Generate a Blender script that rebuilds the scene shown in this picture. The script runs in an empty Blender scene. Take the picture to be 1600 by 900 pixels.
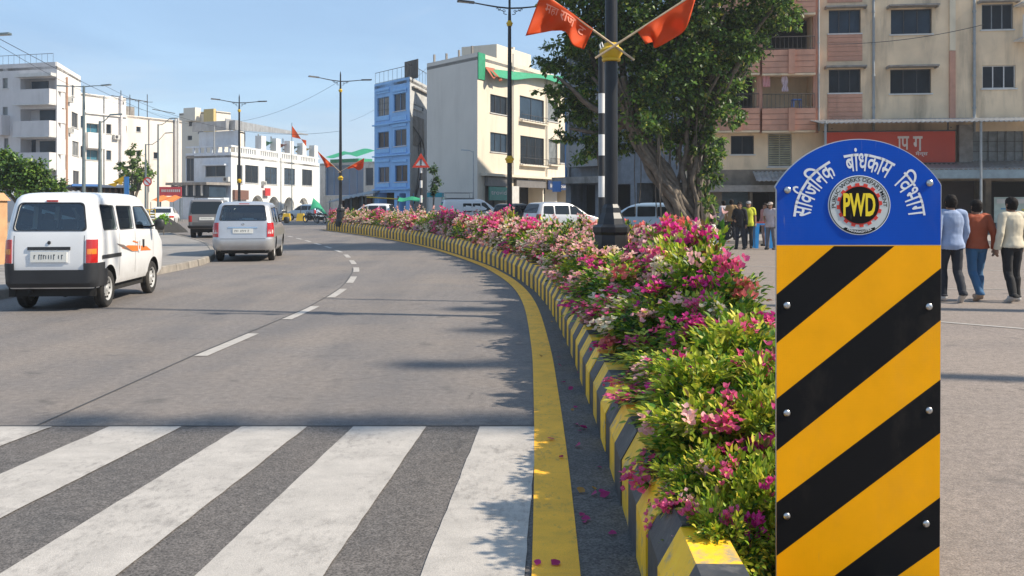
import bpy, bmesh, math, random
import numpy as np
from mathutils import Vector, Matrix, noise as mnoise

R = math.radians
random.seed(7); rng = np.random.default_rng(11)
SC = bpy.context.scene
COL = SC.collection

# ------------------------------------------------------------ camera, sky, sun, exposure
F, CAMH, HZ = 1450.0, 1.6, 320.0          # focal length in photo pixels, eye height, horizon row
cam = bpy.data.cameras.new('camera'); camo = bpy.data.objects.new('camera', cam); COL.objects.link(camo)
camo.location = (0, 0, CAMH); camo.rotation_euler = (R(90), 0, 0)
cam.sensor_width = 36; cam.lens = 36*F/1600; cam.shift_y = -(450-HZ)/1600
cam.clip_start = .05; cam.clip_end = 3000
SC.camera = camo
SUN_EL, SUN_AZ = R(41), R(-10)              # azimuth measured from +X towards +Y
w = bpy.data.worlds.new('World'); SC.world = w; w.use_nodes = True
nt = w.node_tree; bg = nt.nodes['Background']
sky = nt.nodes.new('ShaderNodeTexSky'); sky.sky_type = 'NISHITA'; sky.sun_disc = False
sky.sun_elevation = SUN_EL; sky.sun_rotation = R(90)-SUN_AZ
sky.air_density = 1.0; sky.dust_density = .35; sky.ozone_density = 1.3
tc = nt.nodes.new('ShaderNodeTexCoord'); mp = nt.nodes.new('ShaderNodeMapping'); mp.inputs['Scale'].default_value = (1.2, 1.6, 6.5)
mp.inputs['Rotation'].default_value = (R(8), R(14), 0)
nz = nt.nodes.new('ShaderNodeTexNoise'); nz.inputs['Scale'].default_value = 1.7; nz.inputs['Detail'].default_value = 7; nz.inputs['Roughness'].default_value = .58; nz.inputs['Distortion'].default_value = .5
rmp = nt.nodes.new('ShaderNodeMapRange'); rmp.inputs[1].default_value = .42; rmp.inputs[2].default_value = .78; rmp.inputs[3].default_value = .80; rmp.inputs[4].default_value = .45
mx = nt.nodes.new('ShaderNodeMix'); mx.data_type = 'RGBA'; mx.inputs[7].default_value = (1.65, 2.52, 3.75, 1)
L = nt.links.new
L(tc.outputs['Generated'], mp.inputs[0]); L(mp.outputs[0], nz.inputs['Vector']); L(nz.outputs[0], rmp.inputs[0])
L(rmp.outputs[0], mx.inputs[0]); L(sky.outputs[0], mx.inputs[6]); 
mp2 = nt.nodes.new('ShaderNodeMapping'); mp2.inputs['Scale'].default_value = (1.0, 1.3, 5.0); mp2.inputs['Location'].default_value = (.7, .2, .4); mp2.inputs['Rotation'].default_value = (0, R(10), R(20))
nz2 = nt.nodes.new('ShaderNodeTexNoise'); nz2.inputs['Scale'].default_value = 2.1; nz2.inputs['Detail'].default_value = 8; nz2.inputs['Roughness'].default_value = .6; nz2.inputs['Distortion'].default_value = .8
rm2 = nt.nodes.new('ShaderNodeMapRange'); rm2.inputs[1].default_value = .46; rm2.inputs[2].default_value = .74; rm2.inputs[3].default_value = 0; rm2.inputs[4].default_value = .55
mx2 = nt.nodes.new('ShaderNodeMix'); mx2.data_type = 'RGBA'; mx2.inputs[7].default_value = (3.2, 3.7, 4.3, 1)
L(tc.outputs['Generated'], mp2.inputs[0]); L(mp2.outputs[0], nz2.inputs['Vector']); L(nz2.outputs[0], rm2.inputs[0]); L(rm2.outputs[0], mx2.inputs[0]); L(mx.outputs[2], mx2.inputs[6]); L(mx2.outputs[2], bg.inputs[0])
bg.inputs[1].default_value = .097
sl = bpy.data.lights.new('sun', 'SUN'); sl.energy = 3.2; sl.angle = R(1.3); sl.color = (1, .885, .72)
so = bpy.data.objects.new('sun', sl); COL.objects.link(so)
sd = Vector((math.cos(SUN_EL)*math.cos(SUN_AZ), math.cos(SUN_EL)*math.sin(SUN_AZ), math.sin(SUN_EL)))
so.rotation_euler = sd.to_track_quat('Z', 'Y').to_euler(); so.location = (30, 10, 30)
SC.view_settings.view_transform = 'Standard'; SC.view_settings.look = 'None'
SC.view_settings.exposure = 1.15; SC.view_settings.gamma = 1; SC.view_settings.use_curve_mapping = False
SC.cycles.max_bounces = 8; SC.cycles.transparent_max_bounces = 12

def P(px, py, Y): return Vector(((px-800)*Y/F, Y, CAMH-(py-HZ)*Y/F))
def G(px, py): Y = CAMH*F/(py-HZ); return Vector(((px-800)*Y/F, Y, 0))

# ------------------------------------------------------------ materials
MATS = {}
def new_mat(name):
    m = bpy.data.materials.new(name); m.use_nodes = True
    return m, m.node_tree, m.node_tree.nodes['Principled BSDF'], m.node_tree.links.new
def nd(t, typ, **kw):
    n = t.nodes.new(typ)
    for k, v in kw.items(): setattr(n, k, v)
    return n
def noise(t, vec, scale, detail=4, rough=.55, sc3=None, dist=0):
    l = t.links.new
    if sc3 is not None:
        mpn = nd(t, 'ShaderNodeMapping'); mpn.inputs['Scale'].default_value = sc3; l(vec, mpn.inputs[0]); vec = mpn.outputs[0]
    n = nd(t, 'ShaderNodeTexNoise'); n.inputs['Scale'].default_value = scale; n.inputs['Detail'].default_value = detail
    n.inputs['Roughness'].default_value = rough; n.inputs['Distortion'].default_value = dist; l(vec, n.inputs['Vector'])
    return n.outputs[0]
def mrange(t, v, a, b, c, d, clamp=True):
    n = nd(t, 'ShaderNodeMapRange', clamp=clamp); t.links.new(v, n.inputs[0])
    for i, x in enumerate((a, b, c, d)): n.inputs[i+1].default_value = x
    return n.outputs[0]
def mix(t, fac, a, b, mode='MIX'):
    n = nd(t, 'ShaderNodeMix', data_type='RGBA', blend_type=mode)
    for k, v in ((0, fac), (6, a), (7, b)):
        if hasattr(v, 'is_linked') or hasattr(v, 'links'): t.links.new(v, n.inputs[k])
        else: n.inputs[k].default_value = v if k == 0 else ((*v, 1) if len(v) == 3 else v)
    return n.outputs[2]
def gray(t, v):
    n = nd(t, 'ShaderNodeCombineColor'); 
    for i in range(3): t.links.new(v, n.inputs[i])
    return n.outputs[0]
def mat(name, col, rough=.6, metal=0, var=.12, scale=3, bump=0, bscale=60, coat=0, stain=0, stain_col=(.09, .08, .07), chips=0, chip_col=(.25, .24, .22), orand=0, spec=.5, sscale=1.2):
    if name in MATS: return MATS[name]
    m, t, b, l = new_mat(name)
    vec = nd(t, 'ShaderNodeTexCoord').outputs['Object']
    c = None
    n1 = noise(t, vec, scale, 5)
    c = mix(t, 1.0, col, gray(t, mrange(t, n1, .25, .75, 1-var, 1+var)), 'MULTIPLY')
    if orand:
        oi = nd(t, 'ShaderNodeObjectInfo')
        c = mix(t, 1.0, c, gray(t, mrange(t, oi.outputs['Random'], 0, 1, 1-orand, 1+orand)), 'MULTIPLY')
    if stain:
        s1 = noise(t, vec, sscale, 6, .62, (1.3, 1.3, .22), .3)
        s2 = noise(t, vec, .5, 4, .6)
        mu = nd(t, 'ShaderNodeMath', operation='MULTIPLY'); l(mrange(t, s1, .48, .74, 0, 1), mu.inputs[0]); l(mrange(t, s2, .35, .65, .25, stain), mu.inputs[1])
        c = mix(t, mu.outputs[0], c, stain_col)
    if chips:
        s1 = noise(t, vec, 9, 8, .68, None, .4)
        c = mix(t, mrange(t, s1, .62-.12*chips, .66, 0, .85), c, chip_col)
    l(c, b.inputs['Base Color'])
    b.inputs['Roughness'].default_value = rough; b.inputs['Metallic'].default_value = metal
    b.inputs['Specular IOR Level'].default_value = spec
    if coat: b.inputs['Coat Weight'].default_value = coat; b.inputs['Coat Roughness'].default_value = .06
    if bump:
        bn = nd(t, 'ShaderNodeBump'); bn.inputs['Strength'].default_value = bump; bn.inputs['Distance'].default_value = .01
        l(noise(t, vec, bscale, 4), bn.inputs['Height']); l(bn.outputs[0], b.inputs['Normal'])
    MATS[name] = m
    return m
def mat_asphalt(name, c1, c2, grain=170, speck=.5, dust=(.30, .26, .21), dustamt=.5, along=(1, .10, 1)):
    m, t, b, l = new_mat(name)
    vec = nd(t, 'ShaderNodeTexCoord').outputs['Object']
    big = noise(t, vec, .35, 5, .6, None, .3)
    tracks = noise(t, vec, 1.1, 5, .6, along, .2)
    fine = noise(t, vec, grain, 2, .6)
    mid = noise(t, vec, 14, 6, .7)
    c = mix(t, mrange(t, tracks, .35, .68, 0, 1), c1, c2)
    c = mix(t, mrange(t, big, .42, .72, 0, dustamt), c, dust)
    c = mix(t, 1.0, c, gray(t, mrange(t, mid, .3, .7, .74, 1.24)), 'MULTIPLY')
    c = mix(t, 1.0, c, gray(t, mrange(t, fine, .32, .68, 1-speck, 1+speck)), 'MULTIPLY')
    vo = nd(t, 'ShaderNodeTexVoronoi'); vo.inputs['Scale'].default_value = grain*.8; l(vec, vo.inputs['Vector'])
    c = mix(t, mrange(t, vo.outputs['Distance'], 0, .16, .55*speck, 0), c, (.42, .39, .35))
    # hairline cracks
    vc = nd(t, 'ShaderNodeTexVoronoi', feature='DISTANCE_TO_EDGE'); vc.inputs['Scale'].default_value = .32
    wv = noise(t, vec, 1.6, 6, .65)
    av = nd(t, 'ShaderNodeVectorMath', operation='ADD'); l(vec, av.inputs[0]); l(gray(t, wv), av.inputs[1]); l(av.outputs[0], vc.inputs['Vector'])
    gate = mrange(t, noise(t, vec, .6, 3), .52, .6, 0, .55)
    mu = nd(t, 'ShaderNodeMath', operation='MULTIPLY'); l(mrange(t, vc.outputs['Distance'], 0, .006, 1, 0), mu.inputs[0]); l(gate, mu.inputs[1])
    c = mix(t, mu.outputs[0], c, (.03, .03, .03))
    # oil drips
    oil = mrange(t, noise(t, vec, 2.3, 3, .5), .63, .74, 0, .45)
    c = mix(t, oil, c, (.05, .05, .05))
    l(c, b.inputs['Base Color']); b.inputs['Roughness'].default_value = .82; b.inputs['Specular IOR Level'].default_value = .35
    bn = nd(t, 'ShaderNodeBump'); bn.inputs['Strength'].default_value = .55; bn.inputs['Distance'].default_value = .006
    l(fine, bn.inputs['Height']); l(bn.outputs[0], b.inputs['Normal'])
    return m
def mat_paint(name, col, under, wear=.5, rough=.65):
    """road paint worn through to the asphalt"""
    m, t, b, l = new_mat(name)
    vec = nd(t, 'ShaderNodeTexCoord').outputs['Object']
    a = noise(t, vec, 26, 9, .74, (1, .5, 1)); bgn = noise(t, vec, 1.3, 4); fine = noise(t, vec, 160, 2)
    ad = nd(t, 'ShaderNodeMath', operation='ADD'); l(a, ad.inputs[0]); l(mrange(t, bgn, .3, .7, -.10, .10), ad.inputs[1])
    c = mix(t, 1.0, col, gray(t, mrange(t, noise(t, vec, 5, 5), .3, .7, .86, 1.1)), 'MULTIPLY')
    c = mix(t, 1.0, c, gray(t, mrange(t, fine, .3, .7, .86, 1.12)), 'MULTIPLY')
    c = mix(t, mrange(t, ad.outputs[0], .62-.16*wear, .76-.1*wear, 0, .6), c, under)
    sc_ = noise(t, vec, 3.2, 5, .6, (.5, 3, 1), .3)
    c = mix(t, mrange(t, sc_, .56, .75, 0, .28*wear+.1), c, under)
    l(c, b.inputs['Base Color']); b.inputs['Roughness'].default_value = rough
    bn = nd(t, 'ShaderNodeBump'); bn.inputs['Strength'].default_value = .4; bn.inputs['Distance'].default_value = .005
    l(fine, bn.inputs['Height']); l(bn.outputs[0], b.inputs['Normal'])
    return m
def mat_leaf(name, trans=.35, rough=.45):
    m, t, b, l = new_mat(name)
    at = nd(t, 'ShaderNodeAttribute', attribute_name='Col')
    l(at.outputs['Color'], b.inputs['Base Color']); b.inputs['Roughness'].default_value = rough; b.inputs['Specular IOR Level'].default_value = .4
    tr = nd(t, 'ShaderNodeBsdfTranslucent'); l(at.outputs['Color'], tr.inputs['Color'])
    ms = nd(t, 'ShaderNodeMixShader'); ms.inputs[0].default_value = trans
    l(b.outputs[0], ms.inputs[1]); l(tr.outputs[0], ms.inputs[2])
    l(ms.outputs[0], t.nodes['Material Output'].inputs['Surface'])
    return m
def mat_glass(name, tint=(.45, .52, .50), dark=.0):
    """thin car glass: sees through with a tint, reflects at grazing angles"""
    m, t, b, l = new_mat(name)
    t.nodes.remove(b)
    tr = nd(t, 'ShaderNodeBsdfTransparent'); tr.inputs[0].default_value = (*tint, 1)
    gl = nd(t, 'ShaderNodeBsdfGlossy'); gl.inputs['Roughness'].default_value = .03; gl.inputs[0].default_value = (.9, .95, 1, 1)
    fr = nd(t, 'ShaderNodeFresnel'); fr.inputs[0].default_value = 1.6
    ad = nd(t, 'ShaderNodeMath', operation='ADD'); l(fr.outputs[0], ad.inputs[0]); ad.inputs[1].default_value = .06
    ms = nd(t, 'ShaderNodeMixShader'); l(ad.outputs[0], ms.inputs[0]); l(tr.outputs[0], ms.inputs[1]); l(gl.outputs[0], ms.inputs[2])
    l(ms.outputs[0], t.nodes['Material Output'].inputs['Surface'])
    return m

# ------------------------------------------------------------ mesh helpers
class MB:
    def __init__(s): s.v = []; s.f = []; s.m = []
    def add(s, v, f, m=0):
        o = len(s.v); s.v += [tuple(p) for p in v]; s.f += [tuple(i+o for i in q) for q in f]; s.m += [m]*len(f); return s
    def box(s, x0, y0, z0, x1, y1, z1, m=0):
        v = [(x0,y0,z0),(x1,y0,z0),(x1,y1,z0),(x0,y1,z0),(x0,y0,z1),(x1,y0,z1),(x1,y1,z1),(x0,y1,z1)]
        return s.add(v, [(3,2,1,0),(4,5,6,7),(0,1,5,4),(1,2,6,5),(2,3,7,6),(3,0,4,7)], m)
    def hexa(s, v, m=0):
        return s.add(v, [(3,2,1,0),(4,5,6,7),(0,1,5,4),(1,2,6,5),(2,3,7,6),(3,0,4,7)], m)
    def tube(s, pts, rad, n=8, m=0, cap=True):
        pts = [Vector(p) for p in pts]
        if not hasattr(rad, '__len__'): rad = [rad]*len(pts)
        vs = []; fs = []
        up = Vector((0, 0, 1)); prev = None
        for i, p in enumerate(pts):
            d = (pts[min(i+1, len(pts)-1)]-pts[max(i-1, 0)])
            d = d.normalized() if d.length > 1e-9 else Vector((0, 0, 1))
            if prev is None:
                a = d.cross(up) if abs(d.z) < .95 else d.cross(Vector((1, 0, 0)))
            else: a = prev-d*prev.dot(d)
            a.normalize(); prev = a; b = d.cross(a)
            for k in range(n):
                t = 2*math.pi*k/n; vs.append(p+(a*math.cos(t)+b*math.sin(t))*rad[i])
        for i in range(len(pts)-1):
            for k in range(n):
                fs.append((i*n+k, i*n+(k+1) % n, (i+1)*n+(k+1) % n, (i+1)*n+k))
        if cap: fs.append(tuple(range(n-1, -1, -1))); fs.append(tuple((len(pts)-1)*n+k for k in range(n)))
        return s.add(vs, fs, m)
    def lathe(s, prof, n=16, c=(0, 0, 0), axis='z', m=0, cap=True):
        vs = []; fs = []; N = len(prof)
        for (r, h) in prof:
            for k in range(n):
                t = 2*math.pi*k/n; a, b = r*math.cos(t), r*math.sin(t)
                p = (a, b, h) if axis == 'z' else ((h, a, b) if axis == 'x' else (b, h, a))
                vs.append((p[0]+c[0], p[1]+c[1], p[2]+c[2]))
        for i in range(N-1):
            for k in range(n): fs.append((i*n+k, i*n+(k+1) % n, (i+1)*n+(k+1) % n, (i+1)*n+k))
        if cap and prof[0][0] > 1e-6: fs.append(tuple(range(n-1, -1, -1)))
        if cap and prof[-1][0] > 1e-6: fs.append(tuple((N-1)*n+k for k in range(n)))
        return s.add(vs, fs, m)
    def prism(s, poly, fn, d0, d1, m=0):
        """poly 2D points; fn(u,v,d)->3D; extruded from d0 to d1"""
        n = len(poly)
        v = [fn(a, b, d0) for a, b in poly]+[fn(a, b, d1) for a, b in poly]
        f = [tuple(range(n-1, -1, -1)), tuple(range(n, 2*n))]+[(i, (i+1) % n, n+(i+1) % n, n+i) for i in range(n)]
        return s.add(v, f, m)
    def grid(s, fn, nu, nv, m=0):
        v = [fn(i/nu, j/nv) for j in range(nv+1) for i in range(nu+1)]
        f = [(j*(nu+1)+i, j*(nu+1)+i+1, (j+1)*(nu+1)+i+1, (j+1)*(nu+1)+i) for j in range(nv) for i in range(nu)]
        return s.add(v, f, m)
    def mesh(s, name, mats, smooth=None):
        me = bpy.data.meshes.new(name); me.from_pydata(s.v, [], s.f)
        mats = mats if isinstance(mats, (list, tuple)) else [mats]
        for x in mats: me.materials.append(x)
        if len(mats) > 1: me.polygons.foreach_set('material_index', s.m)
        fix_normals(me)
        if smooth is not None:
            me.polygons.foreach_set('use_smooth', [True]*len(me.polygons)); me.set_sharp_from_angle(angle=R(smooth))
        me.update(); return me
    def build(s, name, mats, parent=None, smooth=None):
        return link(name, s.mesh(name, mats, smooth), parent)
def fix_normals(me):
    bm = bmesh.new(); bm.from_mesh(me); bmesh.ops.recalc_face_normals(bm, faces=bm.faces); bm.to_mesh(me); bm.free()
def link(name, me, parent=None):
    o = bpy.data.objects.new(name, me); COL.objects.link(o)
    if parent: o.parent = parent
    return o
def tag(o, label=None, cat=None, group=None, kind=None):
    if label: o['label'] = label
    if cat: o['category'] = cat
    if group: o['group'] = group
    if kind: o['kind'] = kind
    return o
def root(name, label=None, cat=None, loc=(0, 0, 0), rz=0, group=None, kind=None):
    o = bpy.data.objects.new(name, None); COL.objects.link(o); o.location = loc; o.rotation_euler.z = rz; o.empty_display_size = .2
    return tag(o, label, cat, group, kind)
def copy_tree(o, parent=None):
    c = o.copy(); COL.objects.link(c)
    if parent: c.parent = parent
    for ch in [x for x in o.children]: copy_tree(ch, c)
    return c
def bake(obj_):
    """evaluated mesh of an object with modifiers"""
    dg = bpy.context.evaluated_depsgraph_get(); dg.update()
    me = bpy.data.meshes.new_from_object(obj_.evaluated_get(dg)); return me
def drop(o):
    bpy.data.objects.remove(o, do_unlink=True)
def text_mb(body, size=1, bold=0.0, align='LEFT'):
    c = bpy.data.curves.new('text', 'FONT'); c.body = body; c.size = size; c.offset = bold; c.align_x = align; c.resolution_u = 3
    o = bpy.data.objects.new('text', c); COL.objects.link(o); bpy.context.view_layer.update()
    me = o.to_mesh(); v = [tuple(p.co) for p in me.vertices]; f = [tuple(p.vertices) for p in me.polygons]
    o.to_mesh_clear(); drop(o); return v, f
def cards(name, V, Fc, C, matl, parent=None):
    """big leaf mesh from numpy arrays: V (n,k,3), Fc faces pattern list of tuples, C (n,3)"""
    n, k, _ = V.shape
    me = bpy.data.meshes.new(name); me.vertices.add(n*k); me.vertices.foreach_set('co', V.reshape(-1).astype(np.float32))
    nf = len(Fc); ln = [len(f) for f in Fc]; tot = sum(ln)
    pat = np.concatenate([np.array(f) for f in Fc])
    idx = (np.arange(n)[:, None]*k+pat[None, :]).reshape(-1)
    st = np.cumsum([0]+ln[:-1]); starts = (np.arange(n)[:, None]*tot+st[None, :]).reshape(-1)
    me.loops.add(n*tot); me.loops.foreach_set('vertex_index', idx.astype(np.int32))
    me.polygons.add(n*nf); me.polygons.foreach_set('loop_start', starts.astype(np.int32))
    me.update(calc_edges=True)
    a = me.color_attributes.new('Col', 'FLOAT_COLOR', 'POINT')
    cc = np.ones((n, k, 4), np.float32); cc[:, :, :3] = C[:, None, :]
    a.data.foreach_set('color', cc.reshape(-1))
    me.materials.append(matl)
    return link(name, me, parent) if parent is not False else me
def unit(a): return a/np.maximum(np.linalg.norm(a, axis=-1, keepdims=True), 1e-9)
def leaf_verts(c, d, n, ln, wd, fold=.25, curl=.15):
    """six-vertex pointed leaves: centre base c, direction d, normal n"""
    s = unit(np.cross(d, n)); n = np.cross(s, d); ln = ln[:, None]; wd = wd[:, None]
    b = c; tip = c+d*ln-n*ln*curl
    l1 = c+d*ln*.3+s*wd*.5+n*wd*fold; r1 = c+d*ln*.3-s*wd*.5+n*wd*fold
    l2 = c+d*ln*.68+s*wd*.36+n*(wd*fold*.8-ln*curl*.4); r2 = c+d*ln*.68-s*wd*.36+n*(wd*fold*.8-ln*curl*.4)
    return np.stack([b, r1, r2, tip, l2, l1], 1)
LEAF6 = [(0, 1, 2, 3), (0, 3, 4, 5)]
def leaf4_verts(c, d, n, ln, wd, fold=.2):
    s = unit(np.cross(d, n)); n = np.cross(s, d); ln = ln[:, None]; wd = wd[:, None]
    return np.stack([c, c+d*ln*.45-s*wd*.5+n*wd*fold, c+d*ln, c+d*ln*.45+s*wd*.5+n*wd*fold], 1)
LEAF4 = [(0, 1, 2), (0, 2, 3)]
def rdir(n): return unit(rng.normal(size=(n, 3)))
def frame_uv(A, B):
    """vertical plane through ground points A->B; returns Face"""
    return Face(A, B)
class Face:
    """a facade standing on the ground line A->B (left to right seen from the road); outward = towards the viewer"""
    def __init__(s, A, B, base=0):
        s.A = Vector((A[0], A[1], base)); B = Vector((B[0], B[1], base)); s.w = (B-s.A).length; s.d = (B-s.A).normalized(); s.n = Vector((s.d.y, -s.d.x, 0))
    def pt(s, u, z, d=0): return s.A+s.d*u+s.n*d+Vector((0, 0, z))
    def u(s, px):
        k = (px-800)/F    # ray X = k*Y
        return (k*s.A.y-s.A.x)/(s.d.x-k*s.d.y)
    def z(s, px, py): return CAMH-(py-HZ)*(s.A.y+s.d.y*s.u(px))/F
    def rect(s, x0, y0, x1, y1):
        xm = (x0+x1)/2; return (s.u(x0), s.z(xm, y1), s.u(x1), s.z(xm, y0))
    def bx(s, mb, u0, z0, u1, z1, d0, d1, m=0):
        v = [s.pt(u, z, d) for z in (z0, z1) for (u, d) in ((u0, d1), (u1, d1), (u1, d0), (u0, d0))]
        return mb.hexa(v, m)
class Rel:
    """MB whose vertices are given in world space and stored relative to a root"""
    def __init__(s, r): s.o = Vector(r.location)
    def build(s, mb, name, mats, parent, smooth=None):
        mb.v = [tuple(Vector(p)-s.o) for p in mb.v]; return mb.build(name, mats, parent, smooth)
# ------------------------------------------------------------ median line (left kerb foot) as an arc-length table
KP = np.array([(.50, 2.4), (.53, 3.0), (.56, 4.0), (.58, 4.9), (.60, 6.0), (.62, 7.8), (.63, 10.5), (.56, 14.5), (.36, 17.8), (-.02, 21.0), (-.62, 24.8), (-1.95, 30.9), (-3.2, 35.8), (-4.75, 40.9), (-6.5, 46.0), (-8.35, 51.0), (-10.2, 55.5), (-11.9, 59.5)])
def catmull(p, n=40):
    p = np.vstack([2*p[0]-p[1], p, 2*p[-1]-p[-2]]); out = []
    for i in range(1, len(p)-2):
        t = np.linspace(0, 1, n, endpoint=False)[:, None]
        a, b, c, d = p[i-1], p[i], p[i+1], p[i+2]
        out.append(.5*((2*b)+(-a+c)*t+(2*a-5*b+4*c-d)*t**2+(-a+3*b-3*c+d)*t**3))
    out.append(p[-2][None, :]); return np.vstack(out)
class Path:
    def __init__(s, pts, smooth=True):
        q = catmull(np.array(pts, float)) if smooth else np.array(pts, float)
        d = np.r_[0, np.cumsum(np.linalg.norm(np.diff(q, axis=0), axis=1))]
        s.L = d[-1]; ss = np.linspace(0, s.L, int(s.L/.05)+2)
        x = np.interp(ss, d, q[:, 0]); y = np.interp(ss, d, q[:, 1])
        k = np.ones(15)/15
        if smooth and len(x) > 60:
            x[7:-7] = np.convolve(x, k, 'valid'); y[7:-7] = np.convolve(y, k, 'valid')
        s.s, s.x, s.y = ss, x, y; tx, ty = np.gradient(x), np.gradient(y); l = np.hypot(tx, ty); s.tx, s.ty = tx/l, ty/l
    def at(s, t, off=0, z=0):
        """off > 0 lies to the right of the direction of travel"""
        f = lambda a: float(np.interp(t, s.s, a))
        tx, ty = f(s.tx), f(s.ty); return Vector((f(s.x)+ty*off, f(s.y)-tx*off, z))
    def sY(s, Y): return float(np.interp(Y, s.y, s.s))
    def ribbon(s, mb, s0, s1, o0, o1, z, step=.5, m=0):
        n = max(1, int((s1-s0)/step)); v = []; f = []
        for i in range(n+1):
            t = s0+(s1-s0)*i/n
            a = o0(t) if callable(o0) else o0; b = o1(t) if callable(o1) else o1
            zz_ = z(t) if callable(z) else z; v += [s.at(t, a, zz_), s.at(t, b, zz_)]
        f = [(2*i, 2*i+1, 2*i+3, 2*i+2) for i in range(n)]
        return mb.add(v, f, m)
MED = Path(KP)
def med_w(t): return float(np.interp(t, [0, 1, 3, 6, 10, 50, MED.L], [.86, 1.02, 1.22, 1.5, 1.85, 1.7, 1.2]))
def kerb_h(t): return float(np.interp(t, [0, .3, .9, 6, 25, 60], [.38, .395, .40, .41, .47, .56]))

# ------------------------------------------------------------ ground, roads, pavements, markings
M_road = mat_asphalt('worn_asphalt', (.186, .168, .157), (.128, .121, .121), 120, .45, (.24, .20, .165), .6)
M_road2 = mat_asphalt('pale_asphalt', (.245, .205, .178), (.205, .174, .155), 120, .35, (.27, .225, .19), .6, (.12, 1, 1))
M_patch = mat_asphalt('coarse_dark_asphalt', (.122, .111, .104), (.094, .088, .085), 95, .55, (.14, .12, .105), .35, (1, 1, 1))
M_gut = mat_asphalt('gutter_asphalt', (.085, .083, .082), (.11, .105, .10), 80, .5, (.15, .135, .12), .5, (1, 1, 1))
M_white = mat_paint('white_road_paint', (.42, .39, .355), (.17, .155, .14), .6)
M_yell = mat_paint('yellow_road_paint', (.92, .47, .02), (.26, .17, .05), .42)
M_seam = mat('tar_seam', (.05, .05, .05), .7)
M_earth = mat('dusty_earth', (.27, .225, .17), .95, var=.25, scale=.8, bump=.4, bscale=9)
M_conc = mat('kerb_concrete', (.25, .225, .195), .9, var=.25, scale=5, bump=.5, bscale=50, stain=.5)
M_soil = mat('bed_soil', (.07, .05, .035), .95, var=.4, scale=9, bump=.8, bscale=40)
mb = MB(); mb.add([(-400, -60, -.02), (400, -60, -.02), (400, 1500, -.02), (-400, 1500, -.02)], [(0, 1, 2, 3)])
tag(mb.build('ground', M_earth), kind='structure')
mb = MB(); mb.add([(-60, -12, 0), (70, -12, 0), (70, 150, 0), (-60, 150, 0)], [(0, 1, 2, 3)])
road = tag(mb.build('road', M_road), kind='structure')
mb = MB()                                   # right-hand carriageway, paler surface
n = 60; v = []
for i in range(n+1):
    t = MED.L*i/n; a = MED.at(t, .3, .004); v += [a, (70, a.y+.0*i, .004)]
v = [(.6, -8, .004), (70, -8, .004)]+[tuple(x) for x in v]
mb.add(v, [(2*i, 2*i+1, 2*i+3, 2*i+2) for i in range(n+1)])
tag(mb.build('right_carriageway', M_road2), kind='structure')
mb = MB(); mb.add([(-8.6, 1.0, .004), (.5, 1.0, .004), (.6, 6.69, .004), (-8.6, 6.60, .004)], [(0, 1, 2, 3)])
tag(mb.build('crossing_asphalt', M_patch), kind='structure')
def yc(t): return float(np.interp(t, [0, 1.6, 10, 18, 40, 60], [-.375, -.37, -.29, -.2, -.2, -.22]))
mb = MB(); MED.ribbon(mb, 0, MED.L, lambda t: yc(t)+.05, .02, .008, .4); tag(mb.build('gutter_strip', M_gut), kind='structure')
mb = MB(); MED.ribbon(mb, 0, MED.L, lambda t: yc(t)-.105, lambda t: yc(t)+.105, .012, .25); tag(mb.build('yellow_edge_line', M_yell), kind='structure')
def lane(t): return float(np.interp(t, [0, 7.5, 12, 16, 20, 28, 38, 60], [-4.0, -3.92, -3.66, -3.55, -3.5, -3.55, -4.0, -4.4]))
cw = root('zebra_crossing', kind='structure')
for (a, b, a2, b2) in [(-.23, .185, -.39, .055), (-1.138, -.616, -1.36, -.81), (-1.943, -1.47, -2.21, -1.70), (-2.89, -2.37, -3.2, -2.68), (-3.82, -3.30, -4.2, -3.68), (-4.76, -4.24, -5.2, -4.68), (-5.7, -5.18, -6.2, -5.68), (-6.65, -6.12, -7.2, -6.68)]:
    mb = MB(); v = []; n = 24
    for i in range(n+1):
        k = i/n; j = lambda s: .008*mnoise.noise(Vector((s*3.1, i*.7, 4.2)))
        y = 6.66-(6.66-3.3)*k; sk = (6.66-y)/2.66
        v += [(a+(a2-a)*sk+j(a), y, .010), (b+(b2-b)*sk+j(b+9), y, .010)]
    mb.add(v, [(2*i, 2*i+1, 2*i+3, 2*i+2) for i in range(n)]); mb.build('stripe', M_white, cw)
ld = root('lane_line', kind='structure')
s0 = MED.sY(9.8)
for k in range(15):
    mb = MB(); t = s0+k*3.2; MED.ribbon(mb, t, t+1.75, lambda q: lane(q)-.07, lambda q: lane(q)+.07, .006, .3); mb.build('dash', M_white, ld)
mb = MB(); MED.ribbon(mb, MED.sY(5.9), MED.sY(24), lambda q: lane(q)-.105, lambda q: lane(q)-.085, .004, .4); tag(mb.build('tar_joint', M_seam), kind='structure')
mb = MB(); mb.add([(-8.6, 6.68, .0065), (.5, 6.70, .0065), (.5, 6.72, .0065), (-8.6, 6.70, .0065)], [(0, 1, 2, 3)]); tag(mb.build('tar_joint', M_seam), kind='structure')
mb = MB()
for (x0, y0, x1, y1, wd) in [(5.2, 13.2, 9.5, 9.2, .10), (4.5, 24.5, 22, 19.5, .10), (8, 17.6, 22, 16.2, .08)]:
    d = Vector((x1-x0, y1-y0)).normalized(); nn = Vector((-d.y, d.x))*wd/2
    mb.add([(x0+nn.x, y0+nn.y, .010), (x0-nn.x, y0-nn.y, .010), (x1-nn.x, y1-nn.y, .010), (x1+nn.x, y1+nn.y, .010)], [(0, 1, 2, 3)])
tag(mb.build('carriageway_line', M_white), kind='structure')
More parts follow.
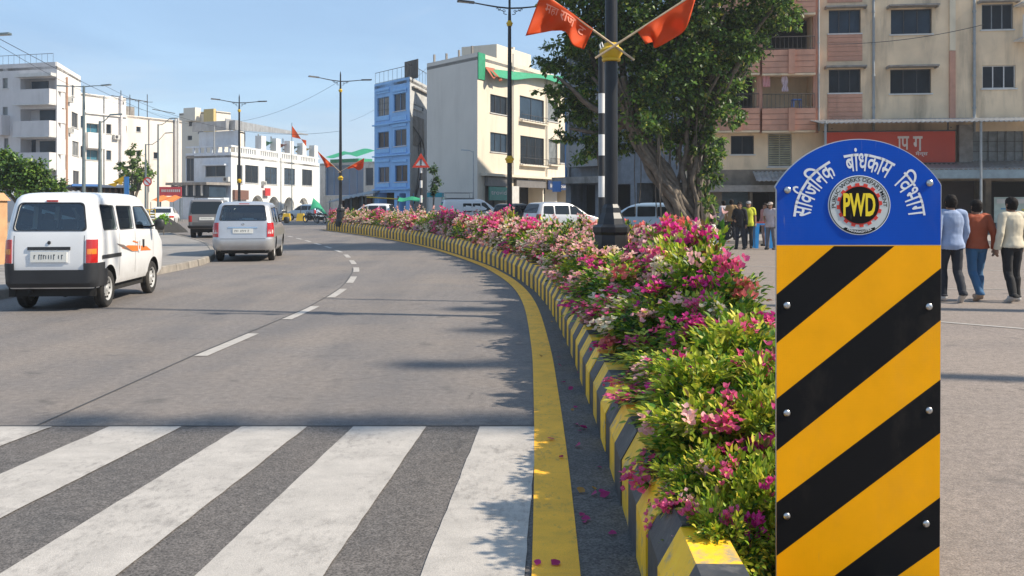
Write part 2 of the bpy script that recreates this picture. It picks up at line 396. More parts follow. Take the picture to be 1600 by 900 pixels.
# left pavement with concrete kerb stones
LP = Path([(-9.0, -8), (-8.9, 4), (-8.85, 12), (-8.55, 17), (-8.1, 21.2), (-8.35, 25.5), (-9.6, 30), (-12.3, 37), (-16.2, 45), (-21, 55), (-27, 66), (-34, 78)])
M_pave = mat('grey_pavers', (.24, .225, .21), .9, var=.2, scale=1.4, bump=.5, bscale=22, stain=.4, stain_col=(.14, .12, .10))
mb = MB(); LP.ribbon(mb, 0, LP.L, lambda t: -60, -.14, .155, 1.0); tag(mb.build('pavement', M_pave), kind='structure')
lk = root('pavement_kerb', kind='structure')
t = 8.0; i = 0
while t < LP.L-1:
    e = min(t+.88, LP.L); j = .012*random.uniform(-1, 1)
    mb = MB(); q = [LP.at(t, o, z) for o, z in ((-.16, 0), (0+j, 0), (-.02+j, .15), (-.05+j, .168), (-.16, .168))]; r = [LP.at(e, o, z) for o, z in ((-.16, 0), (0+j, 0), (-.02+j, .15), (-.05+j, .168), (-.16, .168))]
    mb.add(q+r, [(0, 1, 2, 3, 4), (9, 8, 7, 6, 5)]+[(k, (k+1) % 5, 5+(k+1) % 5, 5+k) for k in range(5)]); mb.build('kerb_stone', M_conc, lk); t += .9; i += 1
# right pavement in front of the shops
M_slab = mat('shop_pavement', (.30, .28, .255), .9, var=.2, scale=1.2, bump=.3, bscale=20, stain=.3)
mb = MB(); mb.prism([(6.2, 37.5), (44, 36.5), (44, 60), (4.5, 60), (4.5, 40)], lambda a, b, d: (a, b, d), -.01, .16); tag(mb.build('pavement', M_slab), kind='structure')

# ------------------------------------------------------------ striped median kerb: one block after another
M_ky = mat('kerb_yellow_paint', (.95, .54, .012), .6, var=.16, scale=7, bump=.3, bscale=30, stain=.4, stain_col=(.16, .12, .06), chips=.75, chip_col=(.30, .27, .2), orand=.10, sscale=3)
M_kb = mat('kerb_black_paint', (.042, .045, .05), .6, var=.3, scale=7, bump=.3, bscale=30, stain=.5, stain_col=(.13, .12, .11), chips=.6, chip_col=(.12, .115, .11), orand=.2, sscale=3)
mk = root('median_kerb', kind='structure')
def kprof(h, j=0): return [(0+j, -.01), (0+j, h*.62), (.085+j, h), (.24, h), (.24, -.01)]
def kblock(path, t0, t1, h, side, m, name='kerb_block', j=0):
    mb = MB(); rows = []
    g = .0012
    for t in (t0+g, (t0+t1)/2, t1-g):
        rows.append([path.at(t, side*o, z) for o, z in kprof(h, j)])
    v = sum(rows, []); f = [(0, 1, 2, 3, 4), (14, 13, 12, 11, 10)]
    for r in range(2): f += [(r*5+k, r*5+(k+1) % 5, r*5+5+(k+1) % 5, r*5+5+k) for k in range(5)]
    mb.add(v, f); return mb
BL = .36
nb = int(MED.L/BL)
for i in range(nb):
    t = i*BL+.35; 
    if t+BL > MED.L: break
    kblock(MED, t, t+BL, kerb_h(t)+random.uniform(-.006, .006), 1, 0, j=random.uniform(-.006, .006)).build('kerb_block', M_ky if i % 2 else M_kb, mk)
# right side of the median and the rounded nose
rp = [MED.at(t, med_w(t)) for t in np.linspace(.6, MED.L-.05, 60)]
RK = Path([(p.x, p.y) for p in rp])
rest = MB()
for i in range(int(RK.L/BL)):
    t = i*BL+.02
    b = kblock(RK, t, t+BL, float(np.interp(t, [0, .7, 1.5], [.28, .30, .40])) if t < 1.5 else kerb_h(t)+random.uniform(-.006, .006), -1, 0)
    if i < 80: b.build('kerb_block', M_ky if i % 2 else M_kb, mk)
    else: rest.add(b.v, b.f, i % 2)
ro = rest.build('kerb_blocks_beyond', [M_kb, M_ky], mk); ro['kind'] = 'stuff'
a0 = MED.at(.35, 0); b0 = RK.at(.02, 0); cx, cy, rx = (a0.x+b0.x)/2, (a0.y+b0.y)/2, (b0.x-a0.x)/2
NK = Path([(cx+rx*math.cos(t), cy+.42*math.sin(t)) for t in np.linspace(0, -math.pi, 30)], smooth=False)
k = 4; sg = NK.L/k
for i in range(k):
    kblock(NK, i*sg, (i+1)*sg, .29, 1, 0).build('kerb_block', M_ky if i % 2 == 0 else M_kb, mk)
a1 = MED.at(MED.L-.1, 0); b1 = RK.at(RK.L, 0); cx, cy, rx = (a1.x+b1.x)/2, (a1.y+b1.y)/2, (b1-a1).length/2
dirx = (b1-a1).normalized(); diry = Vector((-dirx.y, dirx.x, 0))
EK = Path([tuple((Vector((cx, cy, 0))+dirx*rx*math.cos(t)+diry*.7*math.sin(t)).xy) for t in np.linspace(math.pi, 0, 30)], smooth=False)
k = 5; sg = EK.L/k
for i in range(k):
    kblock(EK, i*sg, (i+1)*sg, .56, 1, 0).build('kerb_block', M_ky if i % 2 else M_kb, mk)
mb = MB(); MED.ribbon(mb, .1, MED.L, .2, lambda t: med_w(t)-.2, lambda t: float(np.interp(t, [0, 1.0, 1.9], [.06, .10, .33])), .25); tag(mb.build('planting_soil', M_soil), kind='structure')

# ------------------------------------------------------------ the road-works department sign at the median nose
SY = 3.3; SK = SY/F
sg = root('department_sign', 'round-topped blue sign board with yellow and black diagonal stripes at the median nose', 'sign', ((1341-800)*SK, SY, 0))
def sp(px, py, d=0): return ((px-1341)*SK, -d, CAMH-(py-HZ)*SK)
def sheet(poly, d, m, name, parent, th=.0012):
    mb = MB(); mb.prism(poly, lambda a, b, dd: sp(a, b, dd), d, d+th); return mb.build(name, m, parent)
def mat_sheet(name, col, rough=.35):
    m, t, b, l = new_mat(name); vec = nd(t, 'ShaderNodeTexCoord').outputs['Object']
    n1 = noise(t, vec, 6, 5); c = mix(t, 1.0, col, gray(t, mrange(t, n1, .3, .7, .93, 1.06)), 'MULTIPLY')
    wv = nd(t, 'ShaderNodeTexWave', bands_direction='Z'); wv.inputs['Scale'].default_value = 55; wv.inputs['Distortion'].default_value = .6; l(vec, wv.inputs['Vector'])
    wx = nd(t, 'ShaderNodeTexWave', bands_direction='X'); wx.inputs['Scale'].default_value = 30; wx.inputs['Distortion'].default_value = .4; l(vec, wx.inputs['Vector'])
    c = mix(t, mrange(t, wv.outputs[1], .93, 1, 0, .12), c, tuple(min(1, x*1.5+.02) for x in col))
    c = mix(t, mrange(t, wx.outputs[1], .96, 1, 0, .10), c, tuple(x*.7 for x in col))
    dirt = noise(t, vec, 2.2, 8, .7, (1, 1, .5)); c = mix(t, mrange(t, dirt, .52, .8, 0, .16), c, (.25, .2, .15))
    scr = noise(t, vec, 40, 3, .5, (1, 1, .12)); c = mix(t, mrange(t, scr, .74, .78, 0, .25), c, (.3, .28, .25))
    l(c, b.inputs['Base Color']); b.inputs['Roughness'].default_value = rough; b.inputs['Specular IOR Level'].default_value = .15
    bn = nd(t, 'ShaderNodeBump'); bn.inputs['Strength'].default_value = .08; bn.inputs['Distance'].default_value = .002
    l(wv.outputs[1], bn.inputs['Height']); l(bn.outputs[0], b.inputs['Normal'])
    return m
S_blue = mat_sheet('blue_sheeting', (.004, .068, .43)); S_yel = mat_sheet('amber_sheeting', (.96, .41, .002)); S_blk = mat_sheet('black_sheeting', (.005, .0055, .007), .5)
S_wht = mat('white_sheeting', (.72, .74, .76), .4, var=.06, scale=12); S_red = mat('red_sheeting', (.62, .035, .02), .4, var=.08); S_yl2 = mat('lemon_sheeting', (.82, .62, .015), .4, var=.05)
S_gry = mat('light_grey_sheeting', (.52, .55, .55), .4, var=.06, scale=12); M_steel = mat('steel', (.55, .55, .55), .28, 1, var=.15, scale=30); M_alu = mat('aluminium_edge', (.5, .5, .5), .45, .7, var=.15)
xl, xr_, ytop = 1212.6, 1471.0, 217.0
arc = []
cxx, cyy, rr = 1341.8, 217+152.5, 152.5
for a in np.linspace(R(180-30.5), R(32.5), 40): arc.append((cxx+rr*math.cos(a), cyy-rr*math.sin(a)))
outl = [(xl, 1010)]+[(xl+.3, 297)]+arc+[(xr_, 290), (xr_-3, 1010)]
mb = MB(); mb.prism(outl, lambda a, b, d: sp(a, b, d), -.010, 0); board = mb.build('board', M_alu, sg)
for bx_ in (1262, 1420): mb = MB(); mb.prism([(bx_-9, 300), (bx_+9, 300), (bx_+9, 1010), (bx_-9, 1010)], lambda a, b, d: sp(a, b, d), -.055, -.0105); mb.build('support_post', M_alu, sg)
edge = 1.2
blue = [(xl+edge, 382.5), (xl+edge, 297.5)]+[(cxx+(rr-edge)*math.cos(a), cyy-(rr-edge)*math.sin(a)) for a in np.linspace(R(180-30.7), R(32.7), 40)]+[(xr_-edge, 291), (xr_-edge-.4, 382.5)]
bl = sheet(blue, .0005, S_blue, 'blue_panel', sg)
yl_ = sheet([(xl+edge*.5, 1009), (xl+edge*.5, 383.5), (xr_-edge*.6-.4, 383.5), (xr_-edge*.6-3, 1009)], .0005, S_yel, 'yellow_panel', sg)
xe = lambda y: xr_-edge*.6-.4-2.6*(y-383.5)/620
for poly in [[(xl+.6, 460), (xl+.6, 536), (1397, 384.5), (1303, 384.5)], [(xl+.6, 623), (xl+.6, 704), (xe(500), 500), (xe(419), 419)], [(xl+.6, 785), (xl+.6, 868), (xe(676), 676), (xe(593), 593)], [(1212.6, 967), (1213, 1005), (1252, 1005), (xe(853), 853), (xe(777), 777)]]:
    sheet(poly, .0018, S_blk, 'black_stripe', yl_)
def arctext(body, cx, cy, r, a0, a1, h, m, parent, d, bold=.0, outside=True, name='lettering', extra=None):
    """lettering bent round a circle (pixel units); r is the radius of the letters' foot line"""
    v, f = text_mb(body, 1, bold); 
    if extra: v, f = extra(v, f)
    xs = [p[0] for p in v]; x0, x1 = min(xs), max(xs); mb = MB(); vv = []
    for p in v:
        k = (p[0]-x0)/(x1-x0); a = R(a0+(a1-a0)*k)
        rr2 = r+p[1]*h if outside else r-p[1]*h
        vv.append(sp(cx+rr2*math.cos(a), cy-rr2*math.sin(a), d))
    mb.add(vv, f); return mb.build(name, m, parent)
def reph(xc, y0=.66):
    """the hook over the letter va, drawn as a bent stroke"""
    def ex(v, f):
        pts = [(xc-.03, y0-.02), (xc-.01, y0+.10), (xc+.05, y0+.19), (xc+.14, y0+.22), (xc+.23, y0+.16), (xc+.25, y0+.08)]
        o = len(v); hw = .045; v = list(v); f = list(f)
        for i, p in enumerate(pts):
            a = pts[max(0, i-1)]; b = pts[min(len(pts)-1, i+1)]; dx, dy = b[0]-a[0], b[1]-a[1]; l = math.hypot(dx, dy)
            v += [(p[0]-dy/l*hw, p[1]+dx/l*hw, 0), (p[0]+dy/l*hw, p[1]-dx/l*hw, 0)]
        f += [(o+2*i, o+2*i+1, o+2*i+3, o+2*i+2) for i in range(len(pts)-1)]
        return v, f
    return ex
CXT, CYT = 1342.5, 343.5
# each word in visual glyph order
arctext('\u0938\u093e\u0935\u091c\u093f\u0928\u0915', CXT, CYT, 77, 177, 117, 42, S_wht, bl, .0025, .014, extra=reph(1.33))
arctext('\u092c\u093e\u0902\u0927\u0915\u093e\u092e', CXT, CYT, 77, 104, 57, 42, S_wht, bl, .0025, .014)
arctext('\u093f\u0935\u092d\u093e\u0917', CXT, CYT, 77, 46.5, 4, 42, S_wht, bl, .0025, .008)
ex_, ey_ = 1342.0, 320.5
def disc(r, d, m, name, parent, sy=.955, n=48, r2=None):
    mb = MB()
    if r2 is None: mb.prism([(ex_+r*math.cos(t), ey_-sy*r*math.sin(t)) for t in np.linspace(0, 2*math.pi, n, endpoint=False)], lambda a, b, dd: sp(a, b, dd), d, d+.001)
    else:
        v = []; 
        for t in np.linspace(0, 2*math.pi, n, endpoint=False): v += [sp(ex_+r*math.cos(t), ey_-sy*r*math.sin(t), d), sp(ex_+r2*math.cos(t), ey_-sy*r2*math.sin(t), d)]
        mb.add(v, [(2*i, 2*i+1, (2*i+3) % (2*n), (2*i+2) % (2*n)) for i in range(n)])
    return mb.build(name, m, parent)
em = disc(48.8, .002, S_wht, 'emblem', bl)
em = bl
disc(46.6, .0036, S_gry, 'emblem_ring', em); disc(47.2, .0052, S_blk, 'emblem_outline', em, r2=46.0)
gear = []
for i in range(16):
    for da, r in ((-.5, 31.5), (-.28, 31.5), (-.22, 35.5), (.22, 35.5), (.28, 31.5)):
        a = 2*math.pi*(i+da)/16+.1; gear.append((ex_+r*math.cos(a), ey_-.97*r*math.sin(a)))
mb = MB(); mb.prism(gear, lambda a, b, dd: sp(a, b, dd), .0048, .0058); mb.build('gear_ring', S_red, em)
disc(30.3, .0062, S_blk, 'emblem_disc', em)
v, f = text_mb('PWD', 1, .03, 'CENTER'); ys = [p[1] for p in v]; xs = [p[0] for p in v]
mb = MB(); mb.add([sp(ex_-.5+(p[0]-(min(xs)+max(xs))/2)*50/(max(xs)-min(xs)), ey_+17.5-(p[1]-min(ys))/(max(ys)-min(ys))*36, .0078) for p in v], f); mb.build('lettering', S_yl2, em)
arctext('PUBLIC WORKS DEPARTMENT', ex_, ey_, 37.2, 186, -4, 8.6, S_blk, em, .0056, .012)
rb = [(ex_-22, ey_+34.5)]+[(ex_+46.4*math.cos(a), ey_-.955*46.4*math.sin(a)) for a in np.linspace(R(-124), R(-58), 14)]+[(ex_+24, ey_+34.2), (ex_+14, ey_+37.5), (ex_, ey_+38.6), (ex_-13, ey_+37.6)]
mb = MB(); mb.prism(rb, lambda a, b, dd: sp(a, b, dd), .0046, .0060); mb.build('ribbon', S_blk, em)
arctext('MAHARASHTRA', ex_, ey_, 43.2, -117, -63, 5.2, S_wht, em, .0068, .012, outside=False)
for (bx_, by_) in [(1230, 297), (1452, 286), (1229, 477), (1451, 479), (1229, 645), (1451, 641), (1229, 806), (1446.5, 818)]:
    mb = MB(); c = sp(bx_, by_); rr3 = 5.6*SK
    mb.lathe([(rr3, -.002), (rr3, -.0045), (rr3*.86, -.0072), (rr3*.5, -.009), (rr3*.30, -.0093), (rr3*.26, -.0075), (0.0001, -.0072)], 18, c, 'y'); mb.build('bolt', M_steel, sg, smooth=40)
# ------------------------------------------------------------ flowering shrubs of the median
M_leaf = mat_leaf('shrub_leaf', .38, .42); M_bract = mat_leaf('bract', .42, .55); M_stem = mat('shrub_stem', (.10, .07, .045), .8)
GREEN = {'dark': (.030, .085, .016), 'mid': (.075, .19, .022), 'lime': (.27, .40, .030), 'gold': (.58, .55, .06), 'red': (.22, .08, .04), 'dry': (.20, .12, .05)}
PET = {'magenta': (.72, .045, .30), 'pink': (.80, .13, .30), 'salmon': (.80, .22, .20), 'pale': (.84, .48, .46), 'cream': (.84, .72, .55), 'mauve': (.55, .28, .42)}
def pick(pal, names, probs, n):
    k = rng.choice(len(names), size=n, p=np.array(probs)/sum(probs)); c = np.array([pal[x] for x in names])[k]
    return c*rng.uniform(.72, 1.28, (n, 1))*rng.uniform(.93, 1.07, (n, 3))
def bush(kind, lod, nspray=46):
    """returns (foliage, blossom, stem) meshes of a shrub about 1 m wide and .9 m high"""
    fl = {'lime': (.17, ['pink', 'magenta', 'pale'], [4, 2, 3]), 'magenta': (.50, ['magenta', 'pink', 'pale', 'cream'], [6, 5, 3.5, 1.2]), 'pink': (.46, ['pink', 'salmon', 'pale', 'magenta', 'cream'], [4, 2.5, 5, 2, 1.5]), 'pale': (.50, ['pale', 'cream', 'salmon', 'mauve'], [5, 3, 2.5, 1.5])}[kind]
    lf = {'lime': (['mid', 'lime', 'gold', 'dark', 'dry'], [2.6, 5, 4, .4, .25]), 'magenta': (['mid', 'lime', 'gold', 'dark', 'dry'], [4, 5.2, 1.8, .7, .3]), 'pink': (['mid', 'lime', 'gold', 'dark', 'red'], [4, 4, 1.3, 1.2, .35]), 'pale': (['mid', 'lime', 'dark', 'red', 'gold'], [4, 2.2, 2.2, .5, .6])}[kind]
    LC, LD, LN, LL, CC = [], [], [], [], []; FV, FC = [], []; st = MB()
    per = {0: 88, 1: 46, 2: 20}[lod]; ll = {0: .066, 1: .08, 2: .12}[lod]
    for i in range(nspray):
        a = rng.uniform(0, 2*math.pi); el = math.asin(rng.uniform(.02, 1)); q = rng.uniform(.72, 1.12)
        tip = np.array([math.cos(a)*math.cos(el)*.52*q, math.sin(a)*math.cos(el)*.52*q, .12+math.sin(el)*.74*q])
        base = np.array([rng.normal(0, .07), rng.normal(0, .07), 0]); ctrl = base*.4+tip*.45+np.array([0, 0, .28+.12*rng.random()])
        tt = np.sort(rng.beta(2.2, 1.1, per)); tt = np.clip(tt, .12, 1)[:, None]
        c = (1-tt)**2*base+2*tt*(1-tt)*ctrl+tt**2*tip
        dirn = unit(2*(1-tt)*(ctrl-base)+2*tt*(tip-ctrl))
        out = unit(c-np.array([0, 0, .18])); rr = rdir(per)
        d = unit(out*.55+rr*.75+dirn*.35+np.array([0, 0, -.12])); n = unit(np.array([0, 0, 1.])+out*.5+rdir(per)*.55)
        c = c+rr*(.035+.05*(tt > .4))*rng.random((per, 1))*1.5
        LC.append(c); LD.append(d); LN.append(n); LL.append(ll*rng.uniform(.6, 1.25, per))
        col = pick(GREEN, lf[0], lf[1], per)
        if rng.random() < .35: col = col*.4+.6*pick(GREEN, ['lime', 'gold'], [3, 2.6 if kind == 'lime' else .9], per)
        CC.append(col)
        if lod < 2: st.tube([tuple(base), tuple(.25*base+.5*ctrl+.25*tip), tuple(tip)], [.007, .005, .002], 4, cap=False)
        if rng.random() < fl[0]:
            pc = np.array(PET[fl[1][rng.choice(len(fl[1]), p=np.array(fl[2])/sum(fl[2]))]])
            nf = {0: rng.integers(9, 44), 1: rng.integers(8, 30), 2: rng.integers(5, 14)}[lod]; sz = {0: .045, 1: .054, 2: .085}[lod]
            cc = tip+rng.normal(0, {0: .045, 1: .055, 2: .075}[lod], (nf, 3))*np.array([1.1, 1.1, .8])+np.array([0, 0, .02])
            ax = unit(unit(cc-tip+1e-6)*.6+np.array([0, 0, .6])+unit(tip)*.4+rdir(nf)*.4)
            t1 = unit(np.cross(ax, rdir(nf))); t2 = np.cross(ax, t1); fcol = pc*rng.uniform(.8, 1.2, (nf, 1))*rng.uniform(.92, 1.08, (nf, 3))
            for k in range(3):
                an = 2*math.pi*k/3; s_ = t1*math.cos(an)+t2*math.sin(an)
                dd = unit(s_*.8+ax*.62); FV.append(leaf_verts(cc, dd, unit(ax*.8-s_*.6), sz*rng.uniform(.85, 1.2, nf), sz*rng.uniform(.75, 1.0, nf), .12, -.12)); FC.append(fcol)
            if lod == 0:      # tiny cream flower in the middle
                FV.append(leaf_verts(cc, ax, t1, np.full(nf, .02), np.full(nf, .007), 0, 0)); FC.append(np.tile([.8, .75, .5], (nf, 1)))
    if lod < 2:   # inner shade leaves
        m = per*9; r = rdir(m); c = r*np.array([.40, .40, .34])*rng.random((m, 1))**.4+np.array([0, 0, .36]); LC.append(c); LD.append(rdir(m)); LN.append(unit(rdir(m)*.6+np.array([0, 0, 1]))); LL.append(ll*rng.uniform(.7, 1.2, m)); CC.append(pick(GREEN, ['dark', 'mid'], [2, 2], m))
    LC, LD, LN, LL, CC = map(np.concatenate, (LC, LD, LN, LL, CC))
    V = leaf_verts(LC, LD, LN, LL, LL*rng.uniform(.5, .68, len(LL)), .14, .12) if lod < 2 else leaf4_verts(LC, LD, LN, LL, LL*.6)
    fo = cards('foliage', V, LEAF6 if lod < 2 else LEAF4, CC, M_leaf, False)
    bl_ = cards('blossom', np.concatenate(FV), LEAF6, np.concatenate(FC), M_bract, False) if FV else None
    return fo, bl_, (st.mesh('stem', M_stem) if lod < 2 else None)
BUSH = {}
for kd in ('lime', 'magenta', 'pink', 'pale'):
    for lod, cnt in ((0, 3), (1, 2), (2, 2)):
        if lod == 2 and kd in ('lime', 'magenta'): continue
        BUSH[kd, lod] = [bush(kd, lod) for _ in range(cnt)]
def bush_label(kd, Y, side):
    look = {'lime': 'lime green shrub, few pink blossoms', 'magenta': 'shrub thick with magenta blossoms', 'pink': 'shrub with pink and salmon blossoms', 'pale': 'shrub with pale pink blossoms'}[kd]
    zone = [(4.7, 'right beside the sign board'), (6.6, 'just behind the sign board'), (9.2, 'between sign and nearest lamp post'), (14.5, 'around the nearest lamp post'), (22, 'just past the nearest lamp post'), (32, 'before the middle lamp post'), (42, 'just past the middle lamp post'), (51, 'before the far end of the bed'), (99, 'at the far end of the bed')]
    return look+' '+next(z for lim, z in zone if Y < lim)+(', kerb side' if side == 0 else ', far side')
def put_bush(x, y, z, kd, lod, sc, zs, side=0):
    fo, bl_, st = random.choice(BUSH[kd, lod])
    lab = bush_label(kd, y, side); r = root('flowering_shrub', lab, 'shrub', (x, y, z), random.uniform(0, 6.28), 'flowering shrubs of the median: '+lab.split(' blossoms ')[1])
    r.scale = (sc, sc, zs)
    for nm, me in (('foliage', fo), ('blossom', bl_), ('stem', st)):
        if me: o = link(nm, me, r); o['kind'] = 'stuff'
t = 2.2
while t < MED.L-.2:
    Yt = MED.at(t).y; wd = med_w(t); lod = 0 if Yt < 9.5 else (1 if Yt < 22 else 2)
    top = float(np.interp(Yt, [3.3, 4.2, 5, 6.2, 7.5, 9, 14, 25, 60], [.30, .36, .50, .62, .78, .86, .92, .92, .92]))
    rows = [.50, wd-.40] if wd < 1.3 else ([.56, wd-.46] if Yt < 14 else [.56, wd-.45])
    for ri, o in enumerate(rows):
        p = MED.at(t+random.uniform(-.12, .12), o+random.uniform(-.05, .05))
        if p.y < 4.05 and p.x > .86: continue
        if (p-Vector((1.39, 13, 0))).length < .28: continue
        if Yt < 5.6: kd = 'lime'
        elif Yt < 6.8: kd = random.choice(['lime', 'magenta', 'lime'])
        elif Yt < 9.8: kd = random.choice(['magenta', 'magenta', 'magenta', 'pink', 'lime'])
        elif Yt < 16: kd = random.choice(['pink', 'pink', 'magenta', 'pale', 'lime'])
        elif Yt < 24: kd = random.choice(['pink', 'pale', 'pale'])
        else: kd = random.choice(['pale', 'pale', 'pink'])
        hgt = top*(.95+.20*math.sin(t*2.6+.4)+.08*math.sin(t*5.3))*random.uniform(.9, 1.1)*(float(np.interp(Yt, [5, 7, 11, 15], [1.0, 1.3, 1.2, 1.0])) if ri else float(np.interp(Yt, [4, 9, 12, 18], [.60, .62, .72, .84]))); hgt = min(hgt, (1.6-float(np.interp(Yt, [5, 8, 15, 30, 60], [55, 34, 20, 7, 3]))*Yt/1450-.33)*.92)
        s_ = float(np.interp(Yt, [3.5, 5, 8], [.62, .78, .95]))*random.uniform(.92, 1.1)
        put_bush(p.x, p.y, .33, kd, lod, s_, hgt/.86, ri)
    t += .56 if Yt < 14 else (.8 if Yt < 26 else 1.0)
for (x, y, z, s_, h_, sd) in [(.98, 3.82, .14, .62, .62, 0), (1.28, 3.80, .14, .6, .7, 1), (.93, 4.2, .24, .66, .62, 0), (1.32, 4.3, .2, .74, .85, 1), (.96, 4.62, .28, .7, .68, 0), (.80, 3.62, .12, .36, .42, 0), (.93, 3.56, .08, .42, .60, 0), (.79, 3.44, .14, .34, .46, 0), (.82, 3.8, .2, .42, .46, 0), (1.12, 3.62, .08, .45, .6, 1), (.84, 3.95, .16, .46, .5, 0), (1.1, 4.05, .2, .6, .7, 0)]: put_bush(x, y, z, 'lime', 0, s_, h_, sd)
# fallen bracts in the gutter
pm = []
for k in range(4):
    nf = 1; V = []; C = []
    c = np.c_[np.zeros(nf), np.zeros(nf), np.full(nf, .004)]
    d = unit(np.c_[rng.normal(size=(nf, 2)), rng.uniform(-.1, .4, nf)]); n_ = unit(np.c_[rng.normal(0, .3, (nf, 2)), np.ones(nf)])
    V = leaf_verts(c, d, n_, rng.uniform(.05, .07, nf), rng.uniform(.04, .05, nf), .2, -.15)
    pm.append(cards('petal', V, LEAF6, pick(PET, ['magenta', 'pink'], [3, 1], nf)*.75 if k < 3 else np.tile([.45, .25, .06], (nf, 1)), M_bract, False))
for (x, y) in [(905, 668), (912, 671), (866, 690), (880, 718), (940, 735), (905, 775), (925, 776), (942, 778), (908, 815), (838, 889), (862, 889), (950, 838), (896, 640), (884, 600), (902, 585), (874, 560), (886, 530), (862, 505), (868, 488), (852, 470), (846, 560), (900, 700), (930, 770), (899, 666), (918, 673), (909, 677), (906, 811), (913, 819), (937, 781), (888, 612), (878, 575), (893, 645)]:
    g = G(x, y); o = link('fallen_petal', random.choice(pm)); o.location = (g.x, g.y, .014); o.rotation_euler.z = random.uniform(0, 6.28); sc_ = random.uniform(.6, 1.1); o.scale = (sc_,)*3
    tag(o, 'single fallen bougainvillea petal lying in the gutter or on the yellow line', 'petal', 'fallen petals along the gutter')

# ------------------------------------------------------------ trees
M_tleaf = mat_leaf('tree_leaf', .35, .42)
M_bark = mat('fig_bark', (.135, .112, .09), .9, var=.5, scale=6, bump=1.0, bscale=14, stain=.6, stain_col=(.06, .05, .04)); M_lime = mat('limewash', (.62, .60, .56), .85, var=.2, scale=4, bump=.5, bscale=20, chips=.5, chip_col=(.2, .17, .14))
def wob(pts, amp, n=10, seed=0):
    pts = catmull(np.array(pts, float), n); r = np.random.default_rng(seed); return [tuple(p+amp*np.array([math.sin(i*.7+seed), math.cos(i*.55+2*seed), .2*math.sin(i+seed)])) for i, p in enumerate(pts)]
def crown(clumps, nl, ln, cols, probs, pal, parent, name='crown', shell=.55, droop=.25):
    C_, D_, N_, L_, K_ = [], [], [], [], []
    vol = np.array([c[3]*c[4] for c in clumps]); cnt = np.maximum(20, nl*vol/vol.sum()).astype(int)
    for (x, y, z, rx, rz), n in zip(clumps, cnt):
        # clump = several twigs bundles
        nb_ = max(4, n//34); bc = rdir(nb_)*(rng.random((nb_, 1))**shell)*np.array([rx, rx*.9, rz])
        k = rng.integers(0, nb_, n); off = rng.normal(0, .14*max(.6, min(rx, 1.4)), (n, 3))*np.array([1, 1, .75]); c = bc[k]+off
        o = unit(c); d = unit(o*.4+rdir(n)*.7+np.array([0, 0, -droop])); nn_ = unit(np.array([.15, 0, 1.])+rdir(n)*.55+o*.35)
        tone = rng.uniform(.62, 1.35, nb_)[k][:, None]
        C_.append(c+np.array([x, y, z])); D_.append(d); N_.append(nn_); L_.append(ln*rng.uniform(.65, 1.25, n)); K_.append(pick(pal, cols, probs, n)*tone)
    C_, D_, N_, L_, K_ = map(np.concatenate, (C_, D_, N_, L_, K_))
    o = cards(name, leaf4_verts(C_, D_, N_, L_, L_*.62, .12), LEAF4, K_, M_tleaf, parent); o['kind'] = 'stuff'; return o
TP = {'dark': (.034, .076, .019), 'mid': (.075, .152, .028), 'lite': (.165, .26, .040), 'yel': (.32, .32, .06)}
TY = 34.0
tr = root('banyan_tree', 'large old fig tree with twisted leaning trunk and dense dark crown across the road', 'tree', (*G(1078, 320+CAMH*F/TY).xy, 0))
T0 = Vector(tr.location)
def tp(px, py, dy=0): return np.array(P(px, py, TY+dy)-T0)
trunk = MB()
for k, (off, w0) in enumerate([((0, 0), .20), ((14, .3), .15), ((-12, .2), .16), ((6, -.35), .15), ((-5, -.42), .12), ((24, -.1), .13), ((10, .4), .14), ((18, -.3), .10), ((-16, -.15), .11), ((2, -.5), .09), ((30, .1), .10), ((-9, -.38), .08)]):
    a = [tp(1082+off[0]*1.2, 392, off[1]*1.2), tp(1074+off[0], 350, off[1]), tp(1050+off[0]*.8, 305, off[1]), tp(1022+off[0]*.7, 262, off[1]*.9), tp(998+off[0]*.6, 218, off[1]*.8), tp(980+off[0]*.9, 175, off[1]*1.2), tp(962+off[0]*2.2, 120, off[1]*3)]
    pts = wob(a, .05, 8, k); trunk.tube(pts, [w0*(1.25-.75*i/len(pts)) for i in range(len(pts))], 8)
for k, (off, w0) in enumerate([((0, .1), .17), ((14, -.25), .13), ((-12, -.15), .12), ((24, .2), .11), ((7, -.4), .09), ((-20, .1), .09), ((20, -.35), .07), ((30, -.05), .07)]):
    a = [tp(1088+off[0], 392, off[1]), tp(1084+off[0], 340, off[1]), tp(1078+off[0]*.9, 290, off[1]), tp(1080+off[0]*.8, 240, off[1]), tp(1090+off[0], 180, off[1]*1.5), tp(1110+off[0]*2, 110, off[1]*4)]
    pts = wob(a, .06, 8, k+20); trunk.tube(pts, [w0*(1.2-.7*i/len(pts)) for i in range(len(pts))], 7)
trunk.build('trunk', M_bark, tr, smooth=60)
lw = MB(); lw.lathe([(.95, -.02), (.92, .25), (.80, .7), (.74, .95), (.70, .97)], 18, tuple(tp(1086, 392)), 'z'); lw.build('limewashed_base', M_lime, tr, smooth=60)
rt = MB()
for k in range(16):
    x = random.uniform(925, 1100); y0 = random.uniform(100, 200); y1 = random.uniform(240, 340) if x < 1010 else random.uniform(260, 360); dy = random.uniform(-1, 1)
    rt.tube(wob([tp(x, y0, dy), tp(x+random.uniform(-5, 5), (y0+y1)/2, dy), tp(x+random.uniform(-8, 8), y1, dy)], .03, 6, k+50), random.uniform(.012, .03), 5)
rt.build('aerial_roots', M_bark, tr)['kind'] = 'stuff'
br = MB()
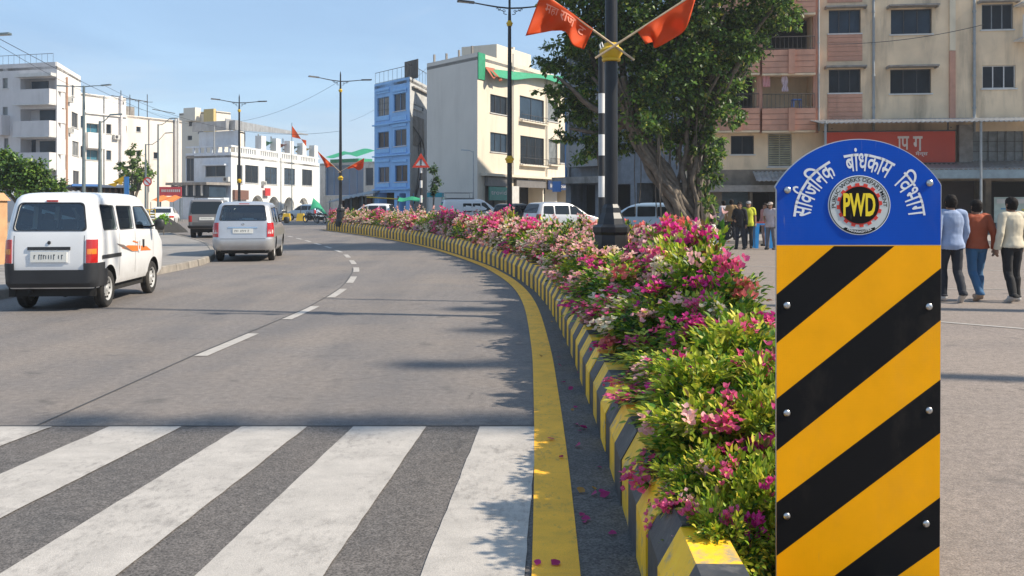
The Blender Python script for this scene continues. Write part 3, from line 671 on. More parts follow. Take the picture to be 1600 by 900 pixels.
for k, (x, y, dy) in enumerate([(870, 120, -1), (900, 40, 1), (960, -40, 0), (1030, -60, -2), (1130, 20, -1.5), (1210, 0, -1), (1180, 80, 1), (1000, 60, 2.5), (1080, 20, 2), (890, 200, .5), (1140, -60, 1)]):
    s_ = tp(985, 190) if x < 1000 else tp(1092, 175)
    e = tp(x, y, dy); mid_ = s_*.5+e*.5+np.array([0, 0, -.3]); pts = wob([s_, mid_, e], .06, 8, k+80); br.tube(pts, [.17*(1-.85*i/len(pts))+.01 for i in range(len(pts))], 6)
br.build('limb', M_bark, tr, smooth=60)
cl = []
for (x, y, rx, ry) in [(868, 100, 30, 34), (858, 150, 22, 22), (888, 178, 26, 26), (905, 120, 44, 48), (893, 58, 34, 44), (930, 30, 50, 50), (935, 90, 50, 50), (925, 170, 42, 36), (955, 200, 34, 40), (980, 20, 70, 60), (1000, 100, 70, 60), (1010, 165, 50, 40), (1050, 40, 80, 60), (1060, 120, 70, 60), (1080, 190, 50, 50), (1110, 60, 70, 60), (1130, 130, 42, 40), (1145, 20, 60, 46), (1185, 40, 44, 40), (1215, 8, 36, 30), (1180, 75, 22, 20), (1085, 235, 28, 34), (1108, 215, 26, 46), (1108, 285, 16, 40), (1110, 330, 10, 30), (1050, 215, 30, 26), (930, -40, 80, 50), (1040, -60, 110, 60), (1140, -50, 90, 50), (1220, -40, 50, 40), (1000, -130, 120, 60), (1110, -130, 110, 60), (905, 245, 14, 12), (985, 215, 30, 22), (1040, 205, 34, 30), (1100, 300, 14, 32), (1120, 170, 34, 30), (1150, 85, 40, 34), (1225, 30, 30, 26), (880, 215, 22, 16), (915, 215, 30, 24), (1010, 190, 40, 24), (1115, 255, 12, 26), (970, 60, 60, 50), (1020, 10, 80, 50), (1090, 90, 60, 50)]:
    q = tp(x, y, random.uniform(-1.6, 1.6)); cl.append((*q, rx*TY/F*1.05, ry*TY/F*1.05))
cl2 = []
for _ in range(46):
    c = random.choice(cl); cl2.append((c[0]+random.uniform(-1, 1)*c[3], c[1]+random.uniform(-2.2, 2.2), c[2]+random.uniform(-1, 1)*c[4], c[3]*.45, c[4]*.45))
crown(cl+cl2, 64000, .185, ['dark', 'mid', 'lite', 'yel'], [3.4, 5, 2.8, .6], TP, tr)
def small_tree(px, Y, clumps, nl, ln, label, name='leafy_tree', pal=TP, cols=(['dark', 'mid', 'lite'], [2, 4, 3]), trunk_r=.12, group=None):
    g = Vector(((px-800)*Y/F, Y, 0)); r = root(name, label, 'tree', g, group=group); tm = MB(); cl = []
    for (x, y, rx, ry) in clumps:
        q = P(x, y, Y+random.uniform(-.25, .25)*rx*Y/F)-g; cl.append((*q, rx*Y/F, ry*Y/F))
    top = max(cl, key=lambda c: c[2])
    for k, c in enumerate(sorted(cl, key=lambda c: c[2])):
        pts = wob([(0, 0, -.05), (c[0]*.15, c[1]*.15, c[2]*.45), (c[0]*.6, c[1]*.6, c[2]*.8), (c[0], c[1], c[2])], trunk_r*.25, 6, k); tm.tube(pts, [trunk_r*(1-.88*i/len(pts)) for i in range(len(pts))], 6)
    tm.build('trunk', M_bark, r, smooth=60); crown(cl, nl, ln, *cols, pal, r); return r
small_tree(45, 36, [(15, 262, 30, 24), (45, 262, 28, 22), (30, 285, 40, 18), (72, 275, 20, 14), (88, 292, 16, 12), (-12, 275, 30, 30), (60, 296, 40, 10), (5, 245, 14, 10)], 9000, .15, 'bushy dark green tree behind the white van at the left edge')
small_tree(207, 78, [(205, 240, 12, 14), (215, 262, 18, 14), (196, 262, 14, 14), (222, 275, 18, 10), (203, 285, 18, 16), (232, 268, 8, 7), (190, 276, 10, 9)], 2600, .26, 'small open leafy tree in front of the blank cream building', cols=(['mid', 'lite', 'dark'], [4, 4, 1]))
small_tree(677, 60, [(677, 268, 9, 8), (680, 285, 8, 10), (676, 300, 7, 10)], 900, .16, 'slim dark sapling behind the triangular warning sign', cols=(['dark', 'mid'], [3, 1]), trunk_r=.05)
# unseen trees added at right, boughs lined up to cast shade bands
for (x, y, hh, boughs) in [(11.8, 7.2, 11.4, [(4.75, 8.6, 13.4), (7.3, 10.2, 13.2), (9.9, 10.6, 13.0)]), (12.2, 13.2, 11.2, [(12.2, 10.8, 13.2), (14.9, 11.0, 13.4)])]:
    r = root('added_shade_tree', 'unseen tall tree added on the right to cast shade bands on the road, %s of two' % ('nearer' if y < 9 else 'farther'), 'tree', (x, y, 0), group='unseen shade trees added on the right'); tm = MB(); cl = []
    tm.tube(wob([(0, 0, -.05), (.1, 0, hh*.4), (0, .1, hh*.8), (0, 0, hh)], .05, 6, 3), [.26-.010*i for i in range(19)], 8)
    for k, (by, bx0, bx1) in enumerate(boughs):
        z0 = hh-1.2-.3*k; tm.tube(wob([(0, 0, z0-1.5), ((bx1-x)*.3, (by-y)*.6, z0-.3), ((bx0+bx1)/2-x, by-y, z0), (bx0-x, by-y, z0+.1)], .04, 6, k), [.11-.0045*i for i in range(19)], 6)
        q = bx0
        while q < bx1: cl.append((q-x, by-y+random.uniform(-.12, .12), z0+random.uniform(-.1, .25), random.uniform(.26, .5)*(.6+.5*(q-bx0)/(bx1-bx0)), random.uniform(.2, .3))); q += random.uniform(.38, .75)
    tm.build('trunk', M_bark, r, smooth=60); crown(cl, 5200, .13, ['dark', 'mid', 'lite'], [2, 4, 2], TP, r)
# ------------------------------------------------------------ vehicles (local: +Y forward, +X right side)
def mat_car(name, col, metal=0.0, rough=.35):
    m = mat(name, col, rough, metal, var=.04, scale=2, coat=.7)
    t = m.node_tree; b = t.nodes['Principled BSDF']; src = b.inputs['Base Color'].links[0].from_socket     # road dust on the lower panels
    vec = nd(t, 'ShaderNodeTexCoord').outputs['Object']; sx = nd(t, 'ShaderNodeSeparateXYZ'); t.links.new(vec, sx.inputs[0])
    dn = nd(t, 'ShaderNodeMath', operation='MULTIPLY'); t.links.new(mrange(t, sx.outputs[2], .25, .75, .55, 0), dn.inputs[0]); t.links.new(mrange(t, noise(t, vec, 5, 5), .3, .7, .3, 1), dn.inputs[1])
    c = mix(t, dn.outputs[0], src, (.28, .24, .19)); t.links.new(c, b.inputs['Base Color']); return m
V_white = mat_car('van_white_paint', (.74, .75, .76)); V_silver = mat_car('silver_paint', (.50, .51, .53), .55, .38); V_blk = mat('black_plastic', (.022, .024, .028), .5, var=.2); V_rub = mat('tyre_rubber', (.022, .021, .02), .85, var=.3, scale=8, stain=.3, stain_col=(.1, .085, .07))
V_int = mat('cabin_trim', (.06, .058, .055), .8, var=.2); V_seat = mat('seat_fabric', (.11, .105, .10), .9, var=.2); V_red = mat('tail_lamp_red', (.42, .012, .012), .18, coat=.8, var=.2, scale=20); V_amb = mat('tail_lamp_amber', (.65, .20, .02), .2, coat=.8); V_clr = mat('tail_lamp_clear', (.62, .5, .48), .2, coat=.8)
V_rim = mat('wheel_steel', (.5, .5, .49), .45, .3, var=.2, scale=15, stain=.3); V_gl = mat_glass('car_glass', (.50, .58, .56)); V_gd = mat('dark_car_glass', (.012, .016, .02), .06, var=.1); V_plate = mat('number_plate', (.70, .70, .66), .5, var=.05); V_chr = mat('chrome', (.7, .7, .7), .15, 1)
V_under = mat('underbody', (.015, .014, .013), .9); V_blue = mat_car('blue_grey_paint', (.30, .40, .50), .3); V_grey = mat_car('dark_grey_paint', (.10, .105, .11), .4); V_jeep = mat_car('jeep_paint', (.20, .19, .19), .2)
def round_poly(p, r, n=4):
    out = []; N = len(p)
    for i in range(N):
        a, b, c = Vector(p[i-1]), Vector(p[i]), Vector(p[(i+1) % N]); d1 = (a-b).normalized(); d2 = (c-b).normalized()
        rr = min(r, (a-b).length*.45, (c-b).length*.45); p0, p1 = b+d1*rr, b+d2*rr
        for k in range(n+1):
            t = k/n; out.append(tuple(p0*(1-t)**2+b*2*t*(1-t)+p1*t*t))
    return out
def scale_poly(p, d):
    c = sum((Vector(q) for q in p), Vector((0, 0)))/len(p); out = []
    for q in p:
        v = Vector(q)-c; out.append(tuple(c+v+v.normalized()*d))
    return out
class Body:
    def __init__(s, lv): s.lv = np.array(lv, float)
    def g(s, z, k): return float(np.interp(z, s.lv[:, 0], s.lv[:, k]))
    def yr(s, z): return s.g(z, 1)
    def yf(s, z): return s.g(z, 2)
    def hw(s, z): return s.g(z, 3)
    def ring(s, z, ins=0, ns=10, nc=5):
        yr, yf, hw, rc = s.yr(z)+ins, s.yf(z)-ins, s.hw(z)-ins, s.g(z, 4); rc = min(rc, hw*.9, (yf-yr)*.45); pts = []
        cs = [((hw-rc, yr+rc), -90), ((hw-rc, yf-rc), 0), ((-hw+rc, yf-rc), 90), ((-hw+rc, yr+rc), 180)]
        for i, ((cx, cy), a0) in enumerate(cs):
            for k in range(nc+1):
                a = R(a0+90*k/nc); pts.append((cx+rc*math.cos(a), cy+rc*math.sin(a)))
            nx = cs[(i+1) % 4]; q = (nx[0][0]+rc*math.cos(R(nx[1])), nx[0][1]+rc*math.sin(R(nx[1]))); p = pts[-1]
            for k in range(1, ns): pts.append((p[0]+(q[0]-p[0])*k/ns, p[1]+(q[1]-p[1])*k/ns))
        return pts
    def shell(s, ins=0, zs=None):
        mb = MB(); zs = zs if zs is not None else [a for a in s.lv[:, 0]]; v = []; N = None
        for z in zs:
            r = s.ring(z, ins); N = len(r); v += [(x, y, z) for x, y in r]
        f = [tuple(range(N-1, -1, -1)), tuple((len(zs)-1)*N+k for k in range(N))]
        for i in range(len(zs)-1): f += [(i*N+k, i*N+(k+1) % N, (i+1)*N+(k+1) % N, (i+1)*N+k) for k in range(N)]
        return mb.add(v, f)
    def outline(s, z, off):
        yr, yf, hw, rc = s.yr(z)-off, s.yf(z)+off, s.hw(z)+off, s.g(z, 4)+off; rc = min(rc, hw*.9)
        pts = [(0, yr), (hw-rc, yr)]+[(hw-rc+rc*math.sin(a), yr+rc-rc*math.cos(a)) for a in np.linspace(0, math.pi/2, 10)[1:]]+[(hw, yf-rc)]+[(hw-rc+rc*math.cos(a), yf-rc+rc*math.sin(a)) for a in np.linspace(0, math.pi/2, 8)[1:]]+[(0, yf)]
        p = np.array(pts); d = np.r_[0, np.cumsum(np.hypot(*np.diff(p, axis=0).T))]; return p, d
    def on(s, a, z, off=0):
        p, d = s.outline(z, off); b = abs(a); x = float(np.interp(b, d, p[:, 0])); y = float(np.interp(b, d, p[:, 1])); return (math.copysign(x, a) if a else 0.0, y, z)
    def patch(s, a0, a1, z0, z1, off, na=14, nz=4, inn=-.02):
        mb = MB(); rows = [(z0, inn)]+[(z0+(z1-z0)*k/nz, off) for k in range(nz+1)]+[(z1, inn)]; v = []
        aa = [a0+(a1-a0)*k/na for k in range(na+1)]
        for z, o in rows:
            v += [s.on(a0, z, inn)]+[s.on(a, z, o) for a in aa]+[s.on(a1, z, inn)]
        n = na+3; return mb.add(v, [(j*n+i, j*n+i+1, (j+1)*n+i+1, (j+1)*n+i) for j in range(len(rows)-1) for i in range(n-1)])
def boolean(ob, cutters):
    tmp = []
    for c in cutters:
        m = ob.modifiers.new('b', 'BOOLEAN'); m.operation = 'DIFFERENCE'; m.solver = 'EXACT'; m.material_mode = 'TRANSFER'; m.object = c; tmp.append(c)
    me = bake(ob); ob.modifiers.clear(); old = ob.data; ob.data = me; bpy.data.meshes.remove(old)
    for c in tmp: drop(c)
def make_wheel(r, wd, style='steel'):
    """returns tyre and rim meshes, axle along x, outer side +x"""
    ty = MB(); h = wd/2
    ty.lathe([(r*.64, -h*.86), (r*.80, -h), (r*.94, -h*.9), (r, -h*.6), (r, -h*.2), (r*.985, -h*.17), (r*.985, -h*.1), (r, -h*.07), (r, h*.07), (r*.985, h*.1), (r*.985, h*.17), (r, h*.2), (r, h*.6), (r*.94, h*.9), (r*.80, h), (r*.64, h*.86)], 30, axis='x', cap=False)
    ri = MB(); ri.lathe([(r*.64, -h*.7), (r*.66, h*.7), (r*.64, h*.82), (r*.58, h*.7), (r*.54, h*.35), (r*.40, h*.42), (r*.30, h*.62), (r*.17, h*.66), (r*.15, h*.8), (.001, h*.82)], 24, axis='x', cap=False)
    for k in range(10 if style == 'steel' else 6):
        a = 2*math.pi*k/(10 if style == 'steel' else 6); c = (h*.47, r*.47*math.cos(a), r*.47*math.sin(a)); ri.lathe([(r*.055, -.01), (r*.055, .012), (.001, .013)], 8, c, 'x', 1)
    return ty.mesh('tyre', V_rub, 35), ri.mesh('rim', [V_rim, V_under], 35)
def vehicle(name, label, cat, loc, rz, lv, paint, side=(), rear=None, front=None, wheels=(-1.1, 1.15, .62, .28, .17), hollow=True, glass=None, cabin=(.75, 1.0), seats=(), scale=1, bumper=None, lamps=(), plate=None, wheel_style='steel', group=None, mirrors=None):
    B = Body(lv); r = root(name, label, cat, loc, rz, group); r.scale = (scale,)*3
    body = B.shell().build('body', [paint], None, smooth=38); gl = glass or (V_gl if hollow else V_gd)
    cut = []; wr, wf, tw, wrad, wwid = wheels
    for y in (wr, wf):
        for s_ in (-1, 1):
            c = MB(); c.lathe([(wrad*1.22, -.2), (wrad*1.22, .2)], 28, (s_*(tw+.06), y, wrad*1.06), 'x'); cut.append(c.build('cut', V_under))
    if hollow:
        zt = B.lv[-1, 0]-.05; zs = [cabin[0]]+[z for z in B.lv[:, 0] if cabin[0]+.03 < z < zt]+[zt]
        # inner cavity, kept behind the dash
        inn = B.shell(.055, zs); inn.v = [(x, min(y, cabin[1]), z) for x, y, z in inn.v]; cut.append(inn.build('cut', V_int))
        for p in side: c = MB(); c.prism(round_poly(p, .05), lambda a, b, d: (d, a, b), -1.2, 1.2); cut.append(c.build('cut', paint))
        if rear: ym = B.yr(1.3); c = MB(); c.prism(round_poly(rear, .07), lambda a, b, d: (a, d, b), ym-.4, ym+.45); cut.append(c.build('cut', paint))
        if front: ym = B.yf(np.mean([p[1] for p in front])); c = MB(); c.prism(round_poly(front, .07), lambda a, b, d: (a, d, b), ym-.6, ym+.9); cut.append(c.build('cut', paint))
    boolean(body, cut); body.parent = r
    me = body.data; me.polygons.foreach_set('use_smooth', [True]*len(me.polygons)); me.set_sharp_from_angle(angle=R(38))
    off = -.012 if hollow else .004
    for p in side:
        for s_ in (-1, 1):
            q = round_poly(p, .05); po = scale_poly(q, .02); n = len(q); mb = MB()
            mb.add([(s_*(B.hw(z)+.004), y, z) for y, z in q]+[(s_*(B.hw(z)+.004), y, z) for y, z in po], [(i, (i+1) % n, n+(i+1) % n, n+i) for i in range(n)])
            wnd = mb.build('side_window', V_blk, r); mb = MB(); mb.add([(s_*(B.hw(z)+off), y, z) for y, z in scale_poly(q, .01)], [tuple(range(n))]); mb.build('pane', gl, wnd)
    for (p, fn, nm, sgn) in ((rear, B.yr, 'rear_window', -1), (front, B.yf, 'windscreen', 1)):
        if not p: continue
        q = round_poly(p, .07); po = scale_poly(q, .028); n = len(q); f2 = lambda pts, o: [(x, fn(z)+sgn*o, z) for x, z in pts]
        mb = MB(); mb.add(f2(q, .005)+f2(po, .005), [(i, (i+1) % n, n+(i+1) % n, n+i) for i in range(n)]); wnd = mb.build(nm, V_blk, r)
        # glazing as horizontal strips so that it follows the curve
        zlo, zhi = min(b for a, b in q), max(b for a, b in q); mb = MB(); rows = []
        for k in range(7):
            z = zlo+(zhi-zlo)*k/6; xs = []
            for i in range(n):
                a, b = q[i], q[(i+1) % n]
                if (a[1]-z)*(b[1]-z) <= 0 and abs(a[1]-b[1]) > 1e-9: xs.append(a[0]+(b[0]-a[0])*(z-a[1])/(b[1]-a[1]))
            if not xs: xs = [a for a, b in q if abs(b-z) < 1e-6]
            rows.append((z, min(xs)-.008, max(xs)+.008))
        v = []
        for z, a, b in rows: v += [(a+(b-a)*k/6, fn(z)+sgn*off, z) for k in range(7)]
        mb.add(v, [(j*7+i, j*7+i+1, j*7+i+8, j*7+i+7) for j in range(6) for i in range(6)]); mb.build('pane', gl, wnd, smooth=60)
    ty, ri = make_wheel(wrad, wwid, wheel_style)
    for y in (wr, wf):
        for s_ in (-1, 1):
            wh = link('wheel', None, r); wh.location = (s_*tw, y, wrad); wh.rotation_euler.z = 0 if s_ > 0 else math.pi
            link('tyre', ty, wh); link('rim', ri, wh)
    ub = MB(); ub.box(-tw+.02, B.yr(.4)+.12, wrad*.75, tw-.02, B.yf(.4)-.15, B.lv[0, 0]+.05); ub.tube([(-tw, wr, wrad), (tw, wr, wrad)], .05, 8); ub.tube([(-tw, wf, wrad), (tw, wf, wrad)], .04, 8); ub.lathe([(.09, 0), (.13, .03), (.13, .12), (.09, .15)], 12, (0, wr-.07, wrad), 'y'); ub.tube([(-.35, B.yr(.4)+.02, .30), (-.35, B.yr(.4)+.5, .32)], .03, 8)
    ub.build('underbody', V_under, r)
    for (y, w_) in seats:
        for xs in ((-.36, .36) if w_ == 2 else (0,)):
            hwid = .22 if w_ == 2 else .55; mb = MB()
            mb.hexa([(xs-hwid, y, .55), (xs+hwid, y, .55), (xs+hwid, y+.12, .55), (xs-hwid, y+.12, .55), (xs-hwid*.9, y-.12, 1.16), (xs+hwid*.9, y-.12, 1.16), (xs+hwid*.9, y-.02, 1.16), (xs-hwid*.9, y-.02, 1.16)]); mb.box(xs-hwid, y, .45, xs+hwid, y+.5, .62)
            for hx in ((xs,) if w_ == 2 else (-.32, .32)): mb.box(hx-.12, y-.16, 1.18, hx+.12, y-.07, 1.36); mb.box(hx-.03, y-.13, 1.1, hx+.03, y-.10, 1.2)
            so_ = mb.build('seat', V_seat, r); bv = so_.modifiers.new('b', 'BEVEL'); bv.width = .03; bv.segments = 2
    if bumper:
        z0, z1, a1, o, bm_, = bumper; B.patch(-a1, a1, z0, z1, o, 40).build('bumper', bm_, r, smooth=35)
    for (a0, a1, z0, z1, m_) in lamps:
        for s_ in (-1, 1): B.patch(s_*a0, s_*a1, z0, z1, .012, 10, 3).build('tail_lamp', m_, r, smooth=40)
    if plate:
        z0, z1, hwid = plate; y = B.yr((z0+z1)/2); mb = MB(); mb.box(-hwid, y-.022, z0, hwid, y+.03, z1); pl = mb.build('number_plate', V_plate, r); mb = MB(); x = -hwid*.8
        while x < hwid*.75:
            cw_ = random.uniform(.02, .035); hh = (z1-z0)*random.uniform(.35, .5); zc = (z0+z1)/2
            if random.random() < .85:
                mb.box(x, y-.0245, zc-hh/2, x+.010, y-.022, zc+hh/2)
                if random.random() < .7: mb.box(x+.012, y-.0245, zc+random.choice((-1, 0, .8))*hh*.4, x+cw_, y-.022, zc+random.choice((-1, 0, .8))*hh*.4+.012) if False else mb.box(x+.012, y-.0245, zc+hh*.3, x+cw_, y-.022, zc+hh*.48)
            x += cw_+.014
        mb.build('characters', V_blk, pl)['kind'] = 'stuff'
    for (y, z, ln_) in (mirrors or ()):
        for s_ in (-1, 1):
            mb = MB(); hx = B.hw(z); mb.tube([(s_*hx*.98, y, z-.03), (s_*(hx+.10), y-.02, z)], .018, 6); c = (s_*(hx+.10+ln_/2), y-.03, z+.01)
            nn = 10; v = []; 
            for zz, sc_ in ((-.095, .6), (-.08, .9), (-.02, 1), (.05, 1), (.085, .85), (.10, .5)):
                v += [(c[0]+ln_/2*sc_*math.cos(t_), c[1]+.05*sc_*math.sin(t_), c[2]+zz) for t_ in np.linspace(0, 2*math.pi, nn, endpoint=False)]
            mb.add(v, [tuple(range(nn-1, -1, -1)), tuple(5*nn+k for k in range(nn))]+[(j*nn+k, j*nn+(k+1) % nn, (j+1)*nn+(k+1) % nn, (j+1)*nn+k) for j in range(5) for k in range(nn)]); mb.build('wing_mirror', V_blk, r, smooth=50)
    return r, B
VAN = [(.34, -1.70, 1.72, .69, .10), (.42, -1.77, 1.79, .722, .12), (.70, -1.79, 1.82, .738, .13), (.92, -1.785, 1.78, .738, .14), (1.02, -1.78, 1.66, .735, .14), (1.12, -1.772, 1.54, .728, .14), (1.20, -1.76, 1.44, .718, .14), (1.42, -1.72, 1.16, .686, .14), (1.60, -1.675, .90, .656, .15), (1.69, -1.64, .78, .635, .16), (1.745, -1.58, .66, .60, .18), (1.775, -1.49, .52, .54, .2), (1.792, -1.3, .3, .42, .2), (1.80, -.9, 0, .22, .15)]
van, VB = vehicle('white_van', 'white minivan with black rear bumper and orange side graphic parked at the left', 'van', (-7.06, 15.62, 0), R(5.0), VAN, V_white,
    side=[[(-1.36, 1.215), (-.74, 1.215), (-.80, 1.58), (-1.40, 1.60)], [(-.62, 1.205), (.08, 1.205), (.06, 1.575), (-.67, 1.58)], [(.20, 1.20), (1.20, 1.17), (.98, 1.40), (.72, 1.56), (.18, 1.57)]],
    rear=[(-.575, 1.215), (.575, 1.215), (.50, 1.625), (-.50, 1.625)], front=[(-.58, 1.24), (.58, 1.24), (.50, 1.60), (-.50, 1.60)], wheels=(-1.13, 1.17, .635, .292, .165), seats=[(-.95, 1), (-.1, 1), (.72, 2)], cabin=(.72, 1.35),
    lamps=[(.595, .80, .73, 1.08, V_red), (.61, .77, .86, .94, V_amb)], plate=(.745, .90, .29), mirrors=[(1.02, 1.235, .19)])
van.scale = (.9, 1, 1)
VB.patch(-1.22, 1.22, .36, .62, .022, 40).build('bumper', V_blk, van, smooth=35)
for s_ in (-1, 1): VB.patch(s_*.555, s_*1.1, .60, .725, .018, 14).build('bumper_corner', V_blk, van, smooth=35)
VB.patch(-.34, .34, .925, .972, .018, 8).build('grab_bar', V_blk, van, smooth=35)
VB.patch(-.32, .32, .725, .925, .006, 8).build('plate_recess', V_white, van)
mb = MB(); mb.box(-.09, VB.yr(1.66)-.016, 1.645, .09, VB.yr(1.66)+.05, 1.672); mb.build('brake_light', V_red, van)
mb = MB(); mb.lathe([(.02, 0), (.028, .004), (.028, .010), (.02, .012)], 14, (0, VB.yr(1.02)-.014, 1.035), 'y'); mb.build('badge', V_blk, van)
def yz(poly, o=.006, s_=1): return [(s_*(VB.hw(z)+o), y, z) for y, z in poly]
D_or = mat('decal_orange', (.72, .17, .03), .4); D_gr = mat('decal_grey', (.16, .13, .12), .4)
for s_ in (-1, 1):
    mb = MB(); mb.add(yz([(-1.50, .77), (-.62, .77), (-.62, .83), (-1.50, .83)], .010, s_), [(0, 1, 2, 3)]); mb.build('slide_rail', V_blk, van)
    dc = MB(); dc.add(yz([(-.60, .90), (-.05, .82), (.98, .79), (.72, .87), (.30, .90), (-.3, .93)], .006, s_), [(0, 1, 2, 3, 4, 5)]); g1 = dc.build('side_graphic', D_or, van)
    dc = MB(); dc.add(yz([(-.86, .985), (-.5, .945), (-.1, .83), (-.45, .88)], .009, s_), [(0, 1, 2, 3)]); dc.add(yz([(-.35, .86), (.15, .80), (.40, .79), (-.1, .82)], .009, s_), [(0, 1, 2, 3)]); dc.build('streak', D_gr, g1)
    dc = MB(); dc.add(yz([(-.05, .985), (.24, .94), (.20, .965), (.0, 1.0)], .009, s_), [(0, 1, 2, 3)]); dc.build('streak', D_or, g1)
    v, f = text_mb('U', .27, .012); dc = MB(); dc.add([(s_*(VB.hw(.9)+.012), .22+s_*p[0]*.85 if s_ > 0 else .42-p[0]*.85, .80+p[1]) for p in v], f); dc.build('lettering', V_white, g1)
    mb = MB(); mb.box(s_*(VB.hw(.95))-.012, .50, .86, s_*(VB.hw(.95))+.014, .58, 1.0); mb.build('door_handle', V_blk, van)
    for yy in (-.68, .12, 1.12):
        mb = MB(); n = 10
        for k in range(n):
            z0, z1 = .46+(1.15-.46)*k/n, .46+(1.15-.46)*(k+1)/n; mb.add([(s_*(VB.hw(z0)+.002), yy-.004, z0), (s_*(VB.hw(z0)+.002), yy+.004, z0), (s_*(VB.hw(z1)+.002), yy+.004, z1), (s_*(VB.hw(z1)+.002), yy-.004, z1)], [(0, 1, 2, 3)])
        mb.build('door_gap', V_under, van)
    mb = MB(); mb.box(s_*.62-.08 if s_ < 0 else .60, -1.66, .22, s_*.62+.02 if s_ < 0 else .70, -1.64, .36); mb.build('mud_flap', V_under, van)
mb = MB(); n = 12       # tailgate shut line
for a0, a1, z0, z1 in ((-.56, .56, .618, .626),): VB.patch(a0, a1, z0, z1, .004, 12, 1).build('tailgate_gap', V_under, van)
for s_ in (-1, 1): VB.patch(s_*.556, s_*.564, .63, 1.14, .003, 1, 6).build('tailgate_gap', V_under, van)
HAT = [(.27, -1.78, 1.78, .74, .2), (.36, -1.92, 1.88, .81, .25), (.60, -1.96, 1.95, .84, .25), (.68, -1.93, 1.94, .842, .24), (.86, -1.91, 1.86, .838, .22), (.97, -1.90, 1.45, .83, .2), (1.06, -1.88, 1.06, .815, .2), (1.20, -1.845, .86, .787, .2), (1.45, -1.745, .46, .735, .2), (1.58, -1.67, .2, .70, .2), (1.645, -1.58, .0, .65, .22), (1.685, -1.38, -.25, .52, .22), (1.70, -1.0, -.6, .25, .15)]
hat, HB = vehicle('silver_hatchback', 'silver tall hatchback pulled up at the kerb ahead of the white van', 'car', (-7.83, 27.85, 0), R(9.0), HAT, V_silver,
    side=[[(-1.55, 1.13), (-.98, 1.10), (-.98, 1.50), (-1.50, 1.50)], [(-.88, 1.10), (-.12, 1.09), (-.12, 1.52), (-.88, 1.52)], [(-.02, 1.09), (.78, 1.08), (.28, 1.46), (-.02, 1.52)]], rear=[(-.63, 1.16), (.63, 1.16), (.55, 1.585), (-.55, 1.585)], front=[(-.62, 1.12), (.62, 1.12), (.55, 1.5), (-.55, 1.5)],
    wheels=(-1.17, 1.19, .715, .31, .185), seats=[(-.95, 1), (.0, 2)], cabin=(.72, .95), lamps=[(.66, .90, .70, 1.10, V_red), (.685, .86, .79, .90, V_clr)], plate=(.80, .93, .27), mirrors=[(.62, 1.12, .18)])
HB.patch(-1.25, 1.25, .33, .64, .02, 40).build('bumper', V_silver, hat, smooth=35); HB.patch(-.40, .40, .945, .985, .014, 8).build('garnish', V_chr, hat, smooth=35); HB.patch(-.62, .62, .645, .655, .008, 12, 1).build('tailgate_gap', V_under, hat); HB.patch(-.6, .6, .285, .335, .012, 12, 1).build('bumper_lip', V_blk, hat)
mb = MB(); mb.box(-.14, HB.yr(1.63)-.012, 1.612, .14, HB.yr(1.6)+.06, 1.64); mb.build('brake_light', V_red, hat)
mb = MB(); mb.lathe([(.03, 0), (.04, .005), (.03, .012)], 14, (0, HB.yr(1.06)-.014, 1.06), 'y'); mb.build('badge', V_chr, hat)
JEEP = [(.44, -1.90, 1.95, .78, .1), (.55, -2.0, 2.05, .84, .12), (.95, -2.02, 2.06, .86, .12), (1.08, -2.02, 1.98, .858, .12), (1.14, -2.02, .98, .852, .12), (1.30, -2.01, .82, .835, .12), (1.75, -1.97, .45, .775, .12), (1.83, -1.93, .33, .74, .14), (1.87, -1.8, .2, .62, .14), (1.88, -1.4, -.2, .35, .12)]
jp, JB = vehicle('white_jeep', 'boxy white off-road wagon with dark rear glass and roof rack beyond the silver car', 'jeep', (-15.1, 46.6, .0), R(12), JEEP, V_jeep, side=[[(-1.85, 1.22), (-1.1, 1.22), (-1.1, 1.70), (-1.85, 1.70)], [(-1.0, 1.22), (-.2, 1.22), (-.2, 1.70), (-1.0, 1.70)], [(-.1, 1.22), (.7, 1.22), (.42, 1.62), (-.1, 1.70)]],
    rear=[(-.74, 1.16), (.74, 1.16), (.68, 1.74), (-.68, 1.74)], wheels=(-1.25, 1.3, .70, .36, .22), hollow=False, lamps=[(.68, .86, .78, 1.08, V_red)], plate=(.86, 1.0, .34))
JB.patch(-1.0, 1.0, .46, .60, .06, 20).build('bumper', V_blk, jp, smooth=35); JB.patch(-.66, .66, .62, .76, .012, 12).build('rear_panel', V_grey, jp)
mb = MB()
for yy in (-1.6, -1.0, -.4): mb.tube([(-.62, yy, 1.86), (-.62, yy, 1.96), (.62, yy, 1.96), (.62, yy, 1.86)], .018, 6)
for xx in (-.62, -.2, .2, .62): mb.tube([(xx, -1.6, 1.965), (xx, -.4, 1.965)], .014, 6)
mb.build('roof_rack', V_blk, jp)
SED = [(.24, -2.05, 2.05, .74, .2), (.34, -2.15, 2.13, .82, .3), (.58, -2.18, 2.17, .85, .32), (.74, -2.14, 2.12, .855, .3), (.88, -2.08, 1.75, .845, .25), (.96, -1.75, 1.2, .82, .22), (1.02, -1.45, .95, .80, .2), (1.2, -1.12, .55, .735, .2), (1.36, -.85, .18, .67, .2), (1.43, -.68, -.02, .60, .2), (1.46, -.45, -.2, .4, .15)]
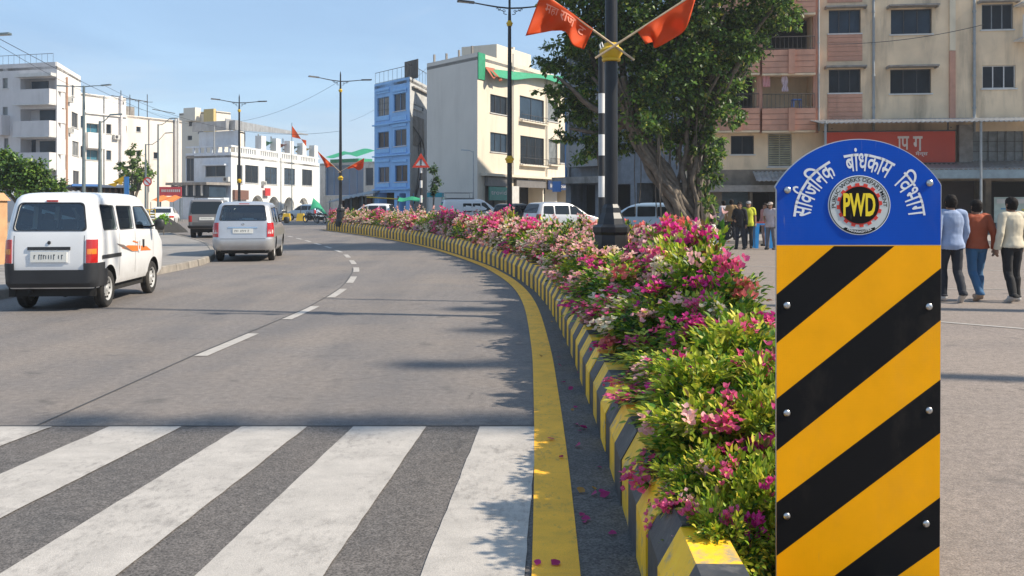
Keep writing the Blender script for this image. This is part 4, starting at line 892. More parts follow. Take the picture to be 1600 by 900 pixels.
def sedan(label, loc, rz, paint, **k):
    r, B = vehicle('parked_sedan', label, 'car', loc, rz, SED, paint, side=[[(-1.25, 1.04), (-.35, 1.02), (-.35, 1.37), (-.78, 1.35)], [(-.27, 1.02), (.80, 1.0), (.16, 1.34), (-.27, 1.37)]], rear=[(-.60, 1.06), (.60, 1.06), (.52, 1.38), (-.52, 1.38)], front=[(-.62, 1.06), (.62, 1.06), (.52, 1.37), (-.52, 1.37)], wheels=(-1.3, 1.28, .73, .31, .2), hollow=False, lamps=[(.58, .98, .72, .86, V_red)], plate=(.55, .67, .26), **k)
    B.patch(-1.2, 1.2, .30, .50, .02, 30).build('bumper', paint, r, smooth=35); return r
sedan('white sedan standing behind the dark gravel heap on the left', (-24.2, 64.5, 0), R(14), V_blue if False else V_white)
def hatch(name, label, loc, rz, paint, scale=1):
    r, B = vehicle(name, label, 'car', loc, rz, HAT, paint, side=[[(-1.55, 1.13), (-.98, 1.10), (-.98, 1.50), (-1.50, 1.50)], [(-.88, 1.10), (-.12, 1.09), (-.12, 1.52), (-.88, 1.52)], [(-.02, 1.09), (.78, 1.08), (.28, 1.46), (-.02, 1.52)]], rear=[(-.63, 1.16), (.63, 1.16), (.55, 1.585), (-.55, 1.585)], front=[(-.62, 1.12), (.62, 1.12), (.55, 1.5), (-.55, 1.5)], wheels=(-1.17, 1.19, .715, .31, .185), hollow=False, lamps=[(.66, .90, .70, 1.10, V_red)], plate=(.80, .93, .27), scale=scale)
    return r
hatch('parked_hatchback', 'silver car behind the flowers between the two tall black lamp posts', (2.6, 47.5, 0), R(-62), V_silver, 1.03)
hatch('parked_hatchback', 'pale car behind the base of the middle lamp post near the green shop board', (.35, 58.5, 0), R(-30), V_grey, 1.0)
hatch('parked_hatchback', 'small white car behind the median flowers in front of the blue building', (-10.9, 71.5, 0), R(78), V_white, 1.0)
hatch('parked_hatchback', 'blue grey car by the stalls beyond the far end of the median', (-21.4, 96, 0), R(65), V_blue, .98)
hatch('parked_hatchback', 'blue car under the fig tree beyond the lamp post base', (5.6, 41.5, 0), R(75), V_blue, 1.0)
tv, TB = vehicle('white_delivery_van', 'white high-roofed van side on before the blank cream wall', 'van', (-2.9, 63.5, 0), R(-78), VAN, V_white, side=[[(-.5, 1.0), (.0, 1.0), (.0, 1.5), (-.5, 1.5)], [(.08, 1.0), (.55, 1.0), (.55, 1.5), (.08, 1.5)], [(.63, 1.02), (1.22, 1.1), (.84, 1.54), (.63, 1.56)]], rear=[(-.5, 1.2), (.5, 1.2), (.45, 1.6), (-.45, 1.6)], front=[(-.58, 1.24), (.58, 1.24), (.50, 1.60), (-.50, 1.60)], wheels=(-1.13, 1.17, .635, .292, .165), hollow=False, scale=1.12)
mb = MB(); mb.box(-.6, -1.6, 1.80, .6, .2, 1.84)
for xx in (-.6, .6): mb.tube([(xx, -1.6, 1.8), (xx, -1.6, 2.15), (xx, .1, 2.15), (xx, .1, 1.8)], .02, 6)
mb.tube([(-.6, -1.6, 2.15), (.6, -1.6, 2.15)], .02, 6); mb.build('roof_rack', V_grey, tv)
# motorcycles
def motorcycle(label, loc, rz, tank, group=None):
    r = root('motorcycle', label, 'motorcycle', loc, rz, group)
    ty, ri = MB(), MB(); ty.lathe([(.22, -.04), (.27, -.05), (.30, -.03), (.305, 0), (.30, .03), (.27, .05), (.22, .04)], 20, axis='x', cap=False); tm_ = ty.mesh('tyre', V_rub, 40)
    ri.lathe([(.22, -.02), (.235, 0), (.22, .02), (.2, 0), (.22, -.02)], 20, axis='x', cap=False); 
    for k in range(6): a = math.pi*k/3; ri.tube([(0, .03*math.cos(a), .03*math.sin(a)), (0, .21*math.cos(a), .21*math.sin(a))], .012, 5)
    rm_ = ri.mesh('rim', V_rim, 40)
    for y in (-.62, .66):
        w_ = link('wheel', None, r); w_.location = (0, y, .305); link('tyre', tm_, w_); link('rim', rm_, w_)
    mb = MB(); mb.tube([(0, .45, .85), (0, .1, .72), (0, -.45, .70)], .03, 6); mb.tube([(0, .42, .8), (0, .2, .35), (0, -.25, .33), (0, -.5, .68)], .025, 6); mb.box(-.13, -.12, .28, .13, .26, .58); mb.tube([(.13, .2, .3), (.15, -.2, .27), (.15, -.75, .32)], .035, 8)
    for s_ in (-1, 1): mb.tube([(s_*.09, .66, .305), (s_*.08, .48, .82)], .02, 6); mb.tube([(s_*.1, -.62, .305), (s_*.1, -.4, .66)], .022, 6)
    mb.build('frame', V_under, r, smooth=40)
    mb = MB(); v = []; 
    for y, hw_, zt_, zb_ in ((-.08, .06, .84, .72), (.05, .13, .92, .70), (.25, .16, .95, .70), (.42, .10, .90, .76)): v += [(hw_*math.cos(a), y, (zt_+zb_)/2+(zt_-zb_)/2*math.sin(a)) for a in np.linspace(0, 2*math.pi, 10, endpoint=False)]
    mb.add(v, [tuple(range(9, -1, -1)), tuple(30+k for k in range(10))]+[(j*10+k, j*10+(k+1) % 10, j*10+10+(k+1) % 10, j*10+10+k) for j in range(3) for k in range(10)]); mb.build('fuel_tank', tank, r, smooth=50)
    mb = MB(); mb.hexa([(-.12, -.72, .74), (.12, -.72, .74), (.13, -.06, .70), (-.13, -.06, .70), (-.10, -.74, .84), (.10, -.74, .84), (.11, -.06, .80), (-.11, -.06, .80)]); mb.build('seat', V_blk, r)
    mb = MB(); mb.tube([(-.36, .34, 1.02), (-.2, .42, 1.0), (0, .47, .97), (.2, .42, 1.0), (.36, .34, 1.02)], .015, 6)
    for s_ in (-1, 1): mb.tube([(s_*.22, .4, 1.0), (s_*.27, .4, 1.16)], .007, 5); mb.box(s_*.27-.05, .38, 1.14, s_*.27+.05, .40, 1.21)
    mb.build('handlebar', V_blk, r); mb = MB(); mb.lathe([(.03, -.08), (.085, -.03), (.09, .03), (.08, .05), (.001, .055)], 14, (0, .55, .9), 'y'); mb.build('headlamp', V_chr, r, smooth=40)
    mb = MB(); mb.tube([(0, .97, .36), (0, .88, .56), (0, .66, .64), (0, .46, .58)], .05, 6); mb.build('front_mudguard', tank, r); mb = MB(); mb.box(-.06, -.86, .66, .06, -.72, .74); mb.build('tail_lamp', V_red, r)
    return r
T_red = mat('tank_red', (.35, .02, .02), .3, coat=.6); T_blk = mat('tank_black', (.02, .02, .022), .25, coat=.6); T_blu = mat('tank_blue', (.03, .09, .28), .3, coat=.6)
for k, (px, Y, rz_, tk, lab) in enumerate([(486, 84, 60, T_blk, 'black motorcycle nearest the far end of the median kerb'), (502, 80, 40, T_blk, 'motorcycle parked by the first blocks of the far median'), (464, 98, 75, T_red, 'red motorcycle near the yellow bollards before the arches'), (448, 102, 80, T_blk, 'black motorcycle under the red notice board by the arches'), (1112, 38.6, 70, T_blk, 'black motorcycle beside the limewashed tree base'), (1128, 39.4, 62, T_blu, 'blue motorcycle with people gathered round it outside the shops')]):
    motorcycle(lab, ((px-800)*Y/F, Y, .16 if Y < 50 else 0), R(rz_), tk)
# ------------------------------------------------------------ buildings
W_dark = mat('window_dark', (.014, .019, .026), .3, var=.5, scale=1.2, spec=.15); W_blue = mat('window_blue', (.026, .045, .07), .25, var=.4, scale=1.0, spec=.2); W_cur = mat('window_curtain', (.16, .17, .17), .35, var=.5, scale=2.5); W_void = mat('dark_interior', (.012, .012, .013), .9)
F_wht = mat('frame_white', (.55, .54, .52), .6); F_gry = mat('frame_grey', (.20, .21, .22), .6); F_dk = mat('frame_dark', (.05, .05, .055), .6); F_blu = mat('frame_blue', (.10, .25, .48), .6); IRON = mat('iron_grille', (.06, .055, .05), .6, .3)
class Bld:
    def __init__(s, name, label, loc, cat='building'):
        s.r = root(name, label, cat, (loc[0], loc[1], 0)); s.o = Vector((loc[0], loc[1], 0))
    def part(s, mb, name, m, parent=None, smooth=None):
        mb.v = [tuple(Vector(p)-s.o) for p in mb.v]; return mb.build(name, m, parent or s.r, smooth)
    def facade(s, f, H, wins, m, z0=0.0, name='wall', u0=0, u1=None):
        """wall with real openings; wins = [(px0,py0,px1,py1,opts)]"""
        u1 = f.w if u1 is None else u1; hs = []
        for wv in wins:
            o = dict(d=.16, mull=2, pane=None, frame=F_gry, kind='window', bars=0, sill=True, hood=None); o.update(wv[4] if len(wv) > 4 else {})
            r = f.rect(*wv[:4]); hs.append((max(r[0], u0+.02), max(r[1], z0+.01), min(r[2], u1-.02), min(r[3], H-.02), o))
        us = sorted({u0, u1, *[h[0] for h in hs], *[h[2] for h in hs]}); zs = sorted({z0, H, *[h[1] for h in hs], *[h[3] for h in hs]})
        mb = MB()
        for i in range(len(us)-1):
            for j in range(len(zs)-1):
                if us[i+1]-us[i] < 1e-5 or zs[j+1]-zs[j] < 1e-5: continue
                um, zm = (us[i]+us[i+1])/2, (zs[j]+zs[j+1])/2
                if any(h[0] < um < h[2] and h[1] < zm < h[3] for h in hs): continue
                mb.add([f.pt(us[i], zs[j]), f.pt(us[i+1], zs[j]), f.pt(us[i+1], zs[j+1]), f.pt(us[i], zs[j+1])], [(0, 1, 2, 3)])
        for (a, b, c, d, o) in hs:
            D = -o['d']
            for q in (((a, b), (c, b)), ((c, b), (c, d)), ((c, d), (a, d)), ((a, d), (a, b))):
                mb.add([f.pt(*q[0]), f.pt(*q[1]), f.pt(*q[1], D), f.pt(*q[0], D)], [(0, 1, 2, 3)])
        wl = s.part(mb, name, m)
        for (a, b, c, d, o) in hs:
            if o['kind'] == 'window': s.window(f, a, b, c, d, o)
            elif o['kind'] == 'void':
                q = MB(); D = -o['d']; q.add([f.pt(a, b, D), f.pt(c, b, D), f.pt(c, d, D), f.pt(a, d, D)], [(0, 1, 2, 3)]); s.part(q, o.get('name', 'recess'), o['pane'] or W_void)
        return wl
    def window(s, f, a, b, c, d, o):
        D = -o['d']; t = .05; mb = MB(); e = .004
        f.bx(mb, a+e, b+e, c-e, b+t, D+.01, D+.07); f.bx(mb, a+e, d-t, c-e, d-e, D+.01, D+.07); f.bx(mb, a+e, b+t, a+t, d-t, D+.01, D+.07); f.bx(mb, c-t, b+t, c-e, d-t, D+.01, D+.07)
        for k in range(1, o['mull']):
            u = a+(c-a)*k/o['mull']; f.bx(mb, u-t*.5, b+t, u+t*.5, d-t, D+.012, D+.065)
        wn = s.part(mb, 'window', o['frame'])
        q = MB(); q.add([f.pt(a+e, b+e, D+.03), f.pt(c-e, b+e, D+.03), f.pt(c-e, d-e, D+.03), f.pt(a+e, d-e, D+.03)], [(0, 1, 2, 3)]); s.part(q, 'pane', o['pane'] or random.choice([W_dark, W_dark, W_blue]), wn)
        if o['sill']: q = MB(); f.bx(q, a-.08, b-.07, c+.08, b-.004, -.02, .07); s.part(q, 'sill', o.get('sillm', F_wht), wn)
        if o['bars']:
            q = MB()
            for k in range(1, o['bars']): u = a+(c-a)*k/o['bars']; f.bx(q, u-.012, b, u+.012, d, -.05, -.026)
            for k in (.33, .66): z = b+(d-b)*k; f.bx(q, a, z-.012, c, z+.012, -.06, -.05)
            s.part(q, 'grille', IRON, wn)
        if o['hood']:
            q = MB(); f.bx(q, a-.22, d+.06, c+.22, d+.14, 0.002, o['hood']); f.bx(q, a-.22, d-.0, a-.14, d+.06, .002, o['hood']*.8); f.bx(q, c+.14, d-.0, c+.22, d+.06, .002, o['hood']*.8); s.part(q, 'window_hood', o.get('hoodm', M_hood), wn)
    def roof(s, pts, H, m, par=.0, name='roof', th=.25):
        mb = MB(); mb.prism([(p[0], p[1]) for p in pts], lambda a, b, d: (a, b, d), H-th, H-.005); return s.part(mb, name, m)
    def plain(s, pts, z0, z1, m, name='wall'):
        """plain walls along an open polyline of ground points"""
        mb = MB()
        for a, b in zip(pts[:-1], pts[1:]): mb.add([(a[0], a[1], z0), (b[0], b[1], z0), (b[0], b[1], z1), (a[0], a[1], z1)], [(0, 1, 2, 3)])
        return s.part(mb, name, m)
    def parapet(s, f, H, h, m, th=.15, name='parapet', u0=None, u1=None):
        mb = MB(); f.bx(mb, 0 if u0 is None else u0, H, f.w if u1 is None else u1, H+h, -th, .003); return s.part(mb, name, m)
    def rail(s, f, u0, u1, z0, z1, d, n, m, name='railing', r=.018):
        mb = MB(); mb.tube([f.pt(u0, z1, d), f.pt(u1, z1, d)], r*1.4, 6); mb.tube([f.pt(u0, z0+.06, d), f.pt(u1, z0+.06, d)], r, 6)
        for k in range(n+1): u = u0+(u1-u0)*k/n; mb.tube([f.pt(u, z0, d), f.pt(u, z1, d)], r*.8, 5, cap=False)
        return s.part(mb, name, m)
def pxp(px, Y): return ((px-800)*Y/F, Y)
M_hood = mat('weathered_concrete', (.26, .24, .22), .95, var=.3, scale=3, bump=.5, bscale=25, stain=.8, stain_col=(.05, .045, .04))
M_roofc = mat('roof_concrete', (.22, .21, .2), .95, var=.2)
# --- beige apartment block over shops, right
B_bei = mat('beige_plaster', (.72, .555, .375), .9, var=.14, scale=.9, bump=.25, bscale=14, stain=.85, stain_col=(.13, .105, .08), sscale=.9)
B_cre = mat('cream_plaster', (.66, .56, .41), .9, var=.12, scale=.9, bump=.2, bscale=14, stain=.5, stain_col=(.2, .16, .12))
B_pin = mat('terracotta_cladding', (.50, .26, .18), .85, var=.15, scale=2, stain=.5, stain_col=(.14, .08, .06)); B_gst = mat('grey_seepage', (.30, .29, .29), .9, var=.3, scale=1.5, stain=.6); M_tin = mat('tin_sheet', (.36, .37, .38), .55, .3, var=.25, scale=2, stain=.7, stain_col=(.12, .08, .06)); M_pipe = mat('drain_pipe', (.27, .29, .30), .6, var=.2); M_steelblue = mat('painted_shutter', (.10, .15, .18), .6, var=.2); M_shut = mat('grey_shutter', (.16, .15, .145), .6, var=.2)
A_, B_ = pxp(1084, 48.5), pxp(1700, 46.0)
bI = Bld('apartment_block', 'beige apartment block with terracotta balconies above the shops on the right', A_)
f = Face(A_, B_); H = 16.0
hood = dict(hood=.42, mull=3, frame=F_dk, d=.2); M_hd = M_hood
ws = [(1295, 15, 1345, 52, hood), (1295, 108, 1345, 145, hood), (1392, 14, 1456, 53, dict(hood=.6, mull=3, frame=F_dk, d=.2)), (1391, 108, 1455, 146, dict(hood=.62, mull=3, frame=F_dk, d=.2)), (1534, 6, 1583, 46, dict(mull=3, frame=F_gry, hood=.4)), (1535, 102, 1587, 138, dict(mull=3, frame=F_wht, bars=0)),
      (1295, -78, 1345, -41, hood), (1392, -79, 1456, -40, hood), (1534, -90, 1583, -50, hood), (1640, 100, 1690, 138, hood), (1640, 6, 1690, 46, hood),
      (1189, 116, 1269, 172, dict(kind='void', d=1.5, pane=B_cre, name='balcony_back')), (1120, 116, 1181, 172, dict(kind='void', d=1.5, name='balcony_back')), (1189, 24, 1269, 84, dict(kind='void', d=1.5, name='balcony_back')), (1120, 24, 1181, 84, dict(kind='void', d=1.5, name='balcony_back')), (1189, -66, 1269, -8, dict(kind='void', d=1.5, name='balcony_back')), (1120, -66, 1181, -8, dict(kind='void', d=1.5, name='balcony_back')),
      (1142, 212, 1178, 241, dict(mull=2, frame=F_dk, pane=W_dark)), (1108, 215, 1132, 243, dict(mull=1, frame=F_dk, pane=W_dark)), (1200, 208, 1237, 260, dict(mull=2, frame=F_wht, pane=W_cur)),
      (1518, 205, 1600, 252, dict(mull=3, frame=F_gry, pane=W_cur, bars=6)),
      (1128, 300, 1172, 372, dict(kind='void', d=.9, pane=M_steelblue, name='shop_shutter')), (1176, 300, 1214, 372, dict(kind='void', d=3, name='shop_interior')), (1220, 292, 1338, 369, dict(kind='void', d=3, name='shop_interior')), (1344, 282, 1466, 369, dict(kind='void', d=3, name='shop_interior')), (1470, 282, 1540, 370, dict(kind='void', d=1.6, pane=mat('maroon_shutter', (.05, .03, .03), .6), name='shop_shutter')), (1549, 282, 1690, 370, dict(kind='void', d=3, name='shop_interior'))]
zsp = f.z(1400, 264); B_shade = mat('shaded_plaster', (.20, .165, .13), .9, var=.25, stain=.7, stain_col=(.06, .05, .04))  # lower wall darkened in its colour to carry the shade under the canopy
bI.facade(f, H, [q for q in ws if q[1] < 262], B_bei, zsp); bI.facade(f, zsp, [q for q in ws if q[1] >= 262], B_shade)
bk = 12; C_ = f.pt(f.w, 0, -bk); D_ = f.pt(0, 0, -bk)
bI.plain([f.pt(0, 0), D_, C_, f.pt(f.w, 0)], 0, H, B_bei); bI.roof([f.pt(0, 0), f.pt(f.w, 0), C_, D_], H, M_roofc)
zt_ = lambda px, py: f.z(px, py)
def slats(px0, px1, py0, py1, d0, d1, n, name='cladding', mm=None):
    for k in range(n):
        mb = MB(); z1 = zt_(px0, py0+(py1-py0)*k/n); z0 = zt_(px0, py0+(py1-py0)*(k+1)/n); f.bx(mb, f.u(px0), z0+.018, f.u(px1), z1, d0, d1-.012*((k*7) % 3)/3); bI.part(mb, 'cladding_board', mm or B_pin)
for (y0, y1) in ((52.5, 96), (146.5, 190), (-40, 5)): slats(1293, 1347, y0, y1, .003, .05, 6)
for (x0, x1) in ((1110, 1184), (1188, 1270)):
    for (y0, y1) in ((172, 206), (82, 118), (-8, 26)):
        slats(x0, x1, y0, y1, .004, .75, 4)
        xm = x0+(x1-x0)*.55; slats(xm-5, xm+5, y0-1, y1+1, .755, .85, 1)
        mb = MB(); f.bx(mb, f.u(x0), zt_(x0, y1)-.1, f.u(x1), zt_(x0, y1), .004, .74); bI.part(mb, 'balcony_slab', B_bei)
    for (y0, y1) in ((150, 172), (62, 82)): bI.rail(f, f.u(x0+1), f.u(x1-1), zt_(x0, y1), zt_(x0, y0), .68, 12, IRON)
for x in (1186, 1273):
    mb = MB(); f.bx(mb, f.u(x-4), zt_(x, 208), f.u(x+4), H-.1, .006, .35); f.bx(mb, f.u(x-1.2), zt_(x, 208), f.u(x+1.2), H-.1, .36, .40); bI.part(mb, 'pilaster', B_pin)
mb = MB(); f.bx(mb, f.u(1483), zt_(1483, 190), f.u(1492), zt_(1483, 80), .004, .12); bI.part(mb, 'pilaster', B_pin)
mb = MB(); f.bx(mb, f.u(1483), zt_(1483, 79.5), f.u(1492), H-.2, .004, .12); bI.part(mb, 'pilaster', B_cre)
for x, r_ in ((1276.5, .055), (1364, .07), (1521, .07)):
    mb = MB(); mb.tube([f.pt(f.u(x), zt_(x, 206), .46 if x < 1280 else .12), f.pt(f.u(x), H, .46 if x < 1280 else .12)], r_, 8)
    for y in (20, 70, 120, 170): mb.tube([f.pt(f.u(x), zt_(x, y), .46 if x < 1280 else .12), f.pt(f.u(x), zt_(x, y)+.09, .46 if x < 1280 else .12)], r_*1.35, 8)
    bI.part(mb, 'drain_pipe', M_pipe, smooth=40)
mb = MB(); 
for k in range(14): z = zt_(1200, 258)+(zt_(1200, 209)-zt_(1200, 258))*k/14; mb.hexa([f.pt(f.u(1201), z, .005), f.pt(f.u(1236), z, .005), f.pt(f.u(1236), z, .03), f.pt(f.u(1201), z, .03), f.pt(f.u(1201), z+.07, -.05), f.pt(f.u(1236), z+.07, -.05), f.pt(f.u(1236), z+.075, -.03), f.pt(f.u(1201), z+.075, -.03)])
bI.part(mb, 'louvre', mat('louvre_blades', (.36, .33, .22), .6, var=.3))
def corrugated(face, u0, u1, z0, d0, z1, d1, pitch, amp, m, name, th=.03, parent=None, bl=None):
    mb = MB(); n = int((u1-u0)/pitch*4); v = []
    for k in range(n+1):
        u = u0+(u1-u0)*k/n; a = amp*math.sin(2*math.pi*k/4+.4); v += [face.pt(u, z0+a, d0), face.pt(u, z1+a, d1), face.pt(u, z0+a-th, d0), face.pt(u, z1+a-th, d1)]
    fs = []
    for k in range(n): o = 4*k; fs += [(o, o+1, o+5, o+4), (o+2, o+6, o+7, o+3), (o+1, o+3, o+7, o+5), (o, o+4, o+6, o+2)]
    mb.add(v, fs); return bl.part(mb, name, m)
corrugated(f, f.u(1262), f.u(1690), zt_(1400, 186), .02, zt_(1400, 186)-.4, 3.0, .22, .03, M_tin, 'canopy', bl=bI)
corrugated(f, f.u(1410), f.u(1690), zt_(1450, 252), .02, zt_(1450, 266), 2.4, .22, .03, M_tin, 'canopy', bl=bI)
corrugated(f, f.u(1176), f.u(1246), zt_(1200, 268), .02, zt_(1200, 283), 1.5, .22, .025, M_tin, 'canopy', bl=bI)
mb = MB(); f.bx(mb, f.u(1412), zt_(1450, 281), f.u(1690), zt_(1450, 268), 2.38, 2.44); bI.part(mb, 'fascia', mat('canopy_fascia', (.23, .29, .32), .6, var=.2))
mb = MB(); f.bx(mb, f.u(1084), zt_(1150, 300), f.u(1246), zt_(1150, 290), .005, .9); bI.part(mb, 'ledge', M_hood)
for x in (1272, 1500):
    mb = MB(); mb.tube([f.pt(f.u(x), .16, 2.85), f.pt(f.u(x), zt_(x, 197), 2.85)], .06, 8); bI.part(mb, 'canopy_post', M_pipe)
mb = MB(); f.bx(mb, f.u(1494), zt_(1500, 256), f.u(1515), zt_(1500, 196), .005, .45); bI.part(mb, 'pier', M_hood)
# red shop banner with its white lettering, hung under the canopy
S_ban = mat('banner_red', (.46, .040, .014), .5, var=.12, scale=.7); S_bw = mat('banner_white', (.62, .55, .52), .5)
pb = f.pt(f.u(1380), 0, .9); bn_ = root('shop_banner', 'red and orange shop banner with white lettering under the tin canopy', 'sign', (pb.x, pb.y, 0)); rb_ = Rel(bn_); fb = Face(f.pt(0, 0, .9).xy, f.pt(f.w, 0, .9).xy)
mb = MB(); fb.bx(mb, fb.u(1288), fb.z(1400, 254), fb.u(1492), fb.z(1400, 206), 0, .05); rb_.build(mb, 'panel', S_ban, bn_)
mb = MB(); fb.bx(mb, fb.u(1286), fb.z(1400, 258), fb.u(1494), fb.z(1400, 254.3), -.01, .07); fb.bx(mb, fb.u(1286), fb.z(1400, 205.7), fb.u(1494), fb.z(1400, 204), -.01, .07); rb_.build(mb, 'frame', F_dk, bn_)
mb = MB(); fb.bx(mb, fb.u(1292), fb.z(1400, 205.7), fb.u(1294), fb.z(1400, 192), 0, .05); fb.bx(mb, fb.u(1480), fb.z(1400, 205.7), fb.u(1482), fb.z(1400, 192), 0, .05); mb.tube([fb.pt(fb.u(1300), fb.z(1400, 200), 0), f.pt(f.u(1300), f.z(1400, 200), 0)], .03, 6); mb.tube([fb.pt(fb.u(1486), fb.z(1400, 200), 0), f.pt(f.u(1486), f.z(1400, 200), 0)], .03, 6); rb_.build(mb, 'bracket', F_dk, bn_)
def on_face(body, fc, px0, py0, py1, d, m, nm, r_, rel, width=None, bold=.02):
    v, fs = text_mb(body, 1, bold); xs = [p[0] for p in v]; ys = [p[1] for p in v]; u0 = fc.u(px0); z0, z1 = fc.z(px0, py1), fc.z(px0, py0); k = (z1-z0)/(max(ys)-min(ys)); ku = k if width is None else (fc.u(width)-u0)/(max(xs)-min(xs))
    mb = MB(); mb.add([fc.pt(u0+(p[0]-min(xs))*ku, z0+(p[1]-min(ys))*k, d) for p in v], fs); return rel.build(mb, nm, m, r_)
on_face('\u093e\u092a', fb, 1402, 213, 234, .055, S_bw, 'lettering', bn_, rb_, 1420); on_face('\u0917', fb, 1426, 213, 236, .055, S_bw, 'lettering', bn_, rb_, 1441); on_face('\u092e\u0947\u0928\u094d\u0938', fb, 1430, 236, 245, .055, S_bw, 'lettering', bn_, rb_, 1449)
# poster board by the shop door, balcony grille, laundry
pp = f.pt(f.u(1580), 0, .6); po_ = root('poster_board', 'bright poster board with small pictures by the shop at the right edge', 'poster', (pp.x, pp.y, .16)); rp_ = Rel(po_); fp = Face(f.pt(0, 0, .6).xy, f.pt(f.w, 0, .6).xy)
mb = MB(); fp.bx(mb, fp.u(1553), fp.z(1580, 348), fp.u(1612), fp.z(1580, 308), 0, .05); rp_.build(mb, 'panel', mat('poster_paper', (.42, .50, .46), .5, var=.2), po_)
mb = MB(); fp.bx(mb, fp.u(1556), .16, fp.u(1558), fp.z(1580, 348), -.02, .03); fp.bx(mb, fp.u(1604), .16, fp.u(1606), fp.z(1580, 348), -.02, .03); rp_.build(mb, 'leg', F_gry, po_)
for k in range(16):
    c = random.choice([(.6, .5, .05), (.05, .25, .45), (.1, .35, .12), (.5, .08, .06), (.6, .6, .58), (.05, .3, .5)]); mb = MB(); x = 1555+random.random()*48; y = 312+random.random()*30; ww, hh_ = random.uniform(3, 8), random.uniform(3, 7)
    fp.bx(mb, fp.u(x), fp.z(1580, y+hh_*.6), fp.u(x+ww), fp.z(1580, y), .051+.003*k, .0525+.003*k); rp_.build(mb, 'picture', mat('poster_ink_%d' % (hash(c) % 997), c, .5), po_)
mb = MB(); fp.bx(mb, fp.u(1556), fp.z(1580, 318), fp.u(1612), fp.z(1580, 311), .105, .107); rp_.build(mb, 'heading', F_wht, po_)
mb = MB()
for z in (zt_(1590, 66), zt_(1590, 12)): f.bx(mb, f.u(1583), z, f.u(1660), z+.08, .05, 1.2)
for k in range(9): u = f.u(1583)+k*.28; f.bx(mb, u, zt_(1590, 66), u+.04, zt_(1590, 30), 1.16, 1.2)
f.bx(mb, f.u(1583), zt_(1590, 66), f.u(1660), zt_(1590, 52), 1.205, 1.24); bI.part(mb, 'balcony', F_wht)
C_pk = mat('washed_pink_cloth', (.60, .30, .30), .9); C_lv = mat('lilac_cloth', (.55, .45, .50), .9)
for (x0, x1, y0, y1, m_, nm, lab) in ((1190, 1201, 117, 138, C_pk, 'hanging_towel', 'pink towel hanging on the left of the apartment balcony'), (1219, 1229, 119, 145, C_lv, 'hanging_shirt', 'pale lilac shirt hanging in the middle of the apartment balcony')):
    q = f.pt(f.u((x0+x1)/2), zt_(x0, y0), .45); r_ = root(nm, lab, 'laundry', q); mb = MB(); w_ = (f.u(x1)-f.u(x0)); h_ = zt_(x0, y0)-zt_(x0, y1)
    prof = (lambda a, b: 1) if 'towel' in nm else (lambda a, b: .55+.5*abs(math.sin(b*5)))
    mb.grid(lambda a, b: tuple(f.d*((a-.5)*w_*prof(a, b))+Vector((0, .05*math.sin(a*14+b*4), -b*h_))), 10, 8); o = mb.build('cloth', m_, r_, smooth=80); sm_ = o.modifiers.new('s', 'SOLIDIFY'); sm_.thickness = .01
    mb = MB(); mb.tube([tuple(-f.d*.6), tuple(f.d*.6)], .006, 5); mb.build('line', IRON, r_)
q = f.pt(f.u(1243), zt_(1243, 170.5), .3); ch_ = root('plastic_chair', 'blue plastic stool standing on the apartment balcony', 'stool', q); mb = MB(); mb.box(-.22, -.2, .42, .22, .2, .47); mb.build('seat', mat('blue_plastic', (.02, .10, .35), .4), ch_)
for x in (-.18, .18):
    for y in (-.16, .16): mb = MB(); mb.tube([(x*1.15, y*1.15, 0), (x, y, .42)], .025, 6); mb.build('leg', MATS['blue_plastic'], ch_)
# --- dark building behind the fig tree
A2, B2 = pxp(884, 66), pxp(1100, 56)
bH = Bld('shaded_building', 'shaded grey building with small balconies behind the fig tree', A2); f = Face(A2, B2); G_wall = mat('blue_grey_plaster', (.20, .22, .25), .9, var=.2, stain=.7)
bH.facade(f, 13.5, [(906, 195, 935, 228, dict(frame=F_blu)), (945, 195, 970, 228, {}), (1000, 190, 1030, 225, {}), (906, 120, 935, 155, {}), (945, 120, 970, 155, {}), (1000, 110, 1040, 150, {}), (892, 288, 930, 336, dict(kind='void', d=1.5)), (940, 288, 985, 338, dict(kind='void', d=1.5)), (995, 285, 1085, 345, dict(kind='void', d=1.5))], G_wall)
bk_ = f.pt(0, 0, -10); bH.plain([f.pt(0, 0), bk_, f.pt(f.w, 0, -10), f.pt(f.w, 0)], 0, 13.5, G_wall); bH.roof([f.pt(0, 0), f.pt(f.w, 0), f.pt(f.w, 0, -10), bk_], 13.5, M_roofc)
for (y0, y1) in ((228, 262), (152, 184)):
    mb = MB(); f.bx(mb, f.u(903), f.z(903, y1), f.u(952), f.z(903, y0), .004, 1.1); bH.part(mb, 'balcony', mat('grey_balcony', (.28, .28, .28), .9, stain=.6))
for x, c in ((887, F_blu), (891, M_pipe)):
    mb = MB(); mb.tube([f.pt(f.u(x), f.z(x, 285), .15), f.pt(f.u(x), 13.3, .15)], .09, 8); bH.part(mb, 'drain_pipe', c)
mb = MB(); f.bx(mb, f.u(884), f.z(884, 288), f.u(960), f.z(884, 278), .004, 1.3); bH.part(mb, 'canopy', M_hood)
mb = MB(); f.bx(mb, f.u(886), f.z(886, 300), f.u(899), f.z(886, 284), 1.305, 1.36); bH.part(mb, 'shop_sign', mat('sign_blue', (.03, .16, .45), .5))
